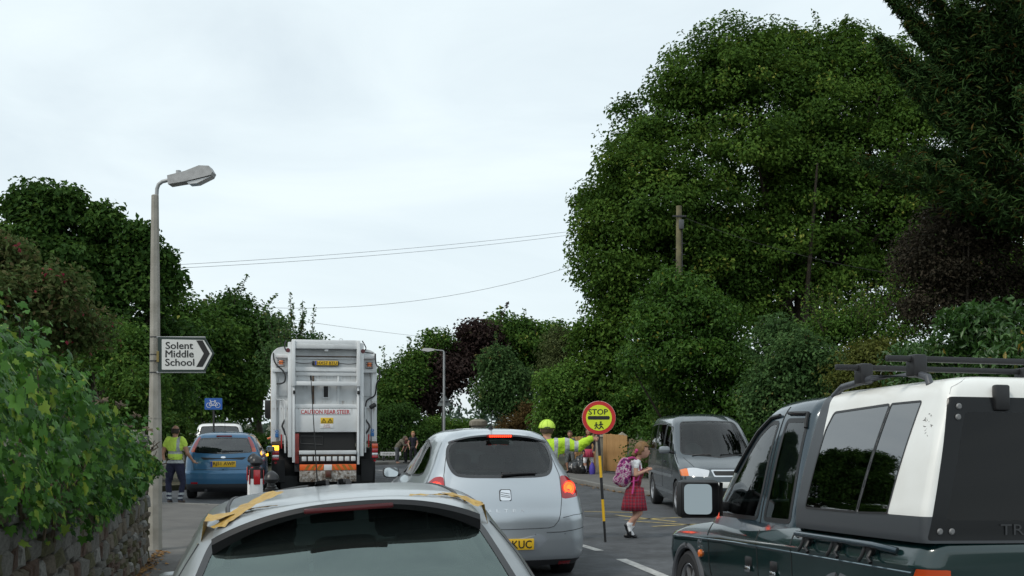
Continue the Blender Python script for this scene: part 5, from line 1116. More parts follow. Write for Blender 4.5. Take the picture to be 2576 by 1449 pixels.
# rubbish bags
M_bag = mat('bin_bag', (0.012, 0.012, 0.013), 0.28, spec=.8)
def bag(px, pyy, Y, r, lab):
    c = at(px, pyy, Y); bm = bmesh.new(); bmesh.ops.create_icosphere(bm, subdivisions=4, radius=1)
    for q in bm.verts:
        n_ = q.co.normalized(); d = 1 + .10 * math.sin(5 * n_.x + 3 * n_.z + px) * math.cos(4 * n_.y - 2 * n_.z) + .05 * math.sin(17 * n_.x + 9 * n_.y * n_.z + px) + .035 * math.sin(29 * n_.z + 13 * n_.x)
        q.co = n_ * d; q.co.z = max(q.co.z, -.72); q.co.z *= .85 if q.co.z < .5 else 1.05
        if q.co.z > .8: q.co.x *= .6; q.co.y *= .6
    for q in bm.verts: q.co *= r
    me = bpy.data.meshes.new('rubbish_bag'); bm.to_mesh(me); bm.free(); me.materials.append(M_bag); me.polygons.foreach_set('use_smooth', [True] * len(me.polygons))
    o = bpy.data.objects.new('rubbish_bag', me); link(o); o.location = (c.x, Y, .1 + r * .61 if pyy > 1175 else c.z); tag(o, lab, 'rubbish bag', 'black rubbish bags by the fence')
bag(1462, 1186, 33.2, .27, 'lower black rubbish bag beside the girl in the pink skirt'); bag(1464, 1164, 33.35, .24, 'black rubbish bag piled on top of the lower one'); bag(1448, 1183, 33.7, .25, 'black rubbish bag at the back of the pile by the fence')
# ================================================================ people
SKIN = mat('skin', (0.50, 0.27, 0.19), 0.55); SKIN2 = mat('skin_tanned', (0.38, 0.20, 0.13), 0.55)
M_hiv = mat('hi_vis_yellow', (0.50, 0.78, 0.03), 0.75, noise=.22, nscale=9, bump=1.0, bscale=11); M_band = mat('reflective_band', (0.36, 0.38, 0.39), 0.4)
M_navy = mat('navy_cloth', (0.018, 0.02, 0.05), 0.85, noise=.4, nscale=8); M_shoe = mat('black_shoe', (.012, .012, .014), .35); M_sock = mat('white_sock', (.75, .75, .76), .8)
M_eye = mat('eye_dark', (.015, .012, .01), .2); M_lip = mat('lip', (.42, .15, .12), .5)
def blob(b, c, r):
    """ellipsoid r=(rx,ry,rz)"""
    v = []; f = []; n, m = 14, 9
    for i in range(m + 1):
        t = math.pi * i / m
        for j in range(n): a = 2 * math.pi * j / n; v.append((c[0] + r[0] * math.sin(t) * math.cos(a), c[1] + r[1] * math.sin(t) * math.sin(a), c[2] + r[2] * math.cos(t)))
    for i in range(m):
        for j in range(n): f.append((i * n + j, i * n + (j + 1) % n, (i + 1) * n + (j + 1) % n, (i + 1) * n + j))
    b.add(v, f)
def capsule(b, p0, p1, r0, r1):
    p0, p1 = Vector(p0), Vector(p1); d = (p1 - p0); L = d.length; d = d / max(L, 1e-6); P = []; Rr = []
    for k in (-.98, -.7, -.35): P.append(p0 + d * r0 * k); Rr.append(r0 * math.sqrt(1 - k * k))
    P.append(p0); Rr.append(r0); P.append(p1); Rr.append(r1)
    for k in (.35, .7, .98): P.append(p1 + d * r1 * k); Rr.append(r1 * math.sqrt(1 - k * k))
    b.tube(P, Rr, 12)
def hand(bones, w, d, up, s, m, curl=.5, size=.085, grip=None):
    """palm and five separate fingers; w wrist, d pointing direction, up palm normal side axis, s thumb side"""
    w = Vector(w); d = Vector(d).normalized(); side = Vector(up).normalized(); nrm = d.cross(side).normalized() * s
    bones.append(('c', w, w + d * size * .55, size * .17, size * .24, m)); 
    for i, k in enumerate((-1.05, -.35, .35, 1.0)):
        L = size * (.62, .72, .68, .52)[i]; p0 = w + d * size * .62 + side * k * size * .21; p1 = p0 + (d * (1 - curl * .4) + nrm * curl * .6).normalized() * L * .5; p2 = p1 + (d * (1 - curl * 1.3) + nrm * curl).normalized() * L * .5
        bones.append(('c', p0, p1, size * .1, size * .09, m)); bones.append(('c', p1, p2, size * .09, size * .075, m))
    t0 = w + d * size * .2 - side * size * .28; t1 = t0 + (d * .6 - side * .7 + nrm * .3).normalized() * size * .4
    bones.append(('c', t0, t1, size * .11, size * .09, m)); bones.append(('c', t1, t1 + (d * .8 - side * .1 + nrm * .6).normalized() * size * .3, size * .09, size * .07, m))
def grow(name, bones, parent, voxel=.012, paint=(), wrinkle=.012):
    """one continuous surface from all the limbs (voxel remesh), coloured by the nearest limb, then by paint()"""
    b = MB()
    for q in bones:
        if q[0] == 'c': capsule(b, *q[1:5])
        else: blob(b, q[1], q[2])
    me = bpy.data.meshes.new('tmp'); me.from_pydata(b.v, [], b.f); o = bpy.data.objects.new('tmp', me); COL.objects.link(o)
    bm = bmesh.new(); bm.from_mesh(me); bmesh.ops.recalc_face_normals(bm, faces=bm.faces[:]); bm.to_mesh(me); bm.free()
    md = o.modifiers.new('r', 'REMESH'); md.mode = 'VOXEL'; md.voxel_size = voxel; md.use_smooth_shade = True
    ms = o.modifiers.new('s', 'SMOOTH'); ms.factor = .5; ms.iterations = 2
    me2 = bpy.data.meshes.new_from_object(o.evaluated_get(bpy.context.evaluated_depsgraph_get())); bpy.data.objects.remove(o); me2.name = name
    C = np.array([p.center[:] for p in me2.polygons]); best = np.full(len(C), 1e9); idx = np.zeros(len(C), int); ml = []; me2.materials.clear()
    for q in bones:
        m = q[-1]
        if m not in ml: ml.append(m)
        if q[0] == 'c':
            p0, p1 = np.array(q[1]), np.array(q[2]); d = p1 - p0; t = np.clip((C - p0) @ d / (d @ d + 1e-12), 0, 1); e = np.linalg.norm(C - p0 - t[:, None] * d, axis=1) - (q[3] + (q[4] - q[3]) * t)
        else: p0 = np.array(q[1]); r = np.array(q[2]); e = (np.linalg.norm((C - p0) / r, axis=1) - 1) * r.min()
        k = e < best; best[k] = e[k]; idx[k] = ml.index(m)
    for fn, m in paint:
        if m not in ml: ml.append(m)
        idx[fn(C, idx, ml)] = ml.index(m)
    for m in ml: me2.materials.append(m)
    me2.polygons.foreach_set('material_index', idx.astype(np.int32)); me2.polygons.foreach_set('use_smooth', [True] * len(C))
    skin_ids = {i for i, m in enumerate(ml) if m.name.startswith('skin')}; vs_ = set()
    for p, k in zip(me2.polygons, idx):
        if int(k) not in skin_ids: vs_.update(p.vertices)
    from mathutils import noise as _nz
    nl_ = [v.normal.copy() for v in me2.vertices]
    for i in vs_:        # creases in the cloth
        q = me2.vertices[i]; c = q.co.copy(); q.co = c + nl_[i] * (wrinkle * (_nz.noise(Vector((c.x * 17 + 4 * c.z, c.y * 9, c.z * 9))) + .6 * _nz.noise(Vector((c.x * 34, c.y * 20, c.z * 28 + 9 * c.x)))))
    ob = bpy.data.objects.new(name, me2); link(ob, parent); return ob
def figure(H, top, legs, skin, shoe, sleeve=True, hd=.145, arms=None, lean=0.0, bulk=1.0, spread=.055, stride=0.0, shorts=None, sock=None, hairm=None):
    """upright figure facing -y, feet at z=0; arms = {side: (elbow, wrist)} in units of H; bones list"""
    B = []; sh_ = .815 if hd < .16 else .79; hp = .50 if hd < .16 else .48
    hz_ = 1 - hd / 2
    def P(x, y, z): return Vector((x * H, (y - lean * max(0, z - hp)) * H, z * H))
    for s in (1, -1):
        hip = P(s * .05, 0, hp); kn = P(s * (.05 + spread) / 1.2, -.01 + s * stride * .5, .27); an = P(s * spread * 1.05, .02 + s * stride, .05)
        m2 = legs
        B.append(('c', hip, kn, .062 * H * bulk, .042 * H, m2)); mid = kn + (an - kn) * .35; lm = legs if shorts is None else shorts
        B.append(('c', kn, mid, .041 * H if shorts is None else .034 * H, .038 * H if shorts is None else .034 * H, lm)); B.append(('c', mid, an, .037 * H if shorts is None else .033 * H, .034 * H if shorts is None else .022 * H, sock or lm))
        B.append(('c', an + Vector((0, .012 * H, -.022 * H)), an + Vector((s * .01 * H, -.085 * H, -.03 * H)), .027 * H, .022 * H, shoe))
        S = P(s * .105, 0, sh_); el, wr = arms[s] if arms else ((s * .135, .01, .63), (s * .13, -.06, .48))
        el = P(*el); wr = P(*wr); am = top if sleeve else skin
        B.append(('c', P(s * .085, 0, sh_), S + (el - S) * .35, .042 * H * bulk, .037 * H * bulk, top)); B.append(('c', S + (el - S) * .3, el, .033 * H * (bulk if sleeve else 1), .027 * H * (bulk if sleeve else 1), am)); B.append(('c', el, wr, .027 * H * (bulk if sleeve else 1), (.026 if sleeve else .018) * H, am))
        hand(B, wr, (wr - el), Vector((0, 1, 0)) if abs((wr - el).normalized().y) < .9 else Vector((1, 0, 0)), s, skin, size=.075 * H / .8 * .8)
    B.append(('e', P(0, 0, hp + .02), (.088 * H * bulk, .068 * H * bulk, .07 * H), legs)); B.append(('e', P(0, 0, hp + .11), (.083 * H * bulk, .062 * H * bulk, .10 * H), top)); B.append(('e', P(0, .005, sh_ - .08), (.10 * H * bulk, .068 * H * bulk, .12 * H), top))
    B.append(('c', P(0, .005, sh_ - .01), P(0, -.005, hz_ - .02), .036 * H, .032 * H, skin))
    hc = P(0, -.008, hz_); r = hd * H / 2
    B.append(('e', hc, (r * .70, r * .82, r), skin)); B.append(('e', hc + Vector((0, -r * .25, -r * .45)), (r * .5, r * .55, r * .5), skin)); B.append(('e', hc + Vector((0, -r * .86, -r * .12)), (r * .11, r * .16, r * .17), skin))
    for s in (1, -1): B.append(('e', hc + Vector((s * r * .72, 0, -r * .05)), (r * .09, r * .16, r * .22), skin))
    return B, hc, r
def turn(B, hc):
    f = lambda p: Vector((p[0], -p[1], p[2])); return [(q[0], f(q[1]), f(q[2]), *q[3:]) if q[0] == 'c' else (q[0], f(q[1]), *q[2:]) for q in B], f(hc)
def face(parent, hc, r, yaw=0.0):
    Mx = Matrix.Translation(hc) @ Matrix.Rotation(yaw, 4, 'Z')
    for s in (1, -1): b = MB(); blob(b, Mx @ Vector((s * r * .28, -r * .74, r * .06)), (r * .10, r * .06, r * .06)); b.build('eye', M_eye, parent, True)
    b = MB(); blob(b, Mx @ Vector((0, -r * .80, -r * .48)), (r * .22, r * .05, r * .05)); b.build('mouth', M_lip, parent, True)
def hair(parent, hc, r, m, back=.12, long=0.0, fringe=.35, scale=1.08, yaw=0.0, bald=False):
    """hair as a shell over the skull, open at the face (local -y)"""
    bm = bmesh.new(); bmesh.ops.create_icosphere(bm, subdivisions=4, radius=1); rr = random.Random(3); dl = []
    for q in bm.verts:
        n_ = q.co.normalized()
        lim = fringe if n_.y < -.25 else (-.15 if n_.y < .1 else -.55 - long * .1)
        if n_.z < lim or (bald and n_.z > .45): dl.append(q)
        q.co = Vector((n_.x * r * .74 * scale, n_.y * r * .86 * scale, n_.z * r * 1.0 * scale)) * (1 + .03 * math.sin(n_.x * 23 + n_.y * 17) + rr.uniform(-.015, .015))
        if long and n_.y > -.2 and n_.z < 0: q.co.z -= long * r * (-n_.z); 
    bmesh.ops.delete(bm, geom=dl, context='VERTS')
    Mx = Matrix.Translation(hc) @ Matrix.Rotation(yaw, 4, 'Z'); bmesh.ops.transform(bm, matrix=Mx, verts=bm.verts[:])
    me = bpy.data.meshes.new('hair'); bm.to_mesh(me); bm.free(); me.materials.append(m); me.polygons.foreach_set('use_smooth', [True] * len(me.polygons)); o = bpy.data.objects.new('hair', me); link(o, parent)
    o.modifiers.new('t', 'SOLIDIFY').thickness = .012; return o
def skirt(parent, prof, m, pleats=18, amp=.03, cy=0.0, name='skirt', cxs=None):
    """prof: (z, cx, rx, ry) rings from waist to hem"""
    v = []; f = []; n = pleats * 6
    for i, (z, cx, rx, ry) in enumerate(prof):
        k = amp * i / (len(prof) - 1)
        for j in range(n):
            a = 2 * math.pi * j / n; w_ = 1 + k * math.sin(a * pleats); v.append((cx + rx * w_ * math.cos(a), cy + ry * w_ * math.sin(a), z))
    for i in range(len(prof) - 1):
        for j in range(n): f.append((i * n + j, i * n + (j + 1) % n, (i + 1) * n + (j + 1) % n, (i + 1) * n + j))
    o = MB().add(v, f).build(name, m, parent, True); o.modifiers.new('t', 'SOLIDIFY').thickness = .006; return o
def tartan(name):
    m = mat(name, (.33, .012, .03), .85); t = m.node_tree; b = t.nodes['Principled BSDF']; c = t.nodes.new('ShaderNodeTexCoord'); sp_ = t.nodes.new('ShaderNodeSeparateXYZ'); t.links.new(c.outputs['Object'], sp_.inputs[0])
    def st(sock, freq, w_):
        a = t.nodes.new('ShaderNodeMath'); a.operation = 'MULTIPLY'; a.inputs[1].default_value = freq; t.links.new(sock, a.inputs[0]); q = t.nodes.new('ShaderNodeMath'); q.operation = 'FRACT'; t.links.new(a.outputs[0], q.inputs[0]); l = t.nodes.new('ShaderNodeMath'); l.operation = 'LESS_THAN'; l.inputs[1].default_value = w_; t.links.new(q.outputs[0], l.inputs[0]); return l.outputs[0]
    prev = None; col = (.29, .010, .028, 1)
    for sock, fr, w_, cc, fc in ((sp_.outputs['Z'], 22, .40, (.07, .010, .03, 1), .5), (sp_.outputs['X'], 22, .40, (.07, .010, .03, 1), .5), (sp_.outputs['Z'], 22, .09, (.40, .32, .34, 1), .2), (sp_.outputs['X'], 22, .09, (.40, .32, .34, 1), .2)):
        mx_ = t.nodes.new('ShaderNodeMixRGB'); mx_.inputs['Color2'].default_value = cc; mu = t.nodes.new('ShaderNodeMath'); mu.operation = 'MULTIPLY'; mu.inputs[1].default_value = fc; t.links.new(st(sock, fr, w_), mu.inputs[0]); t.links.new(mu.outputs[0], mx_.inputs['Fac'])
        if prev is None: mx_.inputs['Color1'].default_value = col
        else: t.links.new(prev, mx_.inputs['Color1'])
        prev = mx_.outputs[0]
    t.links.new(prev, b.inputs['Base Color']); return m
M_tart = tartan('red_tartan')
# --- schoolgirl walking across to the right
gy = 15.5; gx = (( (1900 + 960 / 2.415) / 1.441) - CX) / FPX * gy
GI = empty('person', (gx, gy, 0), (0, 0, 0), 'schoolgirl in red tartan pinafore and white shirt walking across the road', 'person')
U = lambda cx, cy, d=0.0: Vector(((cx - 960) / 630, d, (1312 - cy) / 630))
M_shirt = mat('white_shirt', (.78, .78, .79), .8); B = []
hc = U(1032, 538); r = .118
B += [('e', hc, (.092, .082, .118), SKIN), ('e', hc + Vector((.035, 0, -.05)), (.062, .055, .062), SKIN), ('e', hc + Vector((.098, 0, -.022)), (.018, .013, .02), SKIN), ('e', hc + Vector((-.012, -.08, -.012)), (.018, .01, .026), SKIN), ('e', hc + Vector((-.012, .08, -.012)), (.018, .01, .026), SKIN)]
B += [('c', U(985, 632), U(1012, 590), .042, .038, SKIN)]
B += [('e', U(978, 665), (.085, .115, .075), M_shirt), ('e', U(982, 720), (.088, .115, .12), M_shirt), ('e', U(980, 800), (.078, .105, .12), M_tart), ('e', U(965, 890), (.095, .12, .10), M_tart), ('e', U(1000, 740), (.075, .105, .11), M_tart)]
for d in (-1, 1):
    S = U(972, 648, d * .125); E = U(972 + 6 * d, 752, d * .15); W = U(1058, 716, d * .10)
    B += [('c', S, S + (E - S) * .3, .047, .043, M_shirt), ('c', S + (E - S) * .25, E, .036, .03, SKIN), ('c', E, W, .03, .02, SKIN)]; hand(B, W, (W - E), Vector((0, 0, 1)), 1, SKIN, .8, .085)
kn, an = U(1004, 1082, -.06), U(912, 1188, -.06)
B += [('c', U(975, 920, -.06), kn, .075, .05, SKIN), ('c', kn, kn + (an - kn) * .45, .05, .047, SKIN), ('c', kn + (an - kn) * .4, kn + (an - kn) * .85, .045, .034, SKIN), ('c', kn + (an - kn) * .72, an + Vector((-.002, 0, -.015)), .036, .033, M_sock), ('c', an + Vector((-.045, 0, -.01)), U(925, 1278, -.06), .030, .028, M_shoe), ('c', an + Vector((-.005, 0, .0)), U(915, 1235, -.06), .034, .032, M_sock)]
kn, an = U(985, 1100, .06), U(925, 1255, .06)
B += [('c', U(960, 920, .06), kn, .075, .05, SKIN), ('c', kn, an, .047, .034, SKIN), ('c', an + (kn - an) * .55, an, .04, .036, M_sock), ('c', U(893, 1292, .06), U(985, 1298, .06), .03, .024, M_shoe), ('c', an, U(950, 1280, .06), .034, .03, M_sock)]
grow('body', B, GI, .011)
skirt(GI, [(U(0, 868).z, .02, .118, .13), (U(0, 905).z, .012, .135, .145), (U(0, 960).z, .008, .152, .155), (U(0, 1010).z, .006, .165, .16), (U(0, 1066).z, .005, .178, .165)], M_tart, 15, .05)
M_hair1 = mat('light_brown_hair', (.22, .115, .035), .6, noise=.4, nscale=30)
h = hair(GI, hc, r, M_hair1, fringe=.30, yaw=R(90)); 
MB().tube([hc + Vector((-.085, 0, -.02)), hc + Vector((-.115, 0, -.07)), hc + Vector((-.12, 0, -.13)), hc + Vector((-.10, 0, -.17))], [.035, .038, .028, .01], 10).build('ponytail', M_hair1, GI, True)
b = MB(); blob(b, hc + Vector((-.072, -.045, -.005)), (.03, .035, .03)); blob(b, hc + Vector((-.085, -.03, -.03)), (.025, .03, .02)); b.build('hair_band', mat('pink_band', (.55, .06, .20), .7), GI, True)
face(GI, hc + Vector((.015, 0, 0)), .105, R(90))
# backpack carried by the girl
M_flow = mat('floral_fabric', (.5, .1, .3), .85); t = M_flow.node_tree; vo = t.nodes.new('ShaderNodeTexNoise'); vo.inputs['Scale'].default_value = 17; vo.inputs['Detail'].default_value = 3; tcn = t.nodes.new('ShaderNodeTexCoord'); rp = t.nodes.new('ShaderNodeValToRGB'); rp.color_ramp.interpolation = 'CONSTANT'
rp.color_ramp.elements[0].position = 0; rp.color_ramp.elements[0].color = (.12, .015, .10, 1); rp.color_ramp.elements[1].position = .42; rp.color_ramp.elements[1].color = (.42, .04, .22, 1)
e = rp.color_ramp.elements.new(.50); e.color = (.62, .50, .52, 1); e = rp.color_ramp.elements.new(.58); e.color = (.40, .06, .24, 1); e = rp.color_ramp.elements.new(.66); e.color = (.55, .45, .48, 1)
t.links.new(tcn.outputs['Object'], vo.inputs['Vector']); t.links.new(vo.outputs['Fac'], rp.inputs['Fac']); t.links.new(rp.outputs['Color'], t.nodes['Principled BSDF'].inputs['Base Color'])
BP = empty('backpack', (gx, gy, 0), (0, 0, 0), 'pink and purple floral backpack on the schoolgirl', 'backpack')
bm = bmesh.new(); bmesh.ops.create_icosphere(bm, subdivisions=4, radius=1)
for q in bm.verts:
    c_ = q.co; e = 2.6; s_ = (abs(c_.x) ** e + abs(c_.y) ** e + abs(c_.z) ** e) ** (-1 / e); q.co = c_ * s_; taper = 1 - .18 * max(0, q.co.z); q.co = Vector((q.co.x * .112 * taper, q.co.y * .145 * taper, q.co.z * .205))
    q.co += Vector((.06 * q.co.z, 0, 0)) * 5 * .35 + Vector((rnd.gauss(0, .002),) * 3)
bmesh.ops.transform(bm, matrix=Matrix.Translation(U(872, 733)), verts=bm.verts[:]); me = bpy.data.meshes.new('bag_body'); bm.to_mesh(me); bm.free(); me.materials.append(M_flow); me.polygons.foreach_set('use_smooth', [True] * len(me.polygons)); link(bpy.data.objects.new('bag_body', me), BP)
b = MB(); blob(b, U(830, 800), (.085, .12, .075)); b.build('front_pocket', M_flow, BP, True)
M_strap = mat('pink_strap', (.50, .05, .22), .8)
for d in (-.10, .10): MB().tube([U(905, 615, d), U(955, 600, d), U(1003, 650, d), U(1012, 720, d), U(985, 800, d * 1.15), U(930, 815, d)], .014, 6).build('shoulder_strap', M_strap, BP, True)
MB().tube([U(950, 770, -.155), U(947, 840, -.165), U(935, 915, -.175)], [.014, .012, .012], 6).build('loose_strap', M_strap, BP, True); b = MB(); blob(b, U(845, 845, -.05), (.03, .03, .025)); b.build('orange_tag', mat('orange_tag', (.55, .12, .02), .7), BP, True)
# --- crossing patrol: faces away, right arm out with the stop sign
lyy = 15.15; lxx = (1376 - CX) / FPX * lyy
LPn = empty('person', (lxx, lyy, 0), (0, 0, 0), 'crossing patrol in yellow hi-vis coat and cap, arm held out', 'person')
hx = (1501 - CX) / FPX * 15.0 - lxx; hz_ = CAMZ + (HY - 1105) / FPX * 15.0; H = 1.64
B, hc, r = figure(H, M_hiv, M_navy, SKIN, M_shoe, bulk=1.06, arms={1: ((.25, .0, .80), (.36, .02, .83)), -1: ((-.14, .02, .62), (-.12, .06, .48))}); B, hc = turn(B, hc)
B = [q for q in B if not (q[0] == 'c' and min(q[1].x, q[2].x) > .14 and min(q[1].z, q[2].z) > 1.0)]
S = Vector((.17, 0, 1.335)); E = Vector((.43, .0, 1.30)); W = Vector((hx - .095, -.10, hz_ - .005))
B += [('c', S - Vector((.04, 0, .01)), S + (E - S) * .5, .088, .078, M_hiv), ('c', S + (E - S) * .45 - Vector((0, 0, .018)), E - Vector((0, 0, .022)), .078, .076, M_hiv), ('c', E - Vector((0, 0, .016)), W, .070, .056, M_hiv), ('e', E + Vector((-.05, 0, -.045)), (.09, .05, .045), M_hiv), ('e', S + Vector((.04, 0, -.09)), (.08, .06, .07), M_hiv)]
hand(B, W + Vector((.01, 0, .005)), Vector((1, 0, .05)), Vector((0, 0, -1)), -1, SKIN, 1.0, .13)

d = (E - S).normalized()
grow('body', B, LPn, .013, [(lambda C, i, ml: (((C[:, 0] > .245) & (C[:, 0] < .30)) | ((C[:, 0] > .375) & (C[:, 0] < .425))) & (C[:, 2] > 1.1), M_band), (lambda C, i, ml: (np.abs(C[:, 0] - .12) < .025) & (C[:, 2] > .9) & (C[:, 2] < 1.5), M_band), (lambda C, i, ml: (np.abs(C[:, 0] + .12) < .025) & (C[:, 2] > .9) & (C[:, 2] < 1.5), M_band), (lambda C, i, ml: (np.abs(C[:, 2] - 1.02) < .03) & (np.abs(C[:, 0]) < .3), M_band)])
hair(LPn, hc, r, mat('dark_brown_hair', (.06, .035, .02), .7), fringe=.2, yaw=R(180), scale=1.03)
bm = bmesh.new(); bmesh.ops.create_icosphere(bm, subdivisions=4, radius=1); bmesh.ops.delete(bm, geom=[q for q in bm.verts if q.co.z < -.02], context='VERTS')
for q in bm.verts: q.co = Vector((q.co.x * r * .92, q.co.y * r * 1.02, q.co.z * r * .98)) + hc + Vector((0, 0, r * .12))
me = bpy.data.meshes.new('cap'); bm.to_mesh(me); bm.free(); me.materials.append(mat('hi_vis_cap', (.58, .80, .10), .75, noise=.1, nscale=20)); me.polygons.foreach_set('use_smooth', [True] * len(me.polygons)); cp = bpy.data.objects.new('cap', me); link(cp, LPn); cp.modifiers.new('t', 'SOLIDIFY').thickness = .01
b = MB(); b.prism([(x * r * .8, r * .95 + y * r) for x, y in ((-1, 0), (-.9, .45), (-.4, .75), (.4, .75), (.9, .45), (1, 0))], hc.z + r * .12, hc.z + r * .17, 'z'); b.build('cap_peak', MATS['hi_vis_cap'], cp, True).location = (hc.x, hc.y, 0)
MB().tube([hc + Vector((-r * .3, -r * .94, r * .2)), hc + Vector((0, -r * 1.02, r * .24)), hc + Vector((r * .3, -r * .94, r * .2))], .008, 6).build('cap_strap', M_dark, cp)
for k in range(4): a = math.pi * k / 4; MB().tube([hc + Vector((r * .945 * math.cos(a) * math.cos(t), r * 1.04 * math.sin(a) * math.cos(t), r * .12 + r * 1.0 * math.sin(t))) for t in np.linspace(0, math.pi, 15)], .0035, 4).build('cap_seam', mat('seam_green', (.40, .60, .05), .8), cp)
# stop sign on its striped pole
p0 = at(1523, 1362, 15.0); p1 = at(1505, 1092, 15.0); p0.z = 0
ST = empty('stop_sign', (p0.x, 15.0, 0), (0, 0, 0), 'round yellow and red STOP children sign on a black and yellow pole', 'sign')
dd = (p1 - p0); dd.y = 0; M_ylw = mat('pole_yellow', (.72, .42, .01), .5)
bord = [1363, (1400 + 1180 / 2.415) / 1.441, (1400 + 990 / 2.415) / 1.441, (1400 + 800 / 2.415) / 1.441, (1400 + 612 / 2.415) / 1.441, 1094]
for i, m in enumerate((M_black, M_ylw, M_black, M_ylw, M_black)):
    t0 = (1363 - bord[i]) / 270; t1 = (1363 - bord[i + 1]) / 270; MB().tube([Vector((dd.x * t0, 0, dd.z * t0)), Vector((dd.x * t1, 0, dd.z * t1))], .0195 if i else .017, 10).build('pole_band', m, ST, True)
c = at(1506.5, 1051, 15.0); cz = c.z; cx_ = c.x - p0.x; k = 15.0 / FPX
def disc(name, r_, y0, y1, m, par): return MB().lathe([(r_ * k, 0), (r_ * k, y1 - y0)], 56, Matrix.Translation((cx_, y0, cz)) @ Matrix.Rotation(R(-90), 4, 'X')).build(name, m, par, True)
dk = disc('disc', 41.5, -.01, .012, mat('stop_red', (.50, .02, .018), .5), ST); disc('disc_face', 32.5, -.014, -.009, mat('stop_yellow', (.62, .72, .02), .5), dk)
MB().tube([(cx_ + 41.5 * k * math.cos(a), 0, cz + 41.5 * k * math.sin(a)) for a in np.linspace(0, 6.2832, 49)], .006, 6, False).build('rim', mat('rim_pale', (.5, .3, .28), .5), dk)
text('lettering', 'STOP', M_ink, dk, basis((cx_ - 2 * k, -.0155, cz + 15 * k), (1, 0, 0), (0, 0, 1)), 48 * k, 13.5 * k, bold=.012)
MB().prism(rpoly([(cx_ - 28 * k, cz - 4.5 * k), (cx_ + 27 * k, cz - 4.5 * k), (cx_ + 27 * k, cz + 4.5 * k), (cx_ - 28 * k, cz + 4.5 * k)], .02), -.0165, -.0145, 'y').build('black_bar', M_ink, dk)
b = MB()    # two running children
def kid(x, z, s):
    def q(a, b_): return (cx_ + (x + a * s) * k, -.0155, cz + (z + b_ * s) * k)
    b.tube([(cx_ + x * k + 1.9 * s * k * math.cos(a), -.0155, cz + (z + 11 * s) * k + 1.9 * s * k * math.sin(a)) for a in np.linspace(0, 6.28, 9)], .0042 * s, 4); b.tube([q(0, 11), q(0, 11.01)], .010 * s, 6)
    for P_ in ([q(0, 8), q(.6, 2)], [q(.6, 2), q(4, -1.5), q(6.5, -5)], [q(.6, 2), q(-1.5, -3), q(-5, -6)], [q(0, 7.5), q(3.6, 5.4), q(5.5, 6.5)], [q(0, 7.5), q(-3.4, 4.8), q(-4.8, 2.2)]): b.tube(P_, .0075 * s, 5)
kid(4.5, -22, 1.0); kid(-7, -22.5, .85); b.build('children_symbol', M_ink, dk)
MB().box(cx_ - .05, cx_ + .05, .012, .03, cz - 43 * k, cz - 30 * k, .004).build('bracket', M_dark, ST)
# --- workman by the blue car
wy = 22.3; WK = empty('person', ((441 - CX) / FPX * wy, wy, 0), (0, 0, R(-8)), 'workman in hi-vis T-shirt and navy trousers with his back turned', 'person')
H = 1.56; M_hv2 = mat('hi_vis_shirt', (.58, .80, .10), .8, noise=.12, nscale=6)
B, hc, r = figure(H, M_hv2, M_navy, SKIN2, mat('brown_boot', (.08, .06, .05), .7), sleeve=False, bulk=1.15, hd=.14, spread=.07, arms={1: ((.165, -.0, .64), (.20, -.05, .565)), -1: ((-.165, .02, .63), (-.10, .11, .565))}); B, hc = turn(B, hc)
grow('body', B, WK, .014, [(lambda C, i, ml: (np.abs(C[:, 2] - .835) < .03) & (np.abs(C[:, 0]) < .2) | (np.abs(C[:, 2] - 1.02) < .028) & (np.abs(C[:, 0]) < .19), M_band), (lambda C, i, ml: (np.abs(C[:, 0] - .10) < .03) & (C[:, 2] > 1.0) & (C[:, 2] < 1.33), M_band), (lambda C, i, ml: ((np.abs(C[:, 2] - .19) < .022) | (np.abs(C[:, 2] - .11) < .02)), M_band)])
hair(WK, hc, r, mat('short_dark_hair', (.035, .025, .018), .8), fringe=.2, yaw=R(180), scale=1.03, bald=True); face(WK, hc, r, R(180))
# the crossing patrol and workman face away: their eyes and noses look to +y
for o in (LPn, WK): pass
# --- children on the right pavement
def kidfig(name_lab, px, Y, zf, H, top, legs, hm, yaw, shorts=None, sock=None, shoe=M_shoe, sleeve=False, long=0, arms=None, lean=0.0, skin=SKIN, paint=(), hd=.165):
    K = empty('person', ((px - CX) / FPX * Y, Y, zf), (0, 0, yaw), name_lab, 'person'); B, hc, r = figure(H, top, legs, skin, shoe, sleeve, hd, arms, lean, .95, shorts=shorts, sock=sock, spread=.045); grow('body', B, K, .014, paint); hair(K, hc, r, hm, long=long, fringe=.45); face(K, hc, r); return K, hc, r
M_h2 = mat('brown_hair', (.05, .025, .015), .7); M_h3 = mat('blond_hair', (.36, .20, .07), .7)
K1, hc, r = kidfig('girl in dark top and pink skirt standing on the pavement by the rubbish bags', 1480, 33.0, .1, 1.36, mat('dark_cardigan', (.025, .025, .035), .85), M_sock, M_h2, R(8), shorts=SKIN, sock=M_sock, sleeve=True, long=1.2, arms={1: ((.14, .0, .62), (.11, -.07, .50)), -1: ((-.14, .0, .62), (-.12, -.06, .49))}, skin=SKIN2)
skirt(K1, [(.74, 0, .115, .10), (.66, 0, .14, .125), (.50, 0, .165, .145)], mat('pink_skirt', (.45, .05, .10), .8), 12, .05)
b = MB(); blob(b, (0, -.045, 1.10), (.075, .05, .03)); b.build('red_collar', mat('red_collar', (.5, .04, .03), .8), K1, True)
c = at(1490, 1178, 32.8); BB = empty('drawstring_bag', (c.x, 32.8, 0), (0, 0, 0), 'blue drawstring bag held by the girl in the pink skirt', 'bag')
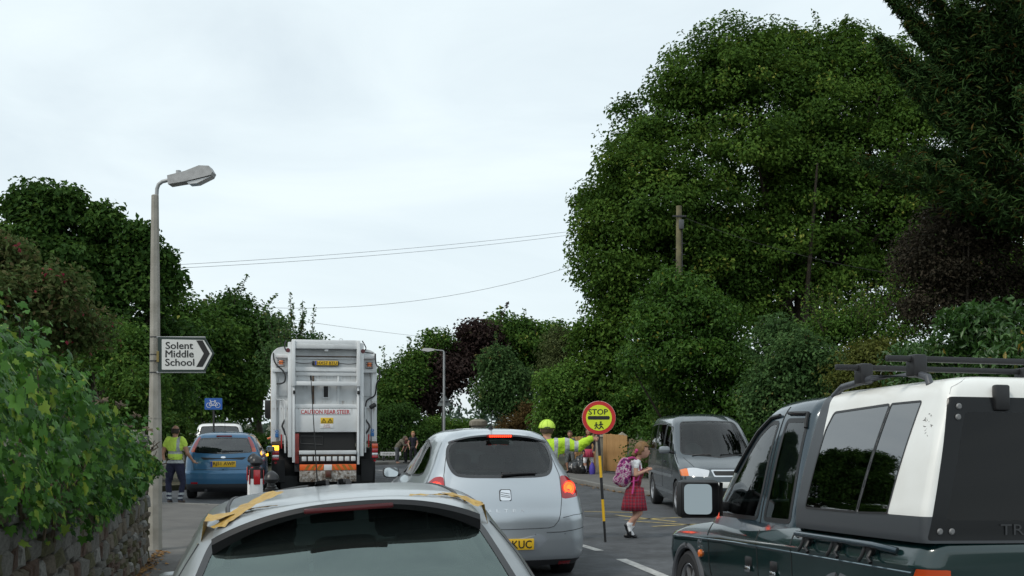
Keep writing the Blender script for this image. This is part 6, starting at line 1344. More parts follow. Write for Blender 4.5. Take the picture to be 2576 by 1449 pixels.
MB().lathe([(.01, c.z - .21), (.07, c.z - .19), (.095, c.z - .08), (.08, c.z + .06), (.04, c.z + .14), (.03, c.z + .17)], 14).build('bag_body', mat('bag_blue', (.07, .05, .35), .7), BB, True); MB().tube([(0, 0, c.z + .16), (-.01, .02, c.z + .24)], .008, 5).build('cord', mat('bag_blue', (0, 0, 0)), BB)
K2, hc, r = kidfig('curly haired child in grey shorts behind the outstretched arm', 1434, 33.8, .1, 1.28, mat('grey_jumper', (.10, .11, .12), .85), mat('grey_shorts', (.13, .14, .14), .85), M_h2, R(-10), shorts=SKIN2, sock=SKIN2, skin=SKIN2)
# --- three children by the far hedge
KA = empty('person', ((999 - CX) / FPX * 42, 42, .1), (0, 0, 0), 'child in grey bending forward to the right beside the far hedge', 'person')
u = lambda cx, cy, d=0.0: Vector(((cx - 630) / 773, d, (1235 - cy) / 773)); M_g1 = mat('grey_brown_top', (.13, .115, .085), .85); M_g2 = mat('grey_trousers', (.12, .125, .135), .85)
B = [('e', u(868, 520), (.085, .075, .095), SKIN), ('e', u(930, 540), (.03, .03, .03), SKIN), ('c', u(800, 580), u(840, 545), .04, .04, SKIN), ('e', u(770, 610), (.12, .13, .08), M_g1), ('c', u(640, 770), u(770, 610), .11, .11, M_g1), ('e', u(630, 800), (.10, .12, .09), M_g2)]
for d in (-1, 1):
    B += [('c', u(620, 820, d * .06), u(640 + 15 * d, 1000, d * .06), .075, .055, M_g2), ('c', u(640 + 15 * d, 1000, d * .06), u(625 + 15 * d, 1160, d * .06), .052, .045, M_g2), ('c', u(625 + 15 * d, 1160, d * .06), u(640 + 15 * d, 1215, d * .06), .025, .022, SKIN), ('c', u(635 + 15 * d, 1222, d * .06), u(690 + 15 * d, 1228, d * .06), .025, .02, SKIN)]
    W = u(935, 690, d * .09); E = u(850, 720, d * .14); B += [('c', u(790, 620, d * .12), E, .042, .034, M_g1), ('c', E, W, .033, .022, M_g1)]; hand(B, W, W - E, Vector((0, 1, 0)), 1, SKIN, .5, .075)
grow('body', B, KA, .014); hair(KA, u(862, 522), .098, mat('grey_brown_hair', (.10, .075, .06), .8), fringe=.35, yaw=R(90)); face(KA, u(868, 520), .09, R(90))
KB, hc, r = kidfig('small blond child in dark red top between the two bigger children', 1020, 42.3, .1, 1.02, mat('dark_red_top', (.08, .012, .015), .85), mat('black_trousers', (.012, .012, .014), .85), M_h3, R(-60), sleeve=False, long=.5, hd=.18)
KC, hc, r = kidfig('blond boy in navy polo shirt beside the far hedge', 1039, 41.9, .1, 1.20, mat('navy_polo', (.016, .016, .028), .85), mat('charcoal_trousers', (.02, .02, .024), .85), M_h3, R(10), arms={-1: ((-.15, .0, .62), (-.12, -.07, .50)), 1: ((.14, .02, .62), (.10, -.06, .52))})
# ================================================================ planting
def leafmat(name, dark, mid, light, rare=None, trans=.28, rough=.65, spec=.12):
    m = bpy.data.materials.new(name); m.use_nodes = True; t = m.node_tree; b = t.nodes['Principled BSDF']; o = t.nodes['Material Output']
    a = t.nodes.new('ShaderNodeAttribute'); a.attribute_name = 'lv'; r_ = t.nodes.new('ShaderNodeValToRGB'); e = r_.color_ramp.elements; e[0].position = 0; e[0].color = (*dark, 1); e[1].position = .9; e[1].color = (*light, 1)
    q = e.new(.5); q.color = (*mid, 1)
    if rare: q = e.new(.97); q.color = (*rare, 1)
    t.links.new(a.outputs['Fac'], r_.inputs['Fac']); t.links.new(r_.outputs['Color'], b.inputs['Base Color']); b.inputs['Roughness'].default_value = rough; b.inputs['Specular IOR Level'].default_value = spec
    tr = t.nodes.new('ShaderNodeBsdfTranslucent'); hs = t.nodes.new('ShaderNodeHueSaturation'); hs.inputs['Value'].default_value = 1.5; hs.inputs['Hue'].default_value = .485; t.links.new(r_.outputs['Color'], hs.inputs['Color']); t.links.new(hs.outputs[0], tr.inputs[0])
    mx_ = t.nodes.new('ShaderNodeMixShader'); mx_.inputs[0].default_value = trans; t.links.new(b.outputs[0], mx_.inputs[1]); t.links.new(tr.outputs[0], mx_.inputs[2]); t.links.new(mx_.outputs[0], o.inputs[0]); return m
def unit(n): v = rng.normal(size=(n, 3)); return v / np.linalg.norm(v, axis=1)[:, None]
def leafcards(name, P, D, size, m, parent, asp=.55, up=.5, axis_out=.4, droop=.2, fold=.18, var=None, jit=.35):
    """one mesh of folded leaf-sized faces; P centres, D outward directions"""
    n = len(P); nrm = D * (1 - up) + np.array((0, 0, 1)) * up + rng.normal(size=(n, 3)) * .45; nrm /= np.linalg.norm(nrm, axis=1)[:, None]
    ax = rng.normal(size=(n, 3)) + D * axis_out * 3 - np.array((0, 0, 1)) * droop * 3; ax -= np.sum(ax * nrm, 1)[:, None] * nrm; ax /= (np.linalg.norm(ax, axis=1)[:, None] + 1e-9); sd = np.cross(nrm, ax)
    s = size * (1 + jit * (rng.random(n) * 2 - 1)); s = s[:, None]
    V = np.stack([P - ax * s * .5, P + sd * s * asp * .5 + nrm * s * fold + ax * s * .02, P + ax * s * .5 - nrm * s * .08, P - sd * s * asp * .5 + nrm * s * fold + ax * s * .02], 1).reshape(-1, 3)
    i = np.arange(n)[:, None] * 4; F = np.concatenate([i + np.array([[0, 1, 2]]), i + np.array([[0, 2, 3]])], 1).reshape(-1, 3)
    me = bpy.data.meshes.new(name); me.vertices.add(len(V)); me.vertices.foreach_set('co', V.ravel().astype(np.float32)); me.loops.add(len(F) * 3); me.loops.foreach_set('vertex_index', F.ravel().astype(np.int32)); me.polygons.add(len(F)); me.polygons.foreach_set('loop_start', np.arange(0, len(F) * 3, 3, dtype=np.int32))
    me.update(calc_edges=True); at_ = me.attributes.new('lv', 'FLOAT', 'FACE'); lv = var if var is not None else rng.random(n); at_.data.foreach_set('value', np.repeat(lv, 2).astype(np.float32)); me.materials.append(m)
    return link(bpy.data.objects.new(name, me), parent)
def clumps(lobes, n, inner=.25, hemi=-.6, pw=1.0):
    """clump centres on and inside a union of ellipsoids; returns centres and outward directions"""
    C = []; D = []; vol = np.array([r[0] * r[2] for c, r in lobes]); vol = vol ** pw; pk = vol / vol.sum()
    while len(C) < n:
        k = rng.choice(len(lobes), p=pk); c, r = lobes[k]; d = unit(1)[0]
        if d[2] < hemi: continue
        t = rng.uniform(.66, 1.08) if rng.random() > inner else rng.uniform(.25, .7); p = np.array(c) + d * np.array(r) * t
        if t > .7 and any(np.sum(((p - np.array(c2)) / np.array(r2)) ** 2) < .55 for j, (c2, r2) in enumerate(lobes) if j != k): continue
        if p[2] < .15: continue
        nd = d / np.array(r); C.append(p); D.append(nd / np.linalg.norm(nd))
    return np.array(C), np.array(D)
def plant(name, label, cat, lobes, nc, per, size, crad, m, group=None, inner=.25, flat=.6, asp=.55, up=.5, trunk=None, bark=None, spikes=0, spike_len=.8, droop=.2, hemi=-.7, base=None, axis_out=.4, tone=.45, limbs=10, sub=5, pw=1.0):
    """tree or bush: leaf clumps spread through the crown's lobes, trunk and limbs that carry them. lobes in world coordinates"""
    lc = np.array(lobes[0][0]); L0 = lobes[0]; bx, by = (base if base else (lc[0], lc[1])); root = empty(name, (bx, by, 0), (0, 0, 0), label, cat, group); off = np.array((bx, by, 0)); lobes = [(np.array(c) - off, np.array(r) * (.90 if sub else 1)) for c, r in lobes]
    for c, r in list(lobes)[:]:
        for _ in range(sub):
            d = unit(1)[0]; d[1] = -abs(d[1]) if rng.random() < .65 else d[1]
            if d[2] < -.6: d[2] *= -1
            q = rng.uniform(.26, .46); lobes.append((c + d * r * rng.uniform(.75, .95), r * q * np.array((1.15, 1, .85))))
    C, D = clumps(lobes, nc, inner, hemi, pw); P = []; O = []; Vv = []; tv = rng.random(len(C))
    for i in range(len(C)):
        k = max(8, int(per * rng.uniform(.6, 1.4))); g = rng.normal(size=(k, 3)); g *= np.minimum(1, 1.75 / np.linalg.norm(g, axis=1))[:, None]; g = g * crad * np.array((1, 1, flat)) * rng.uniform(.7, 1.3); tilt = D[i]; p = C[i] + g - tilt * crad * .2
        P.append(p); o = g / (np.linalg.norm(g, axis=1)[:, None] + 1e-6) * .5 + D[i]; O.append(o / np.linalg.norm(o, axis=1)[:, None]); Vv.append(np.clip(tone * tv[i] + (1 - tone) * rng.random(k), 0, 1))
    stems = MB()
    for j in range(spikes):
        i = rng.integers(len(C)); 
        if D[i][2] < .3: continue
        d = D[i] * .5 + np.array((rng.normal() * .35, rng.normal() * .3, 1)); d /= np.linalg.norm(d); L = spike_len * rng.uniform(.5, 1.3); k = int(14 + 26 * L); t = rng.random(k)[:, None]
        p = C[i] + d * L * t + rng.normal(size=(k, 3)) * size * .55 * (1.1 - .6 * t); P.append(p); O.append(unit(k) * .6 + d * .4); Vv.append(rng.random(k)); stems.tube([C[i], C[i] + d * L], [.014, .004], 4, False)
    P = np.concatenate(P); O = np.concatenate(O); O /= np.linalg.norm(O, axis=1)[:, None] + 1e-9; ok = P[:, 2] > .05
    leafcards('crown', P[ok], O[ok], size, m, root, asp, up, axis_out, droop, var=np.concatenate(Vv)[ok])
    bark = bark or mat('bark', (.07, .055, .04), .95, col2=(.03, .025, .018), nscale=12, bump=.5, bscale=20)
    tr = trunk or .06; zc = max(lobes, key=lambda q: q[1][0])[0]; b = MB(); top = Vector(zc) + Vector((0, 0, lobes[0][1][2] * .2)); K = 8
    pts = [Vector((0, 0, 0)).lerp(top, i / K) + Vector((.03 * math.sin(i * 2.1) * top.z * .2, .03 * math.cos(i * 1.7) * top.z * .2, 0)) * (i > 0) for i in range(K + 1)]; b.tube(pts, [tr * (1.35 if i == 0 else 1 - .085 * i) for i in range(K + 1)], 10)
    for j in range(limbs):
        i = rng.integers(len(C)); t = rng.uniform(.25, .9); s_ = pts[int(t * K)]; e = Vector(C[i]); mid = s_.lerp(e, .5) + Vector((0, 0, -.06 * (e - s_).length)); b.tube([s_, mid, e], [tr * .5 * (1 - .5 * t), tr * .32 * (1 - .5 * t), tr * .08], 6)
    if stems.v: b.add(stems.v, stems.f)
    b.build('trunk', bark, root, True); return root
def L(px, py, Y, rx, ry, rd=None):
    """lobe from picture position and radii in pixels at distance Y"""
    c = at(px, py, Y); k = Y / FPX; return ((c.x, Y, c.z), (rx * k, (rd if rd is not None else .85 * (rx + ry) / 2) * k, ry * k))
g_dark = leafmat('leaf_dark_green', (.016, .044, .009), (.036, .088, .016), (.074, .145, .028)); g_mid = leafmat('leaf_mid_green', (.022, .056, .010), (.050, .115, .019), (.100, .185, .032), (.22, .23, .05)); g_lime = leafmat('leaf_lime_tree', (.022, .052, .008), (.052, .112, .016), (.105, .185, .028), (.28, .30, .06))
g_fresh = leafmat('leaf_fresh_green', (.034, .080, .014), (.072, .155, .026), (.135, .24, .045), (.24, .25, .05)); g_blue = leafmat('leaf_blue_green', (.026, .060, .020), (.056, .118, .036), (.105, .185, .058), (.20, .18, .06)); g_olive = leafmat('leaf_olive', (.045, .058, .013), (.088, .108, .022), (.145, .160, .040), (.22, .14, .03))
g_cop = leafmat('leaf_copper', (.020, .013, .012), (.042, .027, .024), (.070, .046, .040), (.10, .10, .04), trans=.18); g_ivy = leafmat('leaf_ivy', (.016, .056, .009), (.040, .122, .017), (.082, .200, .028), (.22, .30, .04), trans=.22, rough=.5, spec=.22); g_con = leafmat('needle_dark', (.018, .048, .014), (.036, .082, .022), (.064, .125, .032), (.12, .08, .02), trans=.2); g_fus = leafmat('leaf_fuchsia', (.034, .062, .018), (.070, .110, .032), (.125, .095, .045), (.45, .05, .09)); g_lau = leafmat('leaf_laurel', (.020, .055, .012), (.040, .105, .022), (.085, .165, .045), (.3, .2, .03), rough=.35, spec=.4)
# left side
plant('maple_tree', 'dark green maple tree on the left behind the street lamp', 'tree', [L(190, 720, 21, 170, 110), L(110, 600, 21, 75, 90), L(95, 505, 21, 42, 62), L(165, 535, 21, 38, 62), L(55, 530, 21, 30, 40), L(15, 650, 20.5, 90, 90), L(240, 640, 21.5, 70, 70), L(262, 560, 21, 32, 48), L(330, 680, 21, 60, 70), L(343, 600, 21, 24, 42), L(385, 730, 21, 50, 60), L(402, 655, 21, 20, 38), L(425, 710, 21, 20, 30), L(210, 830, 21, 240, 130), L(330, 960, 22, 150, 130), L(60, 960, 20, 150, 150)], 1050, 62, .115, .19, g_dark, trunk=.2, base=(at(200, 1000, 21).x, 21), spikes=14, spike_len=.4, limbs=24, sub=1, pw=.62)
plant('garden_shrub', 'fine leaved mid green shrub between the ivy and the lamp column', 'bush', [L(330, 915, 15, 62, 85), L(368, 985, 14.6, 36, 70), L(270, 880, 16, 75, 75), L(340, 1010, 15, 60, 70)], 260, 52, .062, .15, g_mid, trunk=.04, spikes=20, spike_len=.3, limbs=8)
plant('elder_bush', 'mid green bush just right of the lamp column behind the school sign', 'bush', [L(470, 830, 39, 75, 100), L(440, 930, 38.5, 85, 110), L(530, 900, 40, 80, 110), L(470, 1010, 38.5, 110, 90), L(580, 1010, 40.5, 70, 90)], 420, 60, .16, .38, g_mid, trunk=.1, spikes=26, spike_len=.7, limbs=14)
plant('thorn_tree', 'spiky topped dark tree between the school sign and the lorry', 'tree', [L(600, 840, 42, 65, 95), L(560, 800, 42, 45, 55), L(655, 870, 42, 60, 90), L(620, 940, 42, 85, 75)], 360, 46, .15, .32, g_dark, trunk=.16, spikes=42, spike_len=.9, limbs=16, base=(at(672, 1000, 42).x, 42))
plant('apple_tree', 'sparse tree with upright shoots above the refuse lorry', 'tree', [L(775, 880, 38, 70, 45), L(735, 900, 38, 55, 60), L(700, 950, 37, 50, 90)], 110, 36, .12, .22, g_blue, trunk=.13, spikes=46, spike_len=1.25, limbs=14, hemi=-.4)
plant('privet_hedge', 'dark clipped hedge between the white car and the lorry', 'hedge', [L(655, 1135, 38.5, 60, 45), L(600, 1120, 39, 60, 40), L(720, 1130, 39, 60, 45)], 170, 60, .09, .2, g_dark, limbs=4, hemi=-1)
plant('laurel_bush', 'dark bush in shade behind the workman', 'bush', [L(405, 1100, 29, 70, 70), L(340, 1080, 28, 90, 90)], 170, 55, .11, .24, g_dark, limbs=6, hemi=-1)
plant('fuchsia_bush', 'reddish fuchsia with pink flowers above the ivy', 'bush', [L(80, 755, 8.2, 135, 85), L(20, 670, 8.4, 75, 75), L(190, 845, 8.6, 105, 65), L(-60, 770, 8, 120, 130)], 260, 48, .045, .11, g_fus, trunk=.03, spikes=0, spike_len=.2, limbs=6, base=(at(60, 900, 8.4).x - .15, 8.4), inner=.4)
# centre, far side of the junction
plant('copper_beech', 'dark purple copper beech in the middle distance', 'tree', [L(1090, 975, 50, 70, 80), L(1045, 1010, 49, 45, 65), L(1190, 865, 51, 55, 55), L(1215, 910, 51, 60, 70), L(1135, 935, 50, 60, 75)], 360, 55, .17, .38, g_cop, trunk=.25, spikes=26, spike_len=1.4, limbs=16)
plant('sycamore_tree', 'round topped green tree behind the copper beech', 'tree', [L(1300, 855, 52.5, 85, 55), L(1380, 880, 54, 60, 70), L(1330, 930, 53, 100, 80), L(1235, 850, 54, 45, 40)], 340, 50, .2, .45, g_mid, trunk=.25, spikes=14, limbs=12)
plant('hawthorn_bush', 'green bushes left of the copper beech beside the lorry', 'bush', [L(1000, 960, 49, 48, 55), L(1100, 868, 50, 34, 36), L(985, 1020, 48, 48, 60), L(1055, 910, 49.5, 44, 40), L(1035, 960, 48.5, 32, 50)], 270, 48, .15, .34, g_mid, trunk=.15, spikes=22, spike_len=.9)
plant('young_ash', 'fresh green young tree in front of the copper beech', 'tree', [L(1265, 960, 45, 62, 70), L(1270, 1010, 45, 78, 50), L(1255, 915, 45, 35, 40)], 240, 46, .14, .30, g_blue, trunk=.08, spikes=24, spike_len=.8, droop=.4)
plant('clipped_hedge', 'low clipped green hedge beside the pale stone gate pier', 'hedge', [L(1100, 1082, 47, 62, 32), L(1160, 1086, 47, 60, 30)], 150, 60, .09, .2, g_fresh, limbs=3, hemi=-1)
plant('bank_shrubs', 'dark shrubs behind the three far children', 'bush', [L(1000, 1095, 46, 62, 75), L(955, 1100, 47, 45, 70), L(1060, 1120, 46, 60, 60)], 240, 55, .12, .28, g_dark, limbs=5, hemi=-1)
plant('red_tinged_shrub', 'small russet shrub left of the crossing patrol', 'bush', [L(1335, 1052, 43, 38, 38), L(1300, 1080, 43, 50, 40)], 110, 40, .1, .2, leafmat('leaf_russet', (.05, .03, .012), (.09, .06, .02), (.13, .09, .03), (.25, .06, .03)), limbs=4)
plant('pale_birch', 'pale green birch between the sycamore and the lime tree', 'tree', [L(1395, 940, 48, 45, 110), L(1420, 880, 48, 35, 60)], 170, 45, .12, .3, leafmat('leaf_birch', (.04, .06, .02), (.075, .10, .035), (.13, .16, .06), (.24, .22, .08)), trunk=.1, droop=.8)
plant('bright_evergreen', 'bright green rounded bush behind the crossing patrol', 'bush', [L(1420, 1010, 38, 68, 95), L(1385, 1060, 38, 40, 70), L(1470, 1080, 38, 70, 90)], 300, 60, .12, .26, g_fresh, trunk=.1, droop=.1)
# right side
plant('lime_tree', 'huge domed lime tree filling the right of the sky', 'tree', [L(1850, 420, 42, 330, 330), L(1680, 560, 41, 210, 260), L(2090, 330, 43, 240, 240), L(2020, 640, 42, 400, 210), L(1560, 680, 40, 120, 170), L(1650, 440, 42, 110, 120), L(1810, 250, 42, 150, 130), L(1960, 180, 43, 170, 110), L(2150, 170, 43, 110, 100), L(2330, 450, 42, 200, 220), L(1500, 620, 40, 60, 110), L(1535, 480, 41, 80, 110), L(1640, 330, 42, 110, 105), L(1710, 240, 42, 90, 80), L(2270, 230, 43, 130, 150), L(1700, 720, 41, 230, 150), L(2250, 650, 42, 200, 160), L(1900, 640, 42, 250, 200), L(2120, 430, 42, 170, 150), L(2010, 330, 42, 150, 130), L(2200, 300, 42.5, 130, 130), L(2480, 640, 43, 180, 200)], 3200, 100, .15, .36, g_lime, trunk=.4, inner=.30, spikes=110, spike_len=.7, limbs=40, hemi=-.95, base=(at(2000, 1000, 42).x, 42), tone=.6, flat=.55, sub=8)
plant('lime_saplings', 'leafy lower growth beneath the left edge of the lime tree', 'tree', [L(1520, 900, 39, 85, 110), L(1560, 1000, 38.5, 130, 110), L(1500, 1060, 38.5, 80, 90), L(1600, 830, 39, 80, 100)], 420, 56, .16, .34, g_lime, trunk=.12, limbs=14)
plant('bay_bush', 'dense glossy bay tree hiding the foot of the timber pole', 'bush', [L(1720, 800, 32, 130, 115), L(1680, 900, 32, 130, 130), L(1790, 870, 32, 110, 130), L(1760, 1040, 33, 130, 140), L(1850, 1040, 32, 110, 150), L(1640, 1060, 36.5, 110, 90)], 760, 74, .115, .24, leafmat('leaf_bay', (.022, .060, .010), (.048, .115, .018), (.095, .190, .032), (.24, .22, .03), rough=.4), trunk=.14, up=.35, droop=-.5, spikes=60, spike_len=.35, base=(at(1745, 1000, 32.6).x, 32.7))
plant('mixed_hedge', 'grey green leafy shrub right of the bay tree', 'bush', [L(2010, 930, 27, 110, 110), L(1960, 1060, 27, 90, 130), L(2090, 1030, 27, 120, 140), L(1950, 860, 28, 70, 60)], 520, 62, .1, .24, g_blue, trunk=.1, spikes=20, spike_len=.4)
plant('tall_spired_shrub', 'shrub with tall pale flower spires above the hedge', 'bush', [L(2140, 880, 29, 130, 90), L(2240, 860, 29, 110, 110), L(2060, 850, 29.5, 90, 70)], 240, 55, .09, .24, g_fresh, trunk=.08, spikes=240, spike_len=1.0)
plant('olive_shrub', 'olive brown shrub in the middle of the right-hand hedge', 'bush', [L(2200, 960, 25, 110, 110), L(2230, 1060, 25, 120, 120), L(2150, 1080, 25, 90, 110)], 330, 60, .085, .22, g_olive, trunk=.08)
plant('copper_plum', 'dark purple leaved plum tree at the right edge', 'tree', [L(2430, 640, 25, 170, 140), L(2370, 780, 25, 100, 90), L(2530, 560, 25, 140, 130), L(2330, 640, 26, 70, 80), L(2520, 760, 25, 120, 90)], 560, 64, .085, .26, leafmat('leaf_plum', (.018, .018, .012), (.038, .033, .022), (.066, .052, .036), (.07, .12, .03), trans=.18), trunk=.13, limbs=16, sub=8)
plant('cherry_laurel', 'bright glossy cherry laurel above the pickup roof bars', 'bush', [L(2510, 850, 18, 120, 90), L(2440, 930, 18.5, 110, 80), L(2560, 960, 17.5, 130, 120), L(2340, 970, 20, 100, 100)], 300, 44, .135, .2, g_lau, trunk=.06, asp=.36, up=.3, droop=-.5, axis_out=.6, spikes=24, spike_len=.35)
plant('back_hedge', 'dark hedge running low behind the grey van', 'hedge', [L(1900, 1150, 27, 180, 110), L(2150, 1150, 23, 200, 120), L(2400, 1120, 19, 220, 130), L(1700, 1160, 30.5, 130, 90)], 480, 55, .11, .24, g_dark, limbs=6, hemi=-1)
# big conifer, upper right: upswept feathery sprays
cx0 = at(2700, 300, 23); CN = empty('conifer', (cx0.x, 23, 0), (0, 0, 0), 'dark feathery conifer leaning in at the top right corner', 'tree')
b = MB(); b.tube([(0, 0, 0), (0, 0, 13)], [.35, .08], 10); P = []; O = []
for i in range(170):
    z0 = rng.uniform(5.4, 12.0); a = rng.uniform(0, 2 * math.pi); Lb = rng.uniform(2.3, 4.3) * (1.05 - .04 * (z0 - 5.0)); d = np.array((math.cos(a), math.sin(a), rng.uniform(.15, .55))); pts = []
    for k in range(7): t = k / 6; pts.append(np.array((0, 0, z0)) + d * Lb * t + np.array((0, 0, .35 * t * t * Lb * .4 - .2 * t)))
    b.tube([Vector(p) for p in pts], [.045 * (1 - .9 * k / 6) + .004 for k in range(7)], 5, False)
    n = int(1500 * Lb / 3.2); t = rng.uniform(.18, 1.03, n) ** .8; base = np.array((0, 0, z0)) + d * Lb * t[:, None] + np.array((0, 0, 1)) * (.35 * t * t * Lb * .4 - .2 * t)[:, None]
    sp_ = rng.normal(size=(n, 3)) * np.array((.16, .16, .12)) * (1.25 - .9 * t)[:, None] * 1.6; P.append(base + sp_); o = d / np.linalg.norm(d) + sp_ * .8 + np.array((0, 0, .35)); O.append(o / np.linalg.norm(o, axis=1)[:, None])
for tx, ty_, sx, sy in ((2228, -12, 2480, 190), (2262, 8, 2500, 200), (2205, 92, 2470, 260), (2330, -25, 2540, 160), (2235, 150, 2480, 300), (2280, 60, 2520, 240), (2360, 40, 2560, 230), (2215, 120, 2440, 330), (2290, 210, 2500, 400), (2400, -10, 2580, 150)):
    a_ = np.array(at(sx, sy, 22.6)) - np.array((cx0.x, 23, 0)); e_ = np.array(at(tx, ty_, 22.0)) - np.array((cx0.x, 23, 0)); n = 2600; t = rng.random(n) ** .9
    base = a_ + (e_ - a_) * t[:, None] + np.array((0, 0, -1)) * (.16 * np.sin(math.pi * t))[:, None]; b.tube([Vector(a_), Vector((a_ + e_) / 2 - np.array((0, 0, .16))), Vector(e_)], [.04, .02, .004], 5, False)
    sp_ = rng.normal(size=(n, 3)) * np.array((.14, .14, .13)) * (1.2 - 1.0 * t)[:, None]; P.append(base + sp_); o = (e_ - a_) / np.linalg.norm(e_ - a_) + sp_ * 1.2; O.append(o / np.linalg.norm(o, axis=1)[:, None])
b.build('trunk', MATS['bark'], CN, True); P = np.concatenate(P); O = np.concatenate(O)
leafcards('crown', P, O, .17, g_con, CN, asp=.17, up=.25, axis_out=2.2, droop=-.25, fold=.08)
# distant tree line beyond the junction
P = []; 
for i in range(420):
    x = rng.uniform(-75, 70); y = rng.uniform(88, 110); h = 3.0 + 2.2 * math.sin(x * .21) + rng.uniform(0, 1.5); c = np.array((x, y, rng.uniform(.3, max(1, h)))); P.append(c + rng.normal(size=(34, 3)) * np.array((1.1, 1.0, .7)))
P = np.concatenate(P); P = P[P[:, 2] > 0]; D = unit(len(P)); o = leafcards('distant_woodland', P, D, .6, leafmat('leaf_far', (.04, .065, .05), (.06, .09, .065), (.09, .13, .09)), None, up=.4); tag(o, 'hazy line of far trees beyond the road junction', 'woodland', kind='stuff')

# ================================================================ ivy on the wall: lobed leaves
IV = empty('ivy', (WL(7), 7, 0), (0, 0, 0), 'dense bright green ivy hanging over the garden wall', 'climbing plant'); io = Vector(IV.location)
def lobed(seed):
    rr = random.Random(seed); pts = [(0, -.06), (.22, -.20), (.50, -.02), (.34, .16), (.46, .46), (.20, .44), (0, .82), (-.20, .44), (-.46, .46), (-.34, .16), (-.50, -.02), (-.22, -.20)]; v = [(0, .18, .0)]
    for x, y in pts: v.append((x * rr.uniform(.88, 1.1), y * rr.uniform(.9, 1.1), -.16 * abs(x) - .14 * max(0, y - .3) + rr.uniform(-.04, .04)))
    return v, [(0, i, i % 12 + 1) for i in range(1, 13)]
TOPZ = [(2, 2.1), (4.6, 2.14), (6, 2.12), (7, 2.03), (7.6, 1.90), (8.3, 1.74), (9, 1.62), (10, 1.52), (11, 1.42), (11.9, 1.25), (12.6, 1.2)]; BOTZ = [(2, 1.3), (5, 1.22), (5.6, 1.12), (6.2, .98), (7, .86), (7.6, .90), (8.2, .98), (9, .80), (9.6, .90), (10.2, .82), (11, .98), (12, 1.0), (12.6, 1.1)]
def ip(tab, y):
    return float(np.interp(y, [a for a, _ in tab], [b_ for _, b_ in tab]))
LV_ = []
for i in range(10500):
    Y = 4.3 + (11.75 - 4.3) * rnd.random() ** .85; zt, zb = ip(TOPZ, Y), ip(BOTZ, Y) + .05 * math.sin(Y * 9); t = rnd.random() ** .8; z = zb + (zt - zb) * t + rnd.gauss(0, .02)
    bul = .10 + .33 * math.sin(math.pi * min(1, max(0, t)) ** .75) + .11 * math.sin(Y * 3.1 + z * 4) + .07 * math.sin(Y * 7.3 - z * 6) + .04 * math.sin(Y * 15 + z * 11); dp = rnd.random() ** 1.8 * .26
    bul *= 1 - .55 * sm(7.2, 10.5, Y)
    if math.sin(Y * 5.1 + 1.3 * math.sin(z * 4)) * math.sin(z * 7.3 + Y * 1.7) > .62: dp += rnd.uniform(.10, .22)
    if t > .82: bul -= (t - .82) * 1.5 * rnd.random()
    p = Vector((WL(Y), Y, z)) + WN * (bul - dp)
    if t > .78 and rnd.random() < .5: p -= WN * rnd.uniform(0, .5)
    nrm = (WN * 1.0 + Vector((0, 0, .35 + .9 * max(0, t - .55))) + Vector((rnd.gauss(0, .5), rnd.gauss(0, .5) - .15, rnd.gauss(0, .4)))).normalized()
    ax = Vector((0, 0, -1)) + Vector((rnd.gauss(0, .5), rnd.gauss(0, .5), 0)); ax = (ax - nrm * ax.dot(nrm)).normalized()
    LV_.append((p, nrm, ax, rnd.uniform(.028, .056) * (1.45 if rnd.random() < .35 else 1.0) * (1.0 if Y < 9.5 else .75), dp, rnd.random()))
for i in range(75):        # stray shoots above the mass
    Y = rnd.uniform(4.6, 10.5); p = Vector((WL(Y), Y, ip(TOPZ, Y) - .12)) + WN * rnd.uniform(-.1, .28); d = Vector((rnd.gauss(0, .35), rnd.gauss(0, .45), 1)) + WN * rnd.uniform(-.1, .5); d.normalize(); Ls = rnd.uniform(.14, .38)
    for k in range(9):
        q = p + d * Ls * k / 8 + Vector((rnd.gauss(0, .03), rnd.gauss(0, .03), rnd.gauss(0, .02) - .1 * (k / 8) ** 2)); nrm = (WN * .7 + Vector((rnd.gauss(0, .5), rnd.gauss(0, .5) - .2, .6))).normalized(); ax = Vector((rnd.gauss(0, .6), rnd.gauss(0, .6), -.6)); ax = (ax - nrm * ax.dot(nrm)).normalized(); LV_.append((q, nrm, ax, rnd.uniform(.024, .05), .06, rnd.random()))
order = sorted(range(len(LV_)), key=lambda i: (LV_[i][4] > .05, -LV_[i][3] / LV_[i][0].y)); big = set(order[:300]); prot = []
for k in range(6):
    me = bpy.data.meshes.new('leaf'); v_, f_ = lobed(k); me.from_pydata(v_, [], f_); a_ = me.attributes.new('lv', 'FLOAT', 'FACE'); a_.data.foreach_set('value', [(.25, .45, .6, .7, .85, .95)[k]] * 12); me.materials.append(g_ivy); me.polygons.foreach_set('use_smooth', [True] * 12); prot.append(me)
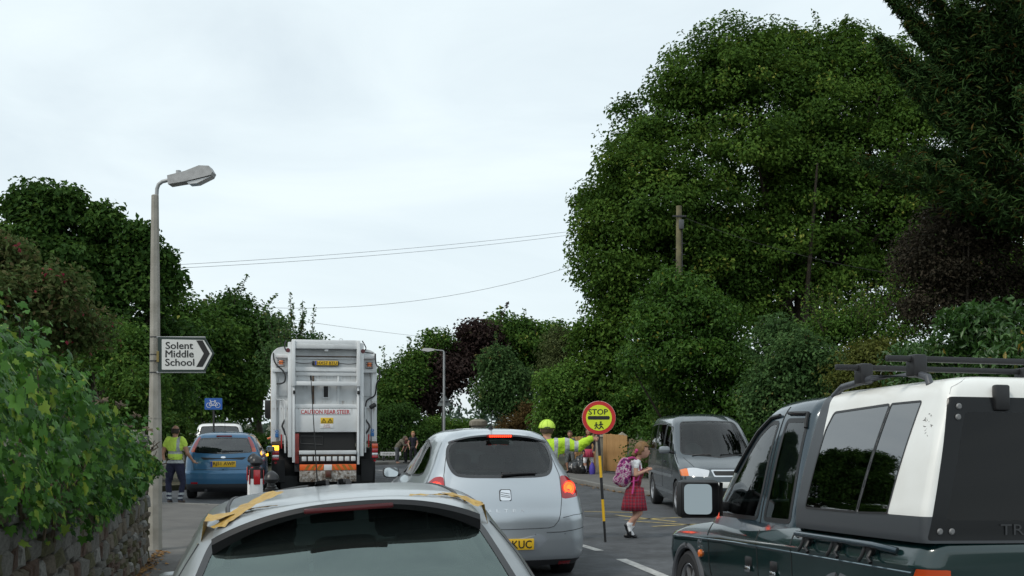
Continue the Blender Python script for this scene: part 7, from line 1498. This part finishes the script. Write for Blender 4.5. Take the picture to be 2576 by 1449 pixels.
VV = []; FF = []; AA = []
for i, (p, n_, ax, s_, dp, tv) in enumerate(LV_):
    M3 = basis(p - io, ax.cross(n_), ax); 
    if i in big:
        o = bpy.data.objects.new('leaf', prot[rnd.randrange(6)]); link(o, IV); o.matrix_local = M3 @ Matrix.Scale(s_ * 1.15, 4)
    else:
        v_, f_ = lobed(i % 40); n0 = len(VV); VV += [(M3 @ (Vector(q) * s_ * 1.1))[:] for q in v_]; FF += [tuple(a + n0 for a in q) for q in f_]; AA += [tv] * 12
o = mk('leaves', VV, FF, g_ivy, IV, True); a_ = o.data.attributes.new('lv', 'FLOAT', 'FACE'); a_.data.foreach_set('value', AA); o['kind'] = 'stuff'
b = MB()
for i in range(70):
    Y = rnd.uniform(4.5, 12.3); z = ip(BOTZ, Y) + rnd.uniform(-.05, .3); p = Vector((WL(Y), Y, z)) + WN * .05 - io; P_ = [p]
    dz_ = max(.02, (ip(TOPZ, Y) - .22 - z) / 6)
    for k in range(6): P_.append(P_[-1] + Vector((rnd.gauss(0, .02), rnd.gauss(0, .05), dz_)) + WN * rnd.uniform(0, .03))
    b.tube(P_, [.011 - .0013 * k for k in range(7)], 5, False)
tag(b.build('stems', mat('ivy_stem', (.10, .075, .05), .9), IV, True), kind='stuff')
# dry seed heads and a bramble shoot above the ivy
v_ = []
for px, py_, Y in ((735, 1015, 9.6), (530, 1110, 7.4), (545, 1215, 7.6), (600, 955, 8.2), (380, 900, 6.9)):
    c = at(px / 1.61 , (600 + py_ / 1.61) / 1.441 if False else py_ * .431 + 416.0, Y)
for Y, dz in ((9.5, .10), (8.6, .06), (7.7, -.12), (7.2, -.25), (10.2, .05), (9.0, -.05)):
    base = Vector((WL(Y), Y, ip(TOPZ, Y) + dz)) + WN * .25 - io
    b = MB()
    for k in range(22): d = Vector((rnd.gauss(0, 1), rnd.gauss(0, 1), rnd.gauss(0, .6))); b.tube([base, base + d * .024], [.002, .005], 4, False)
    b.build('seed_head', mat('dry_seed', (.16, .12, .085), .9), IV)
